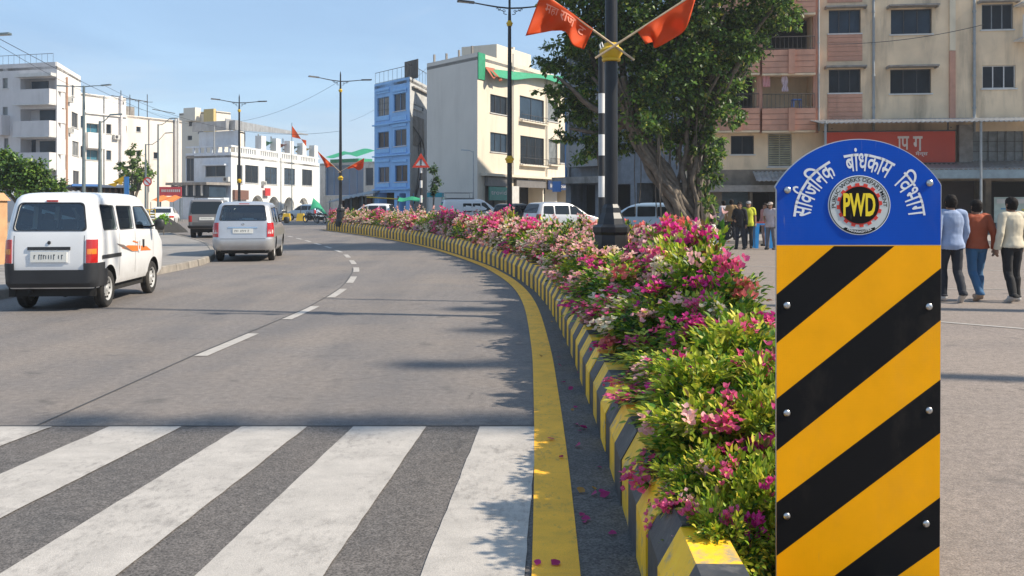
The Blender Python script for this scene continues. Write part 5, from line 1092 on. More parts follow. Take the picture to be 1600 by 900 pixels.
# --- cream four-storey building
Lp, Cp, Rp = pxp(667, 75.5), pxp(746, 70), pxp(889, 85)
bG = Bld('cream_building', 'cream four-storey building with blank side wall and green roof tarpaulin', Cp); G_cr = mat('cream_wash', (.66, .59, .48), .9, var=.06, scale=.5, bump=.15, bscale=10, stain=.35, stain_col=(.35, .3, .24)); G_sd = mat('side_wash', (.60, .57, .52), .9, var=.06, scale=.4, stain=.4, stain_col=(.35, .32, .29), sscale=.5)
f = Face(Cp, Rp); H = 13.1
bG.facade(f, H, [(766, 149.5, 793, 178, dict(mull=3, frame=F_dk)), (812, 153, 850, 188, dict(mull=2, frame=F_dk)), (856, 157, 872, 190, dict(mull=1, pane=W_cur)), (766, 208, 793, 238, dict(mull=3, frame=F_dk)), (813, 214, 850, 257, dict(mull=3, frame=F_dk, bars=8)), (857, 218, 871, 257, dict(mull=1, pane=W_cur)), (875, 219, 885, 255, dict(mull=1)),
   (758, 276, 790, 330, dict(kind='void', d=1.0, pane=M_shut, name='shop_front')), (804, 278, 848, 330, dict(kind='void', d=1.4, name='shop_front')), (850, 281, 886, 330, dict(kind='void', d=1.2, name='shop_front'))], G_cr)
fs_ = Face(Lp, Cp); bG.facade(fs_, H, [], G_sd); bkp = f.pt(f.w, 0, -9); bl_p = (bkp+Vector((Lp[0], Lp[1], 0))-Vector((Cp[0], Cp[1], 0)))
bG.plain([Lp, fs_.pt(0, 0, -14), bkp, Rp], 0, H, G_sd); bG.roof([Cp, Rp, bkp, fs_.pt(0, 0, -14), Lp], H-.3, M_roofc)
for (x0, x1, y0, y1) in ((811, 852, 178, 188), (812, 852, 246, 257), (856, 872, 247, 257)): bG.rail(f, f.u(x0), f.u(x1), f.z(x0, y1), f.z(x0, y0), .28, 10, IRON); mb = MB(); f.bx(mb, f.u(x0), f.z(x0, y1)-.1, f.u(x1), f.z(x0, y1), .004, .34); bG.part(mb, 'ledge', G_cr)
mb = MB(); f.bx(mb, f.u(751), f.z(760, 275), f.u(887), f.z(760, 271), .004, .5); bG.part(mb, 'ledge', G_cr)
mb = MB(); f.bx(mb, f.u(757), f.z(770, 291), f.u(791), f.z(770, 277), .01, .25); f.bx(mb, f.u(803), f.z(820, 293), f.u(849), f.z(820, 281), .01, .25); bG.part(mb, 'shutter_box', M_shut)
mb = MB(); f.bx(mb, f.u(850), f.z(870, 297), f.u(886), f.z(870, 283), .3, .42); sgn_ = bG.part(mb, 'shop_sign', mat('sign_navy', (.012, .03, .10), .5)); rG = Rel(bG.r); on_face('live Couoat', f, 853, 287, 293, .44, F_wht, 'lettering', sgn_, rG, 884, .01)
mb = MB(); f.bx(mb, f.u(758), f.z(770, 313), f.u(790), f.z(770, 292), .3, .40); sgn_ = bG.part(mb, 'shop_sign', mat('sign_green', (.02, .22, .17), .5)); on_face('trovid', f, 760, 297, 304, .42, F_wht, 'lettering', sgn_, rG, 784, .01)
mb = MB(); f.bx(mb, f.u(792), f.z(800, 322), f.u(805), f.z(800, 291), .3, .36); bG.part(mb, 'notice', F_wht)
T_grn = mat('green_tarpaulin', (.02, .26, .13), .6, var=.2); T_org = mat('rust_tarpaulin', (.35, .09, .04), .7)
def tarp(fc, px0, px1, pya, pyb, d0, d1, m, bl, name='tarpaulin', sag=.3, drop_=.8):
    mb = MB(); u0, u1 = fc.u(px0), fc.u(px1)
    mb.grid(lambda a, b: fc.pt(u0+(u1-u0)*a, fc.z(px0+(px1-px0)*a, pya+(pyb-pya)*a)-b*drop_-sag*math.sin(a*9)*b*.5, d0+(d1-d0)*b+.12*math.sin(a*13)*b), 24, 6); o = bl.part(mb, name, m, smooth=80); o.modifiers.new('s', 'SOLIDIFY').thickness = .015; return o
tarp(f, 762, 886, 107, 119, .05, .6, T_grn, bG, sag=.35, drop_=.6); tarp(f, 757, 772, 104, 107, .03, .7, T_org, bG, drop_=.9)
mb = MB(); f.bx(mb, f.u(746.2), f.z(750, 124), f.u(757), H+.02, .004, .08); bG.part(mb, 'green_corner', T_grn)
mb = MB(); cP = f.pt(4.2, 0, -4.0); fpent = Face(f.pt(1.5, 0, -2.2).xy, f.pt(16, 0, -2.2).xy); fpent.bx(mb, 5.6, H-.3, 12.0, H+1.9, -3.4, 0); fpent.bx(mb, 8.6, H+1.9, 8.9, H+2.1, -3, 0); bG.part(mb, 'penthouse', G_cr)
for k in range(4): mb = MB(); fs_.bx(mb, fs_.w*(.1+.25*k), H, fs_.w*(.1+.25*k)+.12, H+random.uniform(.3, .7), -.3, -.15); bG.part(mb, 'roof_post', M_hood)
# --- narrow blue building
La, Ca, Ra = pxp(585, 83), pxp(640.5, 78), pxp(676, 86)
bF = Bld('blue_building', 'narrow sky blue three-storey building beside the cream one', Ca); F_b = mat('sky_blue_wash', (.25, .48, .80), .85, var=.08, scale=1, stain=.3, stain_col=(.15, .2, .3)); F_b2 = mat('pale_blue_trim', (.27, .52, .84), .85, var=.08); F_side = mat('peeling_side', (.46, .47, .47), .9, var=.15, stain=.8, stain_col=(.2, .17, .15), sscale=.8)
f = Face(La, Ca); H = f.z(612, 126)
bF.facade(f, H, [(589.5, 152, 608, 181, dict(pane=W_cur, frame=F_blu, bars=5)), (615, 146, 634, 173, dict(pane=W_blue, frame=F_blu)), (590, 206, 607.5, 231, dict(frame=F_blu)), (616, 202, 635, 228, dict(frame=F_blu)), (591, 261, 608, 285, dict(frame=F_blu)), (617, 258, 636.5, 284, dict(frame=F_blu)), (592, 301, 616, 332, dict(kind='void', d=.8)), (624, 302, 634, 332, dict(kind='void', d=.8))], F_b)
for (y) in (194, 244, 297): mb = MB(); f.bx(mb, -.1, f.z(612, y), f.w+.1, f.z(612, y-2), .004, .2); bF.part(mb, 'ledge', F_b2)
for (x0, x1) in ((588, 609), (614, 636)):
    for (y0, y1) in ((141, 146), (144, 148), (195, 199), (250, 254), (183, 190), (234, 240), (287, 293)): mb = MB(); f.bx(mb, f.u(x0), f.z(x0, y1), f.u(x1), f.z(x0, y0), .004, .09+.02*((y0*3) % 3)); bF.part(mb, 'window_band', F_b2)
fr_ = Face(Ca, Ra); bF.facade(fr_, H, [(646, 165, 662, 172, dict(d=.1, mull=1))], F_side); bF.plain([La, f.pt(0, 0, -8), fr_.pt(fr_.w, 0), Ra], 0, H, F_side); bF.roof([La, Ca, Ra, f.pt(0, 0, -8)], H-.2, M_roofc)
mb = MB(); fr_.bx(mb, fr_.u(645), fr_.z(650, 228), fr_.u(662), fr_.z(650, 182), .004, .06); bF.part(mb, 'cement_patch', M_hood)
mb = MB(); fr_.bx(mb, fr_.u(643), fr_.z(650, 140), fr_.u(667), fr_.z(650, 138), .004, .25); bF.part(mb, 'ledge', M_hood)
for k in range(3): mb = MB(); mb.tube(wob([tuple(fr_.pt(fr_.u(644+6*k), fr_.z(650, 200+8*k), .1)), tuple(fr_.pt(fr_.u(660-5*k), fr_.z(650, 240), .25)), tuple(fr_.pt(fr_.u(643+2*k), fr_.z(650, 318), .12))], .1, 6, k), .05, 6); bF.part(mb, 'pipe', F_dk)
bF.rail(f, 0, f.w, H, H+1.0, -.1, 8, IRON); bF.rail(fr_, 0, fr_.w, H, H+1.2, -.2, 8, IRON); mb = MB(); f.bx(mb, f.w*.62, H, f.w*.98, H+1.6, -.9, -.85); bF.part(mb, 'roof_hoarding', IRON)
# --- white building with arches
Le, Ce, Re = pxp(290, 108), pxp(361, 105), pxp(499, 134)
bE = Bld('white_arched_building', 'white two-storey building with arches and a shaded roof terrace', Ce); E_w = mat('white_wash', (.70, .70, .68), .9, var=.06, scale=.6, stain=.35, stain_col=(.35, .33, .3)); E_shade = mat('bluish_shade_wash', (.52, .58, .66), .9, var=.08, stain=.4, stain_col=(.3, .3, .32))  # left facade wash has its bluish shade put into the colour
f = Face(Ce, Re); H = f.z(362, 241)
wn = [(370, 258, 379, 287, dict(mull=1)), (383, 258.5, 404, 286, dict(mull=2, bars=4)), (414, 261, 433, 288, dict(mull=2, bars=4)), (444, 263, 461, 289, dict(mull=2, bars=4)), (472, 265, 488, 290, dict(mull=2, bars=4))]
arch = [(392, 306, 410, 342), (419, 308, 434, 341), (443, 309, 458, 340), (466, 310, 480, 339)]
bE.facade(f, H, wn+[(*a, dict(kind='void', d=1.5)) for a in arch], E_w)
for (x0, y0, x1, y1) in arch:
    mb = MB(); u0, u1 = f.u(x0), f.u(x1); um, hw_ = (u0+u1)/2, (u1-u0)/2; z0 = f.z((x0+x1)/2, y0); zs_ = z0-hw_*.8     # fill the corners to make the pointed arch
    for s_ in (-1, 1):
        pts = [(um+s_*hw_, z0+.05)]+[(um+s_*hw_*math.cos(t_), zs_+(z0-zs_)*math.sin(t_)**1.1) for t_ in np.linspace(0, math.pi/2, 8)]+[(um, z0+.05)]
        mb.prism(pts, lambda a, b, d: f.pt(a, b, d), -.35, -.01)
    bE.part(mb, 'arch', E_w)
    mb = MB(); pts = [(um+hw_*1.12*math.cos(t_), zs_+(z0-zs_+.12)*math.sin(t_)) for t_ in np.linspace(0, math.pi, 16)]; mb.tube([f.pt(a, b, .05) for a, b in pts], .09, 5); bE.part(mb, 'arch_moulding', E_w)
mb = MB(); n = 44
for k in range(n):
    u = f.w*(.04+.94*k/n)
    if k % 11 in (9, 10): f.bx(mb, u, H, u+f.w*.94/n*.98, H+1.05, -.25, .004)
    else: f.bx(mb, u, H+.25, u+f.w*.94/n*.5, H+.85, -.2, -.03)
f.bx(mb, 0, H, f.w, H+.25, -.25, .003); f.bx(mb, 0, H+.85, f.w, H+1.05, -.25, .003); bE.part(mb, 'balustrade', E_w)
ze = H+1.05
for k in range(5): mb = MB(); u = f.w*(.30+.16*k); f.bx(mb, u, ze, u+1.4, ze+1.7, -.9, -.1); bE.part(mb, 'column', E_w)
for k, m_ in enumerate((T_grn, T_org, mat('teal_tarpaulin', (.02, .20, .24), .6), mat('yellow_tarpaulin', (.5, .36, .06), .7))): mb = MB(); u = f.w*(.36+.155*k); mb.grid(lambda a, b: f.pt(u+a*f.w*.11, ze+1.35-.7*b-.2*math.sin(a*3.1), -.5-1.2*b), 8, 4); bE.part(mb, 'terrace_awning', m_)
mb = MB(); mb.hexa([f.pt(0, ze+1.75, -.6), f.pt(f.w*.9, ze+3.1, -.6), f.pt(f.w*.9, ze+3.05, -.7), f.pt(0, ze+1.75, -.7), f.pt(0, ze+3.0, -.6), f.pt(f.w*.9, ze+3.2, -.6), f.pt(f.w*.9, ze+3.2, -.7), f.pt(0, ze+3.0, -.7)]); bE.part(mb, 'shed_fascia', M_tin); None
for k in range(6): mb = MB(); mb.tube([f.pt(f.w*.14*k, ze-1, -2), f.pt(f.w*.14*k, ze+2.2, -2)], .08, 6); bE.part(mb, 'terrace_post', M_pipe)
fl_ = Face(Le, Ce); bE.facade(fl_, H, [(321, 259, 352, 276, dict(mull=2, frame=F_gry)), (291, 238, 303, 283, dict(mull=2, frame=F_gry, pane=W_blue))], E_shade); bE.parapet(fl_, H, .25, E_shade)
mb = MB()
for k in range(7): fl_.bx(mb, fl_.w*(.15+.13*k), H+.25, fl_.w*(.15+.13*k)+.25, H+.85, -.2, -.05)
fl_.bx(mb, 0, H+.85, fl_.w, H+1.05, -.25, .003); bE.part(mb, 'balustrade', E_shade)
mb = MB(); fl_.bx(mb, .3, H+2.8, fl_.w-.02, H+3.9, -.8, -.7); bE.part(mb, 'shed_fascia', M_tin); mb = MB(); fl_.bx(mb, .6, H+1.05, fl_.w-.3, H+2.8, -1.6, -1.5); bE.part(mb, 'terrace_wall', E_shade)
bE.plain([Le, fl_.pt(0, 0, -18), Re], 0, H, E_w); bE.roof([Le, Ce, Re, fl_.pt(0, 0, -18)], H-.1, M_roofc)
mb = MB(); fl_.bx(mb, fl_.u(318), fl_.z(330, 259), fl_.u(355), fl_.z(330, 256.5), .004, .5); bE.part(mb, 'window_hood', E_shade)
mb = MB(); fl_.bx(mb, fl_.u(300), 0, fl_.u(359), fl_.z(330, 309), .1, 3.4); bE.part(mb, 'porch', E_shade)
for k in range(5): mb = MB(); fl_.bx(mb, fl_.u(302+11.5*k), fl_.z(330, 306), fl_.u(302+11.5*k+1.8), fl_.z(330, 290), 3.2, 3.4); bE.part(mb, 'porch_post', F_wht)
mb = MB(); fl_.bx(mb, fl_.u(301), fl_.z(330, 308), fl_.u(358), fl_.z(330, 291), .5, 3.1); bE.part(mb, 'porch_glazing', W_blue); mb = MB(); fl_.bx(mb, fl_.u(298), fl_.z(330, 290), fl_.u(361), fl_.z(330, 286), .1, 3.8); bE.part(mb, 'porch_roof', M_hood)
mb = MB(); f.bx(mb, f.u(410), f.z(415, 306), f.u(418), f.z(415, 294), .3, .4); sgn_ = bE.part(mb, 'notice_board', mat('notice_red', (.50, .03, .03), .5))
mb = MB(); f.bx(mb, f.u(363), f.z(372, 312), f.u(385), f.z(372, 297), .05, .3); bE.part(mb, 'brown_hoarding', mat('brown_hoarding', (.16, .08, .06), .7))
# --- left row of blocks
La2, Ca2, Ra2 = pxp(-60, 91), pxp(89, 88), pxp(126, 98)
bA = Bld('balcony_flats', 'pale four-storey block of flats with stacked balconies at the far left', Ca2); A_w = mat('shaded_white_wash', (.58, .56, .56), .9, var=.06, scale=.6, stain=.4, stain_col=(.35, .33, .33)); A_s = mat('sunlit_white_wash', (.72, .69, .65), .9, var=.06, scale=.6, stain=.4, stain_col=(.35, .33, .3))  # front wash carries shade in its colour, side wash carries sunlight
f = Face(La2, Ca2); H = f.z(60, 98)
bw = []
for (y0, y1) in ((122, 143), (170, 192), (217, 241), (265, 290)): bw += [(32, y0, 87, y1, dict(kind='void', d=1.3, pane=A_w, name='balcony_back'))]
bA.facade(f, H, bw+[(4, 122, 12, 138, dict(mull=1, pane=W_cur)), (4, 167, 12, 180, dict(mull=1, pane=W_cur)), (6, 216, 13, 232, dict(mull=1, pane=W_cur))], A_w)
for (y0, y1) in ((141, 164), (190, 214), (239, 265)):
    mb = MB(); f.bx(mb, f.u(31.5), f.z(60, y1), f.u(88), f.z(60, y0), .004, .9); bA.part(mb, 'balcony', A_w)
    mb = MB(); f.bx(mb, f.u(31.5), f.z(60, y1+1.5), f.u(88), f.z(60, y1-.2), .01, .96); bA.part(mb, 'balcony_slab', F_wht)
for (x0, x1, y0, y1) in ((34, 60, 124, 142), (47, 71, 170, 192), (47, 71, 219, 240), (34, 40, 217, 240), (76, 84, 126, 143)):
    mb = MB(); f.bx(mb, f.u(x0), f.z(60, y1), f.u(x1), f.z(60, y0), -1.28, -1.22); bA.part(mb, 'balcony_door', W_blue)
mb = MB(); f.bx(mb, f.u(31), f.z(60, 121), f.u(88), f.z(60, 116), .004, .7); bA.part(mb, 'awning', F_wht)
mb = MB(); f.bx(mb, f.u(0), f.z(8, 212), f.u(15), f.z(8, 181), .004, 1.0); bA.part(mb, 'balcony', A_w)
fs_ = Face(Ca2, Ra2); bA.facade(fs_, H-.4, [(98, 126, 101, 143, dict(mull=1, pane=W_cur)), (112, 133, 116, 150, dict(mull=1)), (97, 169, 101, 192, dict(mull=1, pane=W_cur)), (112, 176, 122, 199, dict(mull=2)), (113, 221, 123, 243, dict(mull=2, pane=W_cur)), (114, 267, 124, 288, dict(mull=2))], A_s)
bA.parapet(fs_, H-.4, .4, A_s); bA.plain([La2, f.pt(0, 0, -12), fs_.pt(fs_.w, 0), Ra2], 0, H-.4, A_w); bA.roof([La2, Ca2, Ra2, f.pt(0, 0, -12)], H-.4, M_roofc); bA.rail(f, 0, f.w*.93, H, H+.9, -.4, 16, IRON)
mb = MB(); mb.tube([fs_.pt(fs_.u(102), .2, .15), fs_.pt(fs_.u(102), H-1, .15)], .1, 8); bA.part(mb, 'drain_pipe', mat('rust_pipe', (.35, .2, .13), .8))
Lb, Rb = pxp(122, 104), pxp(197, 110)
bB = Bld('white_flats', 'white block with teal windows behind the tall left lamp post', Lb); f = Face(Lb, Rb); H = f.z(160, 149)
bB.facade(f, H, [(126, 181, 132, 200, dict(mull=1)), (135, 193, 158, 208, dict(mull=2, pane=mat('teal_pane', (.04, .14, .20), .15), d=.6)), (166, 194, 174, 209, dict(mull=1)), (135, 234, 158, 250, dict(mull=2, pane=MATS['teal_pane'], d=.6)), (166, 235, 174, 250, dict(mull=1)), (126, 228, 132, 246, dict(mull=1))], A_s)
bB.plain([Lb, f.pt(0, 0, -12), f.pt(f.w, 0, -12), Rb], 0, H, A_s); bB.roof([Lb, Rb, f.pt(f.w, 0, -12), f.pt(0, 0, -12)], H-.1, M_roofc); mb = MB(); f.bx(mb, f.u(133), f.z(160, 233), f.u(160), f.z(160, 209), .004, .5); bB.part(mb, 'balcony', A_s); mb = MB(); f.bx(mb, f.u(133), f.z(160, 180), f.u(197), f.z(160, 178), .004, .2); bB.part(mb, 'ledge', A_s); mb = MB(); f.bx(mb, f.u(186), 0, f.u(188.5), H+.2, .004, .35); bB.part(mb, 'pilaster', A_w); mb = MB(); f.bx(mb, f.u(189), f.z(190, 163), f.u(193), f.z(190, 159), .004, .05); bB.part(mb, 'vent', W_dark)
Lc, Rc = pxp(188, 112), pxp(284, 121)
bC = Bld('blank_walled_block', 'cream block with an almost blank wall behind the small tree', Lc); f = Face(Lc, Rc); H = f.z(230, 183); C_w = mat('peach_white_wash', (.70, .63, .56), .9, var=.06, scale=.4, stain=.45, stain_col=(.4, .35, .3), sscale=.6)
bC.facade(f, H, [(190, 196.5, 198, 205, dict(mull=1)), (213, 198, 220, 206, dict(mull=1)), (213, 235, 220, 245, dict(mull=1)), (240, 238, 247, 248, dict(mull=1))], C_w)
bC.plain([Lc, f.pt(0, 0, -14), f.pt(f.w, 0, -14), Rc], 0, H, C_w); bC.roof([Lc, Rc, f.pt(f.w, 0, -14), f.pt(0, 0, -14)], H-.1, M_roofc)
for x in (272, 276): mb = MB(); mb.tube([f.pt(f.u(x), 0, .25), f.pt(f.u(x), H+.3, .25)], .14, 8); bC.part(mb, 'drain_pipe', F_wht)
mb = MB()
for k in range(5): u = f.w*(.05+.14*k); mb.tube([f.pt(u, H, -2), f.pt(u, H+random.uniform(2.2, 3.3), -2)], .05, 5); mb.tube([f.pt(u-.6, H+2.1, -2), f.pt(u+.9, H+2.25, -2)], .035, 5)
mb.tube([f.pt(f.w*.05, H+2.4, -2), f.pt(f.w*.62, H+2.2, -2)], .05, 5); mb.tube([f.pt(f.w*.6, H+1.2, -1), f.pt(f.w*.98, H+1.0, -1)], .05, 5); bC.part(mb, 'aerial', IRON); mb = MB(); f.bx(mb, f.w*.15, H, f.w*.45, H+1.4, -6, -2.5); bC.part(mb, 'water_tank', M_hood)
Ld, Rd = pxp(280, 150), pxp(338, 146)
bD = Bld('distant_flats', 'distant cream and ochre flats rising above the arched building', Ld); f = Face(Ld, Rd); H = f.z(310, 175); D_w = mat('ivory_wash', (.66, .61, .52), .9, var=.06, scale=.4); D_o = mat('ochre_wash', (.56, .42, .17), .9, var=.06)
bD.facade(f, H, [(295, 188, 302, 197, dict(mull=1)), (309, 200, 318, 209, dict(mull=1)), (293, 212, 300, 219, dict(mull=1)), (325, 191, 328, 199, dict(mull=1, pane=W_cur)), (330, 191, 334, 199, dict(mull=1, pane=W_cur))], D_w)
bD.plain([Ld, f.pt(0, 0, -3), f.pt(f.w, 0, -3), Rd], 0, H, D_w); bD.roof([Ld, Rd, f.pt(f.w, 0, -3), f.pt(0, 0, -3)], H-.1, M_roofc)
mb = MB(); f.bx(mb, f.u(322), f.z(330, 191), f.u(337.5), H+.3, .01, .5); f.bx(mb, f.u(322), f.z(330, 215), f.u(337.5), f.z(330, 201), .01, .5); bD.part(mb, 'ochre_bay', D_o); mb = MB(); f.bx(mb, f.u(296), f.z(300, 190), f.u(314), H+.6, .01, 1.2); bD.part(mb, 'stair_tower', D_w)
Ld, Rd = pxp(338, 155), pxp(374, 155)
bD2 = Bld('distant_low_flats', 'distant low cream flats with square roof openings beside the ochre bay', Ld); f = Face(Ld, Rd); H = f.z(350, 204); bD2.facade(f, H, [(344, 208, 350, 214, dict(mull=1))], D_w); bD2.plain([Ld, f.pt(0, 0, -3), f.pt(f.w, 0, -3), Rd], 0, H, D_w); bD2.roof([Ld, Rd, f.pt(f.w, 0, -3), f.pt(0, 0, -3)], H-.1, M_roofc)
for x in (346, 363):
    mb = MB(); f.bx(mb, f.u(x), H, f.u(x+2.2), H+1.3, -1.4, -.2); f.bx(mb, f.u(x+6.8), H, f.u(x+9), H+1.3, -1.4, -.2); f.bx(mb, f.u(x), H+1.3, f.u(x+9), H+1.75, -1.4, -.2); bD2.part(mb, 'roof_frame', D_w)
# --- blue-glazed low building and green roofed hall between the arches and the blue house
Lg, Rg = pxp(500, 118), pxp(590, 112)
bK = Bld('blue_glazed_hall', 'low building with blue sheeting front between the arches and the blue house', Lg); f = Face(Lg, Rg); H = f.z(540, 254); K_w = mat('hall_grey', (.46, .47, .46), .9, var=.15, stain=.5)
K_bl = mat('blue_sheeting_dull', (.07, .13, .22), .35, var=.25, scale=.6)
bK.facade(f, H, [(508, 258, 568, 305, dict(kind='window', mull=5, frame=F_blu, pane=K_bl, d=.3)), (571, 262, 583, 290, dict(mull=1))], K_w); bK.plain([Lg, f.pt(0, 0, -12), f.pt(f.w, 0, -12), Rg], 0, H, K_w); bK.roof([Lg, Rg, f.pt(f.w, 0, -12), f.pt(0, 0, -12)], H-.05, M_roofc)
mb = MB(); f.bx(mb, f.w*.12, H+.02, f.w*.62, H+.5, -3, -.6); mb.grid(lambda a, b: f.pt(f.w*(.1+.55*a), H+1.7-.9*b-.2*math.sin(a*7), -3.2+3.2*b), 12, 4); bK.part(mb, 'roof_tarpaulin', T_grn)
# air conditioners, small grilles and pipes that clutter the fronts
AC = mat('ac_casing', (.50, .50, .48), .6, var=.15, stain=.5)
def ac_unit(bl, fc, px, py, s=1.0):
    mb = MB(); u, z = fc.u(px), fc.z(px, py); fc.bx(mb, u-.4*s, z, u+.4*s, z+.55*s, .05, .38); o = bl.part(mb, 'air_conditioner', AC); mb = MB(); c = fc.pt(u-.1*s, z+.28*s, .385)
    n = 14; mb.add([c]+[fc.pt(u-.1*s+.2*s*math.cos(t_), z+.28*s+.2*s*math.sin(t_), .385) for t_ in np.linspace(0, 2*math.pi, n, endpoint=False)], [(0, i+1, (i+1) % n+1) for i in range(n)]); bl.part(mb, 'fan_grille', F_dk, o)
fGf = Face(Cp, Rp); fEf = Face(Ce, Re); fEl = Face(Le, Ce); fAf = Face(La2, Ca2); fAs = Face(Ca2, Ra2); fIf = Face(A_, B_); fBf = Face(Lb, Rb)
for a in ((bE, fEf, 410, 290), (bE, fEl, 356, 284), (bA, fAs, 107, 160), (bA, fAs, 108, 208), (bB, fBf, 180, 218)): ac_unit(*a)
for bl, fc, x, y0, y1, m_ in ((bG, fGf, 800, 84, 276, M_pipe), (bG, fGf, 853, 100, 280, M_pipe), (bE, fEf, 438, 246, 330, M_pipe), (bB, fBf, 162, 150, 300, M_pipe), (bC, Face(Lc, Rc), 232, 186, 300, M_pipe)):
    mb = MB(); mb.tube([fc.pt(fc.u(x), fc.z(x, y1), .1), fc.pt(fc.u(x), fc.z(x, y0), .1)], .05, 6); bl.part(mb, 'drain_pipe', m_)
# ------------------------------------------------------------ lamp posts
L_blk = mat('lamp_black', (.016, .018, .022), .42, .3, var=.2, scale=6); L_yel = mat('lamp_yellow', (.62, .40, .02), .5, var=.1); L_gry = mat('lamp_grey', (.15, .19, .20), .5, .4, var=.2); L_gl = mat('lamp_lens', (.5, .5, .48), .3)
def lamp_post(label, loc, rz=0, H=9.0, paint=None, ornate=True, collar=3.3, base=.33, arms=(1, -1), reach=1.3, rise=.10, r0=.095, group='black double-arm lamp posts', name='lamp_post'):
    r = root(name, label, 'lamp post', loc, rz, group); p = paint or L_blk; mb = MB()
    mb.lathe([(r0*1.05, base), (r0, base+1.5), (r0*.93, H*.5), (r0*.62, H-.35), (r0*.45, H), (r0*.45, H+.35), (.012, H+.55)] if ornate else [(r0*1.05, base), (r0*.6, H), (.01, H+.02)], 14); mb.build('pole', p, r, smooth=40)
    if ornate:
        mb = MB(); k = 1.0
        mb.lathe([(.30, base-.05), (.30, base+.32), (.265, base+.40), (.235, base+.85), (.26, base+.89), (.265, base+.96), (.20, base+1.0), (.18, base+1.08), (.14, base+1.16), (.13, base+1.23), (.10, base+1.28)], 8); mb.build('pedestal', p, r)
        for z in (collar, H-.62):
            mb = MB(); s = .84 if z == collar else .62
            mb.lathe([(r0*.9, z-.14*s), (.155*s, z-.13*s), (.16*s, z-.09*s), (.14*s, z-.08*s), (.20*s, z+.01), (.20*s, z+.05*s), (.16*s, z+.09*s), (.13*s, z+.11*s), (.125*s, z+.16*s), (r0*.8, z+.18*s)], 16); mb.build('collar', L_yel, r, smooth=40)
        mb = MB()
        for s in arms:      # scrollwork
            pts = [(s*(.10+.32*t+.05*math.sin(t*9)), 0, H-.28+.24*t**1.3) for t in np.linspace(0, 1, 10)]; mb.tube(pts, .014, 5)
            pts = [(s*(.40+.085*math.cos(a)*(1-a/9)), 0, H-.10+.085*math.sin(a)*(1-a/9)) for a in np.linspace(0, 6.5, 16)]; mb.tube(pts, .011, 5)
            pts = [(s*(.20+.06*math.cos(a)*(1-a/9)), 0, H-.16+.06*math.sin(a)*(1-a/9)) for a in np.linspace(0, 6.5, 14)]; mb.tube(pts, .011, 5)
        mb.build('scroll', p, r)
    for s in arms:
        mb = MB(); mb.tube([(0, 0, H-.05), (s*reach*.35, 0, H-.02), (s*reach*.7, 0, H+rise*.4), (s*reach, 0, H+rise)], [.032, .03, .026, .024], 8); a = mb.build('arm', p, r, smooth=40)
        mb = MB(); x0 = s*reach; x1 = s*(reach+.62)
        mb.hexa([(x0, -.07, H+rise-.03), (x1, -.13, H+rise+.02), (x1, .13, H+rise+.02), (x0, .07, H+rise-.03), (x0, -.05, H+rise+.05), (x1, -.10, H+rise+.085), (x1, .10, H+rise+.085), (x0, .05, H+rise+.05)]); hd = mb.build('lamp_head', p, r)
        mb = MB(); mb.hexa([(x0+s*.2, -.07, H+rise-.016), (x1-s*.04, -.10, H+rise+.008), (x1-s*.04, .10, H+rise+.008), (x0+s*.2, .07, H+rise-.016), (x0+s*.2, -.07, H+rise), (x1-s*.04, -.10, H+rise+.024), (x1-s*.04, .10, H+rise+.024), (x0+s*.2, .07, H+rise)]); mb.build('lens', L_gl, hd)
    return r
lamp_post('nearest black lamp post carrying two large orange flags', (1.39, 13, 0), R(6), 9.0, collar=3.72)
lamp_post('black lamp post in the median before the cream building', (-.09, 34, 0), R(10), 8.85, collar=3.25)
lamp_post('black lamp post at the far end of the flower bed with small orange flags', (-10.35, 56, 0), R(25), 9.1, collar=3.2)
lamp_post('farthest black lamp post in front of the white arched building', (-19.4, 66, 0), R(25), 8.9, collar=3.3)
lamp_post('tall grey green street lamp before the white flats with teal windows', (-26.3, 57, .0), R(-8), 8.9, L_gry, False, base=0, reach=1.15, rise=.0, r0=.12, group='grey street lamps on the left')
lamp_post('shorter grey street lamp right of the tall one', (-22.2, 50, .15), R(8), 5.95, L_gry, False, base=0, arms=(1,), reach=.5, rise=.35, r0=.12, group='grey street lamps on the left')
lamp_post('slim grey lamp before the blank cream wall, left of a pair', (-30.2, 76.5, 0), R(0), 6.6, L_gry, False, base=0, arms=(1,), reach=1.6, rise=.9, r0=.1, group='grey street lamps on the left')
lamp_post('slim grey lamp before the blank cream wall, right of a pair', (-28.6, 75, 0), R(0), 8.1, L_gry, False, base=0, arms=(1,), reach=.9, rise=.45, r0=.1, group='grey street lamps on the left')
lamp_post('grey street lamp at the left edge with only its arm in view', (-17.6, 30, .15), R(0), 6.85, L_gry, False, base=0, arms=(1,), reach=.75, rise=.08, r0=.1, group='grey street lamps on the left')
lamp_post('small pale lamp against the blank side wall of the cream building', (-2.75, 66, 0), R(0), 5.4, mat('pale_steel', (.42, .43, .43), .5, .4), False, base=0, arms=(-1,), reach=.25, rise=.05, r0=.06, group='grey street lamps on the left', name='small_lamp')
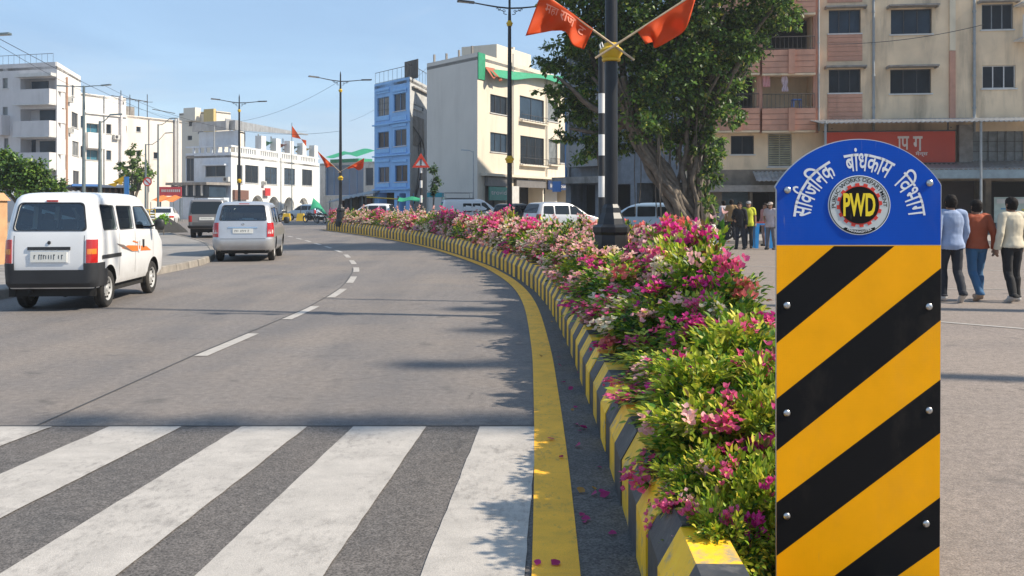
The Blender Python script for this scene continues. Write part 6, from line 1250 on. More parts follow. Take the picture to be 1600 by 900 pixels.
# ------------------------------------------------------------ flags
FL = mat('saffron_cloth', (.72, .085, .008), .75, var=.10, scale=3); t = FL.node_tree; b = t.nodes['Principled BSDF']; tr_ = nd(t, 'ShaderNodeBsdfTranslucent'); tr_.inputs[0].default_value = (.8, .10, .01, 1); ms = nd(t, 'ShaderNodeMixShader'); ms.inputs[0].default_value = .35; t.links.new(b.outputs[0], ms.inputs[1]); t.links.new(tr_.outputs[0], ms.inputs[2]); t.links.new(ms.outputs[0], t.nodes['Material Output'].inputs['Surface'])
STK = mat('bamboo_stick', (.50, .38, .24), .7, var=.2, scale=12); FTX = mat('flag_print', (.78, .26, .16), .7)
def flag(label, Y, stick, top, bot, group, amp=.07, text=None, dy=0, loc=None, ph=0):
    """stick: two pixel points; top and bot: pixel polylines of the upper and lower cloth edges"""
    o = P(*stick[0], Y+dy); r = root('saffron_flag', label, 'flag', o, group=group)
    mb = MB(); a_, b_ = P(*stick[0], Y+dy)-o, P(*stick[1], Y+dy)-o; mb.tube([tuple(a_), tuple(b_)], .016, 8); mb.build('stick', STK, r, smooth=50)
    ip = lambda pl, t: (float(np.interp(t, np.linspace(0, 1, len(pl)), [p[0] for p in pl])), float(np.interp(t, np.linspace(0, 1, len(pl)), [p[1] for p in pl])))
    bt = [tuple(q) for q in catmull(np.array(bot, float), 8)]
    def S(a, b):
        p, q = ip(top, a), ip(bt, a); x, y = p[0]+(q[0]-p[0])*b, p[1]+(q[1]-p[1])*b
        wv = amp*b*(math.sin(a*8+b*3+ph)+.6*math.sin(a*15-b*5+ph))-.012
        return tuple(P(x, y, Y+dy+wv)-o)
    mb = MB(); mb.grid(S, 36, 18); c = mb.build('cloth', FL, r, smooth=180); c.modifiers.new('s', 'SOLIDIFY').thickness = .003
    if text:
        for body, a0, a1, b0, b1 in text:
            v, f_ = text_mb(body, 1, .015); xs = [p[0] for p in v]; ys = [p[1] for p in v]; mb = MB()
            mb.add([tuple(Vector(S(a0+(a1-a0)*(p[0]-min(xs))/(max(xs)-min(xs)), b0+(b1-b0)*(max(ys)-p[1])/(max(ys)-min(ys))))+Vector((0, -.012, 0))) for p in v], f_); mb.build('print', FTX, c)
    return r
flag('large orange flag with faded white print on the left of the near lamp post', 13, ((991, 94), (846, -12)), [(927, 45), (885, 14), (846, -12)], [(912, 77), (895, 70), (884, 50), (866, 48), (848, 51), (821, 56)], 'large orange flags', .08, [('\u092e\u0939\u093e', .86, .62, .18, .48), ('\u0930\u093e\u091c', .58, .30, .14, .55), ('\u091f', .22, .10, .2, .5)], dy=-.16)
flag('large plain orange flag on the right of the near lamp post', 13, ((930, 91), (1092, -14)), [(995, 48), (1040, 19), (1088, -11)], [(1009, 69), (1020, 66), (1024, 75), (1050, 61), (1072, 44), (1087, -2)], 'large orange flags', .09, dy=-.22, ph=2)
flag('small orange flag on the left of the lamp post by the far bed end', 56, ((533, 270), (496, 236)), [(524, 262), (496, 236)], [(516, 258), (510, 262), (505, 252), (498, 240)], 'small orange flags', .1, dy=-.3)
flag('small orange flag on the right of the lamp post by the far bed end', 56, ((528, 270), (569, 247)), [(541, 263), (569, 247)], [(545, 264), (553, 262), (560, 266), (567, 262), (569, 249)], 'small orange flags', .1, dy=-.35, ph=1)
def pole_flag(label, px, Y, ytop, m=None):
    z = P(px, ytop, Y).z; r = root('flag_pole', label, 'flag pole', ((px-800)*Y/F, Y, 0)); mb = MB(); mb.tube([(0, 0, 0), (0, 0, z)], [.06, .03], 8); mb.build('pole', L_gry, r); mb = MB(); mb.grid(lambda a, b: (.03+a*1.5, .1*math.sin(a*6), z-.3-a*2.2*(1-.3*b)-b*1.2*(1-a)), 10, 6); mb.build('pennant', FL, r)
pole_flag('thin pole with a small red pennant over the arched building', 456, 98, 192)
# ------------------------------------------------------------ striped sign posts
S_pw = mat('post_white', (.66, .66, .65), .5, var=.1); S_pb = mat('post_black', (.02, .021, .024), .5)
def striped_post(r, H, rad, n, z0=0, top_black=0):
    for k in range(n):
        mb = MB(); a, b2 = z0+(H-z0)*k/n, z0+(H-z0)*(k+1)/n; mb.lathe([(rad, a), (rad, b2-.002)], 12); mb.build('post_band', S_pw if k % 2 == 0 else S_pb, r, smooth=40)
q = ((940-800)*15.0/F, 15.0, 0); sp_ = root('striped_post', 'black and white striped post close to the near lamp post', 'post', q)
zz = lambda y: P(940, y, 15.0).z
for (y0, y1, m_) in ((308, 275, S_pw), (275, 243, S_pb), (243, 210, S_pw), (210, 177, S_pb), (177, 146, S_pw), (146, 82, S_pb)):
    mb = MB(); mb.lathe([(.052, zz(y0)), (.052, zz(y1)-.002)], 14); mb.build('post_band', m_, sp_, smooth=40)
mb = MB(); mb.lathe([(.05, .3), (.052, zz(308)-.002)], 14); mb.build('post_foot', S_pb, sp_)
mb = MB(); v_ = [(0, 0, zz(80)), (-.03, 0, zz(70)), (-.0, 0, zz(66)), (.05, 0, zz(82)), (.09, -.02, zz(108))]; mb.tube(v_, .014, 6); mb.build('bent_edge', S_pw, sp_)
wsn = root('warning_sign', 'red triangular warning sign on a black and white post in the median', 'sign', ((658-800)*44/F, 44, 0)); z0 = P(658, 262, 44).z
striped_post(wsn, z0+.1, .06, 9, .3); mb = MB(); s_ = .42
tri = [(-s_, 0), (s_, 0), (0, s_*1.65)]; tin = [(-s_*.62, .10), (s_*.62, .10), (0, s_*1.65-.26)]
v = [(a, -.08, z0+b) for a, b in tri]+[(a, -.08, z0+b) for a, b in tin]; mb.add(v, [(0, 1, 4, 3), (1, 2, 5, 4), (2, 0, 3, 5)]); mb.build('border', mat('sign_red', (.62, .05, .02), .4), wsn)
mb = MB(); mb.prism(tri, lambda a, b, d: (a, d, z0+b), -.075, -.06); mb.build('plate', mat('sign_back_white', (.5, .52, .54), .5), wsn); mb = MB(); mb.box(-.03, -.083, z0+.16, .03, -.078, z0+.42); mb.box(-.03, -.083, z0+.1, .03, -.078, z0+.14); mb.build('symbol', S_pb, wsn)
ns = root('no_entry_sign', 'round red and white prohibition sign beside the small tree', 'sign', ((231-800)*62/F, 62, 0)); z0 = P(231, 284, 62).z
mb = MB(); mb.tube([(0, 0, 0), (0, 0, z0+.3)], .04, 8); mb.build('post', L_gry, ns); mb = MB(); mb.lathe([(.001, -.07), (.30, -.07), (.30, -.05)], 20, (0, 0, z0), 'y'); mb.build('plate', S_wht, ns)
mb = MB(); n = 24; v = []
for t_ in np.linspace(0, 2*math.pi, n, endpoint=False): v += [(.30*math.cos(t_), -.075, z0+.30*math.sin(t_)), (.22*math.cos(t_), -.075, z0+.22*math.sin(t_))]
mb.add(v, [(2*i, 2*i+1, (2*i+3) % (2*n), (2*i+2) % (2*n)) for i in range(n)]); mb.add([(-.2, -.076, z0+.14), (-.14, -.076, z0+.2), (.2, -.076, z0-.14), (.14, -.076, z0-.2)], [(0, 1, 2, 3)]); mb.build('ring', MATS['sign_red'], ns)
# ------------------------------------------------------------ roadside things on the left
kx = root('brown_kiosk', 'brown wooden kiosk with a blue sheet roof behind the white van', 'kiosk', (*pxp(152, 58), .15)); W_brn = mat('kiosk_boards', (.13, .085, .065), .8, var=.25, scale=3)
K = Rel(kx); f = Face(pxp(114, 58), pxp(196, 60)); mb = MB(); f.bx(mb, 0, .15, f.w, f.z(150, 293), -2.5, -2.4); f.bx(mb, 0, .15, .1, f.z(150, 293), -2.4, 0); f.bx(mb, f.w-.1, .15, f.w, f.z(150, 293), -2.4, 0); f.bx(mb, .1, .15, f.w-.1, 1.2, -.1, 0); K.build(mb, 'body', W_brn, kx)
for k in range(9): mb = MB(); f.bx(mb, f.w*(.02+.11*k), 1.2, f.w*(.02+.11*k)+.12, f.z(150, 294), -.05, .02); K.build(mb, 'upright', W_brn, kx)
mb = MB(); f.bx(mb, .15, 1.25, f.w-.15, f.z(150, 296), -1.2, -1.1); K.build(mb, 'back_cloth', mat('grey_cloth', (.12, .13, .15), .9, var=.3), kx)
mb = MB(); f.bx(mb, -.3, f.z(150, 293), f.w+.2, f.z(150, 289), -2.6, .5); K.build(mb, 'roof', mat('roof_blue_grey', (.07, .10, .16), .7, var=.3), kx); mb = MB(); f.bx(mb, -.2, f.z(150, 291.5), f.w*.5, f.z(150, 288), .505, .56); K.build(mb, 'fascia', mat('fascia_blue', (.05, .16, .42), .6), kx)
bp = root('blue_banner_post', 'tall narrow blue banner standing at the right end of the kiosk', 'banner', (*pxp(198, 57.5), .15)); mb = MB(); z1 = P(198, 276, 57.5).z; mb.box(-.14, -.02, .3, .14, .02, z1-.15); mb.build('cloth', mat('banner_blue', (.04, .20, .50), .6), bp); mb = MB(); mb.tube([(-.16, 0, 0), (-.16, 0, z1)], .025, 6); mb.build('pole', L_gry, bp)
C_yel = mat('yellow_cloth', (.62, .36, .01), .8)
yf = root('yellow_bunting', 'bright yellow cloth draped over the kiosk roof corner', 'cloth', P(187, 290, 57.7)); mb = MB(); o = Vector(yf.location)
for (pts) in ([(176, 284), (190, 289), (197, 273)], [(168, 288), (180, 292), (186, 284)]): mb.prism(pts, lambda a, b, d: tuple(P(a, b, 57.7+d)-o), 0, .04)
mb.build('cloth', C_yel, yf)
rh = root('red_hoarding', 'red hoarding with white lettering before the blank cream wall', 'sign', (*pxp(266, 92), 0)); Kr = Rel(rh); f = Face(pxp(249, 92), pxp(284, 92)); mb = MB(); f.bx(mb, 0, f.z(260, 306), f.w, f.z(260, 292), 0, .1); Kr.build(mb, 'panel', mat('hoarding_red', (.52, .05, .06), .5), rh); mb = MB(); f.bx(mb, .1, 0, .2, f.z(260, 306), 0, .08); f.bx(mb, f.w-.2, 0, f.w-.1, f.z(260, 306), 0, .08); Kr.build(mb, 'leg', L_gry, rh)
mb = MB()
for k in range(10): f.bx(mb, .25+k*.19, f.z(260, 300), .25+k*.19+random.uniform(.08, .14), f.z(260, 296), .105, .11)
Kr.build(mb, 'lettering', F_wht, rh)
os_ = root('orange_stall', 'orange canopied stall beneath the red hoarding', 'stall', (*pxp(258, 86), 0)); Ko = Rel(os_); f = Face(pxp(240, 86), pxp(277, 86)); mb = MB(); mb.grid(lambda a, b: f.pt(f.w*a, f.z(258, 306)-.5*b+.08*math.sin(a*12), -1.5+2.4*b), 12, 4); Ko.build(mb, 'canopy', mat('orange_canopy', (.60, .16, .03), .8), os_)
for u in (.05, f.w-.05):
    for d in (-1.4, .8): mb = MB(); mb.tube([f.pt(u, 0, d), f.pt(u, f.z(258, 308)-.1-(.35 if d > 0 else 0), d)], .03, 6); Ko.build(mb, 'post', L_gry, os_)
mb = MB(); f.bx(mb, .2, 0, f.w-.2, .95, -.6, .2); Ko.build(mb, 'counter', mat('stall_counter', (.22, .12, .10), .8), os_)
gh = root('gravel_heap', 'dark gravel heap on the pavement behind the white van', 'heap', (*pxp(254, 49), .15)); M_grav = mat('dark_gravel', (.03, .03, .03), .95, var=.5, scale=14, bump=1, bscale=30); mb = MB()
def heap(a, b):
    t_ = 2*math.pi*a; rr = b*1.15*(1+.12*math.sin(3*t_)); h = .95*(1-b)**.8+.03*mnoise.noise(Vector((math.cos(t_)*rr*6, math.sin(t_)*rr*6, 0))); return (rr*math.cos(t_), rr*math.sin(t_), h if b < 1 else -.01)
mb.grid(heap, 40, 16); mb.build('heap', M_grav, gh, smooth=70)
small_tree(256, 44, [(250, 344, 4, 4), (258, 341, 5, 5)], 220, .14, 'tiny bright green plant growing by the pavement kerb', name='small_plant', pal={'mid': (.12, .30, .03), 'lite': (.25, .45, .04)}, cols=(['mid', 'lite'], [1, 1]), trunk_r=.015)
gp = root('gate_pillar', 'tan sandstone gate pillar at the left picture edge', 'pillar', (-12.75, 22.5, .15)); M_tan = mat('tan_sandstone', (.50, .29, .15), .85, var=.2, scale=2.5, stain=.5, stain_col=(.25, .13, .07), bump=.4)
mb = MB(); mb.box(-.38, -.25, 0, .38, .25, 1.55); mb.build('shaft', M_tan, gp); mb = MB(); mb.hexa([(-.44, -.3, 1.55), (.44, -.3, 1.55), (.44, .3, 1.55), (-.44, .3, 1.55), (-.32, -.2, 1.74), (.32, -.2, 1.74), (.32, .2, 1.74), (-.32, .2, 1.74)]); mb.build('cap', M_tan, gp)
ls = root('low_shed', 'low tin-roofed shed with dark front left of the kiosk', 'shed', (*pxp(80, 44), .15)); Kl = Rel(ls); f = Face(pxp(22, 44), pxp(116, 45)); mb = MB(); f.bx(mb, 0, .15, f.w, f.z(80, 302), -2, -.5); Kl.build(mb, 'body', mat('shed_dark', (.06, .035, .03), .9, var=.3), ls); mb = MB(); mb.grid(lambda a, b: f.pt(-.2+a*(f.w+.4), f.z(80, 297)-.25*b+.02*math.sin(a*80), -2.2+2.4*b), 60, 2); o = Kl.build(mb, 'roof', M_tin, ls); o.modifiers.new('s', 'SOLIDIFY').thickness = .03
for k in range(9): mb = MB(); f.bx(mb, f.w*k/9, f.z(80, 302), f.w*k/9+.2, f.z(80, 299), .205, .22); Kl.build(mb, 'fringe', F_wht, ls)
# barricades and painted bollards
def barricade(px, Y, rz, label):
    r = root('mesh_barricade', label, 'barricade', (*pxp(px, Y), .15), rz, 'yellow barricades'); mb = MB()
    for x in (-.7, .7): mb.tube([(x, -.25, 0), (x, 0, .12), (x, 0, 1.15)], .025, 6); mb.tube([(x, .25, 0), (x, 0, .12)], .025, 6)
    mb.tube([(-.7, 0, 1.15), (.7, 0, 1.15)], .025, 6); mb.tube([(-.7, 0, .25), (.7, 0, .25)], .025, 6); mb.build('frame', L_yel, r)
    for k in range(5): mb = MB(); mb.box(-.68, -.012, .30+.17*k, .68, .012, .40+.17*k); mb.build('slat', L_yel if k % 2 else F_gry, r)
barricade(214, 55, R(20), 'yellow barricade left of the gravel heap'); barricade(226, 57, R(-10), 'yellow barricade directly behind the gravel heap')
for (px, lab) in ((448, 'yellow painted block nearest the silver car before the arches'), (470, 'yellow painted block beside the motorcycles before the arches')):
    r = root('painted_block', lab, 'block', (*pxp(px, 92), 0)); mb = MB(); mb.hexa([(-.42, -.3, 0), (.42, -.3, 0), (.42, .3, 0), (-.42, .3, 0), (-.3, -.22, .75), (.3, -.22, .75), (.3, .22, .75), (-.3, .22, .75)]); mb.build('block', L_yel, r); mb = MB(); mb.tube([(0, 0, .75), (0, 0, 1.5)], .04, 8); mb.build('post', F_dk, r)
# market stalls and tarpaulins between the arches and the blue house
st_ = root('green_tarp_stall', 'stall under a drooping green tarpaulin beyond the median end', 'stall', (*pxp(500, 90), 0)); Ks = Rel(st_); mb = MB(); f = Face(pxp(486, 90), pxp(517, 90))
mb.grid(lambda a, b: f.pt(f.w*(a*(.3+.7*b)+.02), f.z(500, 309)-a*.5-b*(1.2-.3*math.sin(a*5)), -.8+1.4*b), 12, 8); o = Ks.build(mb, 'tarpaulin', T_grn, st_, smooth=80)
for u in (.1, f.w*.9): mb = MB(); mb.tube([f.pt(u, 0, -.8), f.pt(u, f.z(500, 309)-.1, -.8)], .04, 6); Ks.build(mb, 'post', L_gry, st_)
sh = root('awning_stall', 'dark market stall under a sloping grey sheet awning', 'stall', (*pxp(555, 84), 0)); Kh = Rel(sh); f = Face(pxp(517, 86), pxp(590, 82)); mb = MB()
mb.grid(lambda a, b: f.pt(f.w*a, f.z(517+73*a, 312-15*a)+.3-.6*b+.04*math.sin(a*60), -1.6+2.2*b), 40, 3); o = Kh.build(mb, 'awning', mat('awning_grey', (.28, .30, .31), .6, var=.2), sh); o.modifiers.new('s', 'SOLIDIFY').thickness = .03
for k in range(5): mb = MB(); mb.tube([f.pt(f.w*(.03+.235*k), 0, .3), f.pt(f.w*(.03+.235*k), f.z(517+17*k, 314-3.5*k), .3)], .045, 6); Kh.build(mb, 'post', L_gry, sh)
for k, c in enumerate([(.12, .04, .03), (.05, .05, .07), (.10, .08, .05), (.04, .06, .09), (.16, .06, .05), (.06, .04, .05)]): mb = MB(); f.bx(mb, f.w*(.05+.15*k), .2, f.w*(.05+.15*k)+.55, 2.0+.15*(k % 3), -.9, -.7); Kh.build(mb, 'hanging_goods', mat('goods_%s' % 'abcdef'[k], c, .9, var=.4, scale=6), sh)
mb = MB(); f.bx(mb, 0, 0, f.w, 2.4, -1.7, -1.6); Kh.build(mb, 'back_sheet', mat('goods_dark', (.03, .035, .045), .9), sh)
gs = root('green_awning', 'long green awning below the blue building', 'awning', (*pxp(640, 70), 0)); Kg = Rel(gs); f = Face(pxp(622, 70), pxp(660, 70)); mb = MB(); mb.grid(lambda a, b: f.pt(f.w*a, f.z(640, 308)-.28*b-.06*math.sin(a*9), -.8+1.2*b), 14, 4); o = Kg.build(mb, 'cloth', T_grn, gs); o.modifiers.new('s', 'SOLIDIFY').thickness = .02
for u in (.05, f.w-.05): mb = MB(); mb.tube([f.pt(u, 0, .35), f.pt(u, f.z(640, 314), .35)], .03, 6); Kg.build(mb, 'post', L_gry, gs)
ts = root('teal_stall', 'small stall with a teal blue canopy left of the white van behind the flowers', 'stall', (*pxp(679, 67), 0)); Kt = Rel(ts); f = Face(pxp(668, 67), pxp(692, 67)); mb = MB(); f.bx(mb, 0, f.z(680, 308), f.w, f.z(680, 301), -1, .4); Kt.build(mb, 'canopy', mat('teal_canopy', (.03, .30, .36), .7), ts)
for u in (.05, f.w-.05): mb = MB(); mb.tube([f.pt(u, 0, .3), f.pt(u, f.z(680, 308), .3)], .03, 6); Kt.build(mb, 'post', L_gry, ts)
mb = MB(); f.bx(mb, .1, 0, f.w-.1, .9, -.6, .1); Kt.build(mb, 'counter', K_bl, ts)
# pole with yellow bar
yb = root('yellow_bar_gate', 'yellow height bar on posts before the blue building', 'barrier', (*pxp(600, 74), 0)); Ky = Rel(yb); f = Face(pxp(572, 74), pxp(622, 74)); mb = MB(); mb.tube([f.pt(0, f.z(590, 308), 0), f.pt(f.w, f.z(590, 311), 0)], .05, 8); Ky.build(mb, 'bar', L_yel, yb)
for u in (0, f.w): mb = MB(); mb.tube([f.pt(u, 0, 0), f.pt(u, f.z(590, 306), 0)], .06, 8); Ky.build(mb, 'post', F_dk, yb)
# overhead cables
CB = mat('cable_black', (.03, .03, .035), .6)
def cable(a, b, sag, label, r_=.009):
    a, b = Vector(a), Vector(b); o = root('overhead_cable', label, 'cable', a, group='overhead cables'); pts = [tuple((b-a)*t_+Vector((0, 0, -sag*4*t_*(1-t_)))) for t_ in np.linspace(0, 1, 16)]; mb = MB(); mb.tube(pts, r_, 5); mb.build('wire', CB, o)
cable(P(-10, 66, 30), P(205, 163, 108), .6, 'upper cable from the left edge lamp to the white flats'); cable(P(-6, 58, 30), P(330, 192, 150), 1.2, 'long cable sagging from the left edge towards the distant flats', .011)
cable(P(160, 132, 57), P(530, 205, 56.5), 1.2, 'thin cable crossing the sky between the grey lamp and the median lamp'); cable(P(200, 165, 108), P(480, 205, 130), 1.0, 'thin cable between the white flats and the arched building'); cable(P(372, 190, 66), P(528, 128, 56.5), .4, 'cable rising from the farthest black lamp to the next one'); cable(P(545, 190, 90), P(668, 105, 76), .6, 'cable rising to the cream building roof')
fI = Face(A_, B_); cable(fI.pt(fI.u(1290), fI.z(1290, 72), .6), fI.pt(fI.u(1530), fI.z(1530, 42), .6), .25, 'slack cable across the beige apartment wall', .018)
# blue plastic drum table near the shop people
bt_ = root('blue_stall_table', 'bright blue plastic table with legs beside the man in yellow', 'table', (*pxp(1190.5, 34.2), .0)); B_pl = mat('bright_blue_plastic', (.02, .25, .62), .4)
mb = MB(); mb.box(-.30, -.28, .86, .30, .28, .92); mb.build('top', B_pl, bt_)
for x in (-.24, .24):
    for y in (-.22, .22): mb = MB(); mb.hexa([(x*1.1-.06, y*1.1-.05, 0), (x*1.1+.06, y*1.1-.05, 0), (x*1.1+.06, y*1.1+.05, 0), (x*1.1-.06, y*1.1+.05, 0), (x-.08, y-.06, .86), (x+.08, y-.06, .86), (x+.08, y+.06, .86), (x-.08, y+.06, .86)]); mb.build('leg', B_pl, bt_)
mb = MB(); mb.box(-.26, -.2, .92, .2, .2, .97); mb.build('tray', mat('tray_red', (.4, .05, .04), .5), bt_)
# ------------------------------------------------------------ people
SKIN = mat('brown_skin', (.27, .145, .09), .5, var=.08); HAIR = mat('black_hair', (.014, .011, .010), .75, var=.4, scale=60, spec=.15); EYE = mat('eye_dark', (.02, .015, .012), .2)
def capsule(mb, a, b, ra, rb, n=10):
    a, b = Vector(a), Vector(b); d = (b-a).normalized() if (b-a).length > 1e-6 else Vector((0, 0, 1)); pts = []; rad = []
    for t_ in (-1, -.85, -.5): pts.append(a+d*ra*t_); rad.append(max(.002, ra*math.sqrt(1-t_*t_)))
    pts.append(a); rad.append(ra); pts.append(b); rad.append(rb)
    for t_ in (.5, .85, 1): pts.append(b+d*rb*t_); rad.append(max(.002, rb*math.sqrt(1-t_*t_)))
    mb.tube(pts, rad, n)
def ellips(mb, levels, n=16):
    v = []
    for (z, x, y, rx, ry) in levels: v += [(x+rx*math.cos(t_), y+ry*math.sin(t_), z) for t_ in np.linspace(0, 2*math.pi, n, endpoint=False)]
    m = len(levels); mb.add(v, [tuple(range(n-1, -1, -1)), tuple((m-1)*n+k for k in range(n))]+[(j*n+k, j*n+(k+1) % n, (j+1)*n+(k+1) % n, (j+1)*n+k) for j in range(m-1) for k in range(n)])
def person(label, loc, rz, shirt, trousers, shoes, pose, height=1.72, voxel=.010, sleeve='long', group=None, cap_=None, hem=.80):
    """local: +Y is the way the person faces; one remeshed body with fitted clothes"""
    r = root('person', label, 'person', loc, rz, group); k = height/1.72; r.scale = (k, k, k)
    J = dict(hipL=(-.085, 0, .92), hipR=(.085, 0, .92), kneeL=(-.095, .02, .50), kneeR=(.095, .02, .50), ankL=(-.095, -.03, .085), ankR=(.095, -.03, .085), shL=(-.175, -.005, 1.405), shR=(.175, -.005, 1.405), elL=(-.235, -.03, 1.13), elR=(.235, -.03, 1.13), wrL=(-.25, .05, .89), wrR=(.25, .05, .89), head=(0, .025, 1.585), lean=0.0); J.update(pose)
    V3 = {a: Vector(b) for a, b in J.items() if isinstance(b, tuple)}; mb = MB(); bones = []
    ln = J['lean']; fx = lambda z: ln*max(0, z-.95)
    ellips(mb, [(.83, 0, 0, .06, .05), (.86, 0, -.005, .145, .095), (.92, 0, -.012, .168, .112), (1.0, 0, fx(1.0)-.005, .158, .102), (1.08, 0, fx(1.08), .148, .095), (1.18, 0, fx(1.18), .160, .102), (1.28, 0, fx(1.28), .178, .112), (1.36, 0, fx(1.36)-.005, .180, .105), (1.42, 0, fx(1.42)-.008, .150, .085), (1.455, 0, fx(1.455)-.005, .085, .06), (1.475, 0, fx(1.475), .05, .045)])
    H_ = V3['head']+Vector((0, fx(1.55), 0)); nb_ = Vector((0, fx(1.43)-.005, 1.42)); capsule(mb, nb_, H_+Vector((0, -.012, -.06)), .056, .052)
    hx, hy, hz = H_; tz = lambda q: hz+q
    ellips(mb, [(tz(-.125), hx, hy+.035, .025, .02), (tz(-.115), hx, hy+.03, .045, .04), (tz(-.08), hx, hy+.012, .062, .078), (tz(-.03), hx, hy, .072, .092), (tz(.02), hx, hy-.006, .077, .098), (tz(.07), hx, hy-.008, .073, .094), (tz(.105), hx, hy-.006, .055, .072), (tz(.125), hx, hy-.004, .028, .038)])
    capsule(mb, (hx, hy+.085, tz(.005)), (hx, hy+.108, tz(-.03)), .010, .014, 8)                     # nose
    capsule(mb, (hx, hy+.085, tz(-.072)), (hx, hy+.088, tz(-.074)), .018, .018, 8)                   # mouth
    for s in (-1, 1): capsule(mb, (hx+s*.076, hy-.012, tz(-.03)), (hx+s*.082, hy-.02, tz(.018)), .012, .017, 8)   # ears
    for s, q in ((-1, 'L'), (1, 'R')):
        sh_, el, wr = V3['sh'+q]+Vector((0, fx(1.4), 0)), V3['el'+q]+Vector((0, fx(1.1), 0)), V3['wr'+q]+Vector((0, fx(1.0), 0)); capsule(mb, sh_, el, .058, .043); capsule(mb, el, wr, .043, .028); capsule(mb, sh_+Vector((-s*.06, 0, .015)), sh_, .06, .058)
        hp, kn, an = V3['hip'+q], V3['knee'+q], V3['ank'+q]; capsule(mb, hp, kn, .092, .060); capsule(mb, kn+(an-kn)*.3+Vector((0, -.015, 0)), an, .058, .038); capsule(mb, kn, kn+(an-kn)*.3, .058, .056)
        ft = pose.get('foot'+q, 0.0); d = Vector((s*.03, math.cos(ft), -math.sin(ft))); capsule(mb, an+Vector((0, 0, -.035))-d*.04, an+Vector((0, 0, -.045))+d*.15, .042, .032)
        bones += [('up', sh_, el), ('fore', el, wr), ('thigh', hp, kn), ('shin', kn, an), ('foot', an-Vector((0, 0, .04)), an+d*.16-Vector((0, 0, .05)))]
        # hand: palm, four curled fingers, thumb on the inner side
        d = (wr-el).normalized(); inn = Vector((-s, 0, 0)); inn = (inn-d*inn.dot(d)).normalized(); fwd = d.cross(inn)*(1 if (d.cross(inn)).y > 0 else -1)
        pc = wr+d*.05; capsule(mb, wr+d*.01, pc+d*.02+fwd*.015, .026, .027); capsule(mb, wr+d*.015, pc+d*.02-fwd*.018, .024, .025)
        for i, (o, l_) in enumerate(((.032, .070), (.011, .080), (-.010, .075), (-.030, .058))):
            p0 = pc+d*.025+fwd*o; p1 = p0+d*l_*.5+inn*.010; p2 = p1+d*l_*.36+inn*.024; capsule(mb, p0, p1, .0105, .010, 7); capsule(mb, p1, p2, .010, .0085, 7)
        t0 = wr+d*.025+fwd*.03; capsule(mb, t0, t0+fwd*.028+d*.035+inn*.012, .013, .011, 7); capsule(mb, t0+fwd*.028+d*.035+inn*.012, t0+fwd*.03+d*.066+inn*.022, .011, .009, 7); bones.append(('hand', wr+d*.03, wr+d*.16))
    bones += [('torso', Vector((0, 0, .98)), Vector((0, fx(1.40), 1.40))), ('pelvis', Vector((-.07, 0, .90)), Vector((.07, 0, .90))), ('neck', nb_+Vector((0, 0, .055)), H_+Vector((0, 0, -.09))), ('head', H_+Vector((0, 0, -.05)), H_+Vector((0, 0, .05)))]
    tmp = mb.build('tmp', SKIN); m = tmp.modifiers.new('r', 'REMESH'); m.mode = 'VOXEL'; m.voxel_size = voxel; m2 = tmp.modifiers.new('s', 'SMOOTH'); m2.factor = .5; m2.iterations = 3
    me = bake(tmp); drop(tmp); me.name = 'body'; me.materials.clear(); me.materials.append(SKIN); me.polygons.foreach_set('use_smooth', [True]*len(me.polygons)); link('body', me, r)
    nv, nf = len(me.vertices), len(me.polygons); co = np.empty(nv*3); me.vertices.foreach_get('co', co); co = co.reshape(-1, 3); no = np.empty(nv*3); me.vertices.foreach_get('normal', no); no = no.reshape(-1, 3)
    fc = [tuple(p.vertices) for p in me.polygons]; cen = np.empty(nf*3); me.polygons.foreach_get('center', cen); cen = cen.reshape(-1, 3)
    D = []
    for (nm, a, b) in bones:
        a, b = np.array(a), np.array(b); ab = b-a; t_ = np.clip(((cen-a)@ab)/(ab@ab), 0, 1); D.append(np.linalg.norm(cen-(a+t_[:, None]*ab), axis=1)/{'torso': 1.6, 'pelvis': 1.35, 'thigh': 1.2}.get(nm, 1.0))
    zone = np.array([b[0] for b in bones])[np.argmin(np.array(D), 0)]; tpar = {}
    def cloth(name, sel, off, m_, amp, freq, th=.006, drop_=None):
        ids = np.where(sel)[0]
        if len(ids) == 0: return
        used = sorted({i for q in ids for i in fc[q]}); mp_ = {v: i for i, v in enumerate(used)}; v = []
        for i in used:
            p = co[i]; q = mnoise.noise(Vector((p[0]*freq+p[2]*5, p[1]*freq, p[2]*freq*.7)))+.5*mnoise.noise(Vector((p[0]*freq*2-p[2]*9, p[1]*freq*2+4, p[2]*freq*1.1)))
            o = drop_(p) if drop_ else 0; v.append(tuple(p+no[i]*(off+amp*q+o)))
        me2 = bpy.data.meshes.new(name); me2.from_pydata(v, [], [tuple(mp_[i] for i in fc[q]) for q in ids]); me2.materials.append(m_); me2.polygons.foreach_set('use_smooth', [True]*len(me2.polygons)); o = link(name, me2, r); s_ = o.modifiers.new('s', 'SMOOTH'); s_.factor = .5; s_.iterations = 2; t2 = o.modifiers.new('t', 'SOLIDIFY'); t2.thickness = th; t2.offset = 1; return o
    z = cen[:, 2]; arm_ok = np.isin(zone, ['up', 'fore']) if sleeve == 'long' else (zone == 'up')
    if sleeve != 'long':
        for q in 'LR':
            a, b = np.array(V3['sh'+q]), np.array(V3['el'+q]); ab = b-a; t_ = ((cen-a)@ab)/(ab@ab); near = np.linalg.norm(cen-(a+np.clip(t_, 0, 1)[:, None]*ab), axis=1) < .09; arm_ok &= ~((t_ > .72) & near & (zone == 'up'))
    tor = (np.isin(zone, ['torso']) & (z > hem)) | (np.isin(zone, ['pelvis', 'thigh']) & (z > hem)) | ((zone == 'neck') & (z < 1.46))
    cloth('shirt', tor | arm_ok, .013, shirt, .0075, 11, drop_=lambda p: .016*max(0, (1.1-p[2])/.25))
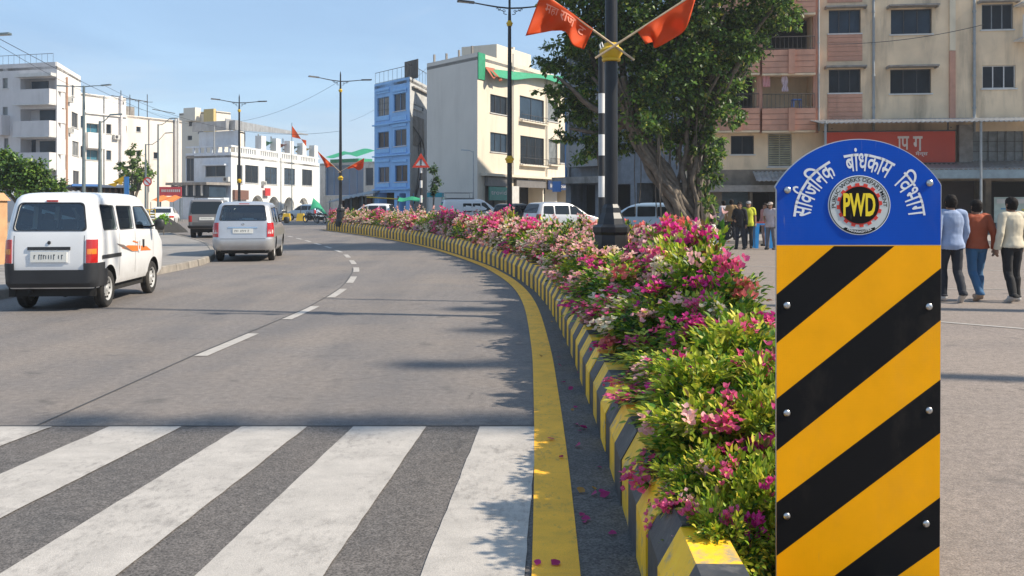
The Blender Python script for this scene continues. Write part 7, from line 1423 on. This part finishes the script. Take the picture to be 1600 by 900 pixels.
    cloth('trousers', (np.isin(zone, ['pelvis', 'thigh', 'shin', 'torso'])) & (z < hem+.05), .007, trousers, .008, 8, drop_=lambda p: .016*max(0, (.5-p[2])/.5))
    cloth('shoe', zone == 'foot', .009, shoes, .0, 5)
    hd = cen-np.array(H_); top = (zone == 'head') & ((hd[:, 2] > .062) | ((hd[:, 1] < -.01) & (hd[:, 2] > -.06)) | ((hd[:, 1] < .03) & (hd[:, 2] > -.0) & (np.abs(hd[:, 0]) > .05))) & (np.abs(hd[:, 0]) < .088) | ((zone == 'neck') & (hd[:, 1] < -.03) & (hd[:, 2] > -.07))
    cloth('hair', top, .013, HAIR, .007, 55, .004)
    if cap_:
        mb = MB(); ellips(mb, [(tz(.045), hx, hy, .094, .116), (tz(.09), hx, hy-.004, .09, .11), (tz(.125), hx, hy-.006, .06, .075), (tz(.14), hx, hy-.006, .02, .025)]); v = [(hx-.07, hy+.09, tz(.05)), (hx+.07, hy+.09, tz(.05)), (hx+.05, hy+.18, tz(.035)), (hx-.05, hy+.18, tz(.035))]; mb.hexa(v+[(a, b, c+.012) for a, b, c in v]); mb.build('cap', cap_, r, smooth=60)
    for s in (-1, 1): mb = MB(); mb.lathe([(.0005, -.011), (.008, -.008), (.011, 0), (.008, .008), (.0005, .011)], 10, (hx+s*.031, hy+.084, tz(.008))); mb.build('eye', EYE, r, smooth=60)
    return r
def cm(n, c, r_=.85): return mat(n, c, r_, var=.12, scale=6, bump=.3, bscale=90)
walkA = dict(kneeL=(-.095, .13, .52), ankL=(-.09, .10, .10), kneeR=(.09, -.01, .50), ankR=(.09, -.22, .16), footR=.7, elR=(.24, .02, 1.13), wrR=(.23, .16, .93), elL=(-.24, -.09, 1.14), wrL=(-.25, -.06, .89))
walkB = dict(kneeR=(.10, .12, .52), ankR=(.11, .12, .10), kneeL=(-.08, .0, .50), ankL=(-.06, -.20, .15), footL=.6, elL=(-.24, .02, 1.13), wrL=(-.22, .14, .92), elR=(.245, -.10, 1.14), wrR=(.27, -.06, .90))
walkC = dict(kneeR=(.10, .06, .50), ankR=(.15, .10, .085), kneeL=(-.08, .0, .50), ankL=(-.11, -.16, .12), footL=.45, elR=(.25, -.03, 1.13), wrR=(.24, .06, .90), elL=(-.25, -.04, 1.13), wrL=(-.26, .02, .88))
stand = dict(); standB = dict(ankL=(-.16, .0, .085), kneeL=(-.13, .03, .5), ankR=(.13, -.02, .085), elR=(.27, -.06, 1.15), wrR=(.16, .14, 1.05))
N_sh = cm('navy_trousers', (.016, .019, .028)); J_sh = cm('blue_jeans', (.035, .11, .22)); K_sh = cm('white_shoes', (.48, .45, .42)); B_sh = cm('brown_shoes', (.36, .25, .18)); D_sh = cm('dark_shoes', (.03, .028, .026))
person('man in a light blue shirt and dark trousers walking away beside the sign board', (7.22, 15.25, .004), R(-4), cm('light_blue_shirt', (.26, .33, .49)), N_sh, K_sh, walkA, 1.76, .010, hem=.86)
person('man in a rust red sweater and blue jeans walking away, middle of three', (7.74, 15.45, .004), R(2), cm('rust_sweater', (.30, .065, .025)), J_sh, B_sh, walkB, 1.68, .010, hem=.90)
person('man in a cream shirt and black trousers walking away, right of three', (8.22, 15.25, .004), R(10), cm('cream_shirt', (.56, .50, .38)), cm('black_trousers', (.012, .012, .014)), K_sh, walkC, 1.72, .010, hem=.90)
person('man in black clothes standing outside the shops beside the yellow shirt', (*pxp(1156, 33.3), .004), R(150), cm('black_shirt', (.014, .014, .017)), N_sh, D_sh, standB, 1.70, .014)
person('man in a bright yellow shirt standing near the blue table', (*pxp(1169.5, 34.0), .004), R(165), cm('yellow_shirt', (.55, .58, .04)), N_sh, D_sh, stand, 1.74, .014, 'short', cap_=cm('grey_cap', (.3, .3, .31)))
person('man in a pale mauve shirt and grey trousers standing left of the sign board', (*pxp(1204, 33.0), .004), R(140), cm('mauve_shirt', (.46, .40, .42)), cm('grey_trousers', (.12, .12, .14)), D_sh, standB, 1.70, .014, 'short', cap_=cm('tan_cap', (.4, .34, .3)))
person('person in a pink top half hidden behind the man in mauve', (*pxp(1196, 36.0), .004), R(120), cm('pink_top', (.45, .22, .22)), cm('dusty_trousers', (.25, .18, .17)), D_sh, stand, 1.66, .016)
person('person in a pale grey shirt beside the blue motorcycle', (*pxp(1131, 38.3), .16), R(30), cm('pale_grey_shirt', (.40, .40, .46)), N_sh, D_sh, stand, 1.62, .016)
person('person in a tan top behind the man in black', (*pxp(1143, 38.0), .16), R(-20), cm('tan_top', (.30, .19, .09)), N_sh, D_sh, standB, 1.66, .016)

# ------------------------------------------------------------ thin haze over the whole street
hz = MB(); hz.box(-150, -14, -1.2, 120, 175, 24); hm = bpy.data.materials.new('thin_haze'); hm.use_nodes = True; ht = hm.node_tree; ht.nodes.remove(ht.nodes['Principled BSDF'])
pv = ht.nodes.new('ShaderNodeVolumePrincipled'); pv.inputs['Color'].default_value = (.86, .90, .95, 1); pv.inputs['Density'].default_value = .0006; pv.inputs['Anisotropy'].default_value = .2
ht.links.new(pv.outputs[0], ht.nodes['Material Output'].inputs['Volume'])
tag(hz.build('haze', hm), 'thin pale haze hanging over the street', 'haze', kind='stuff')
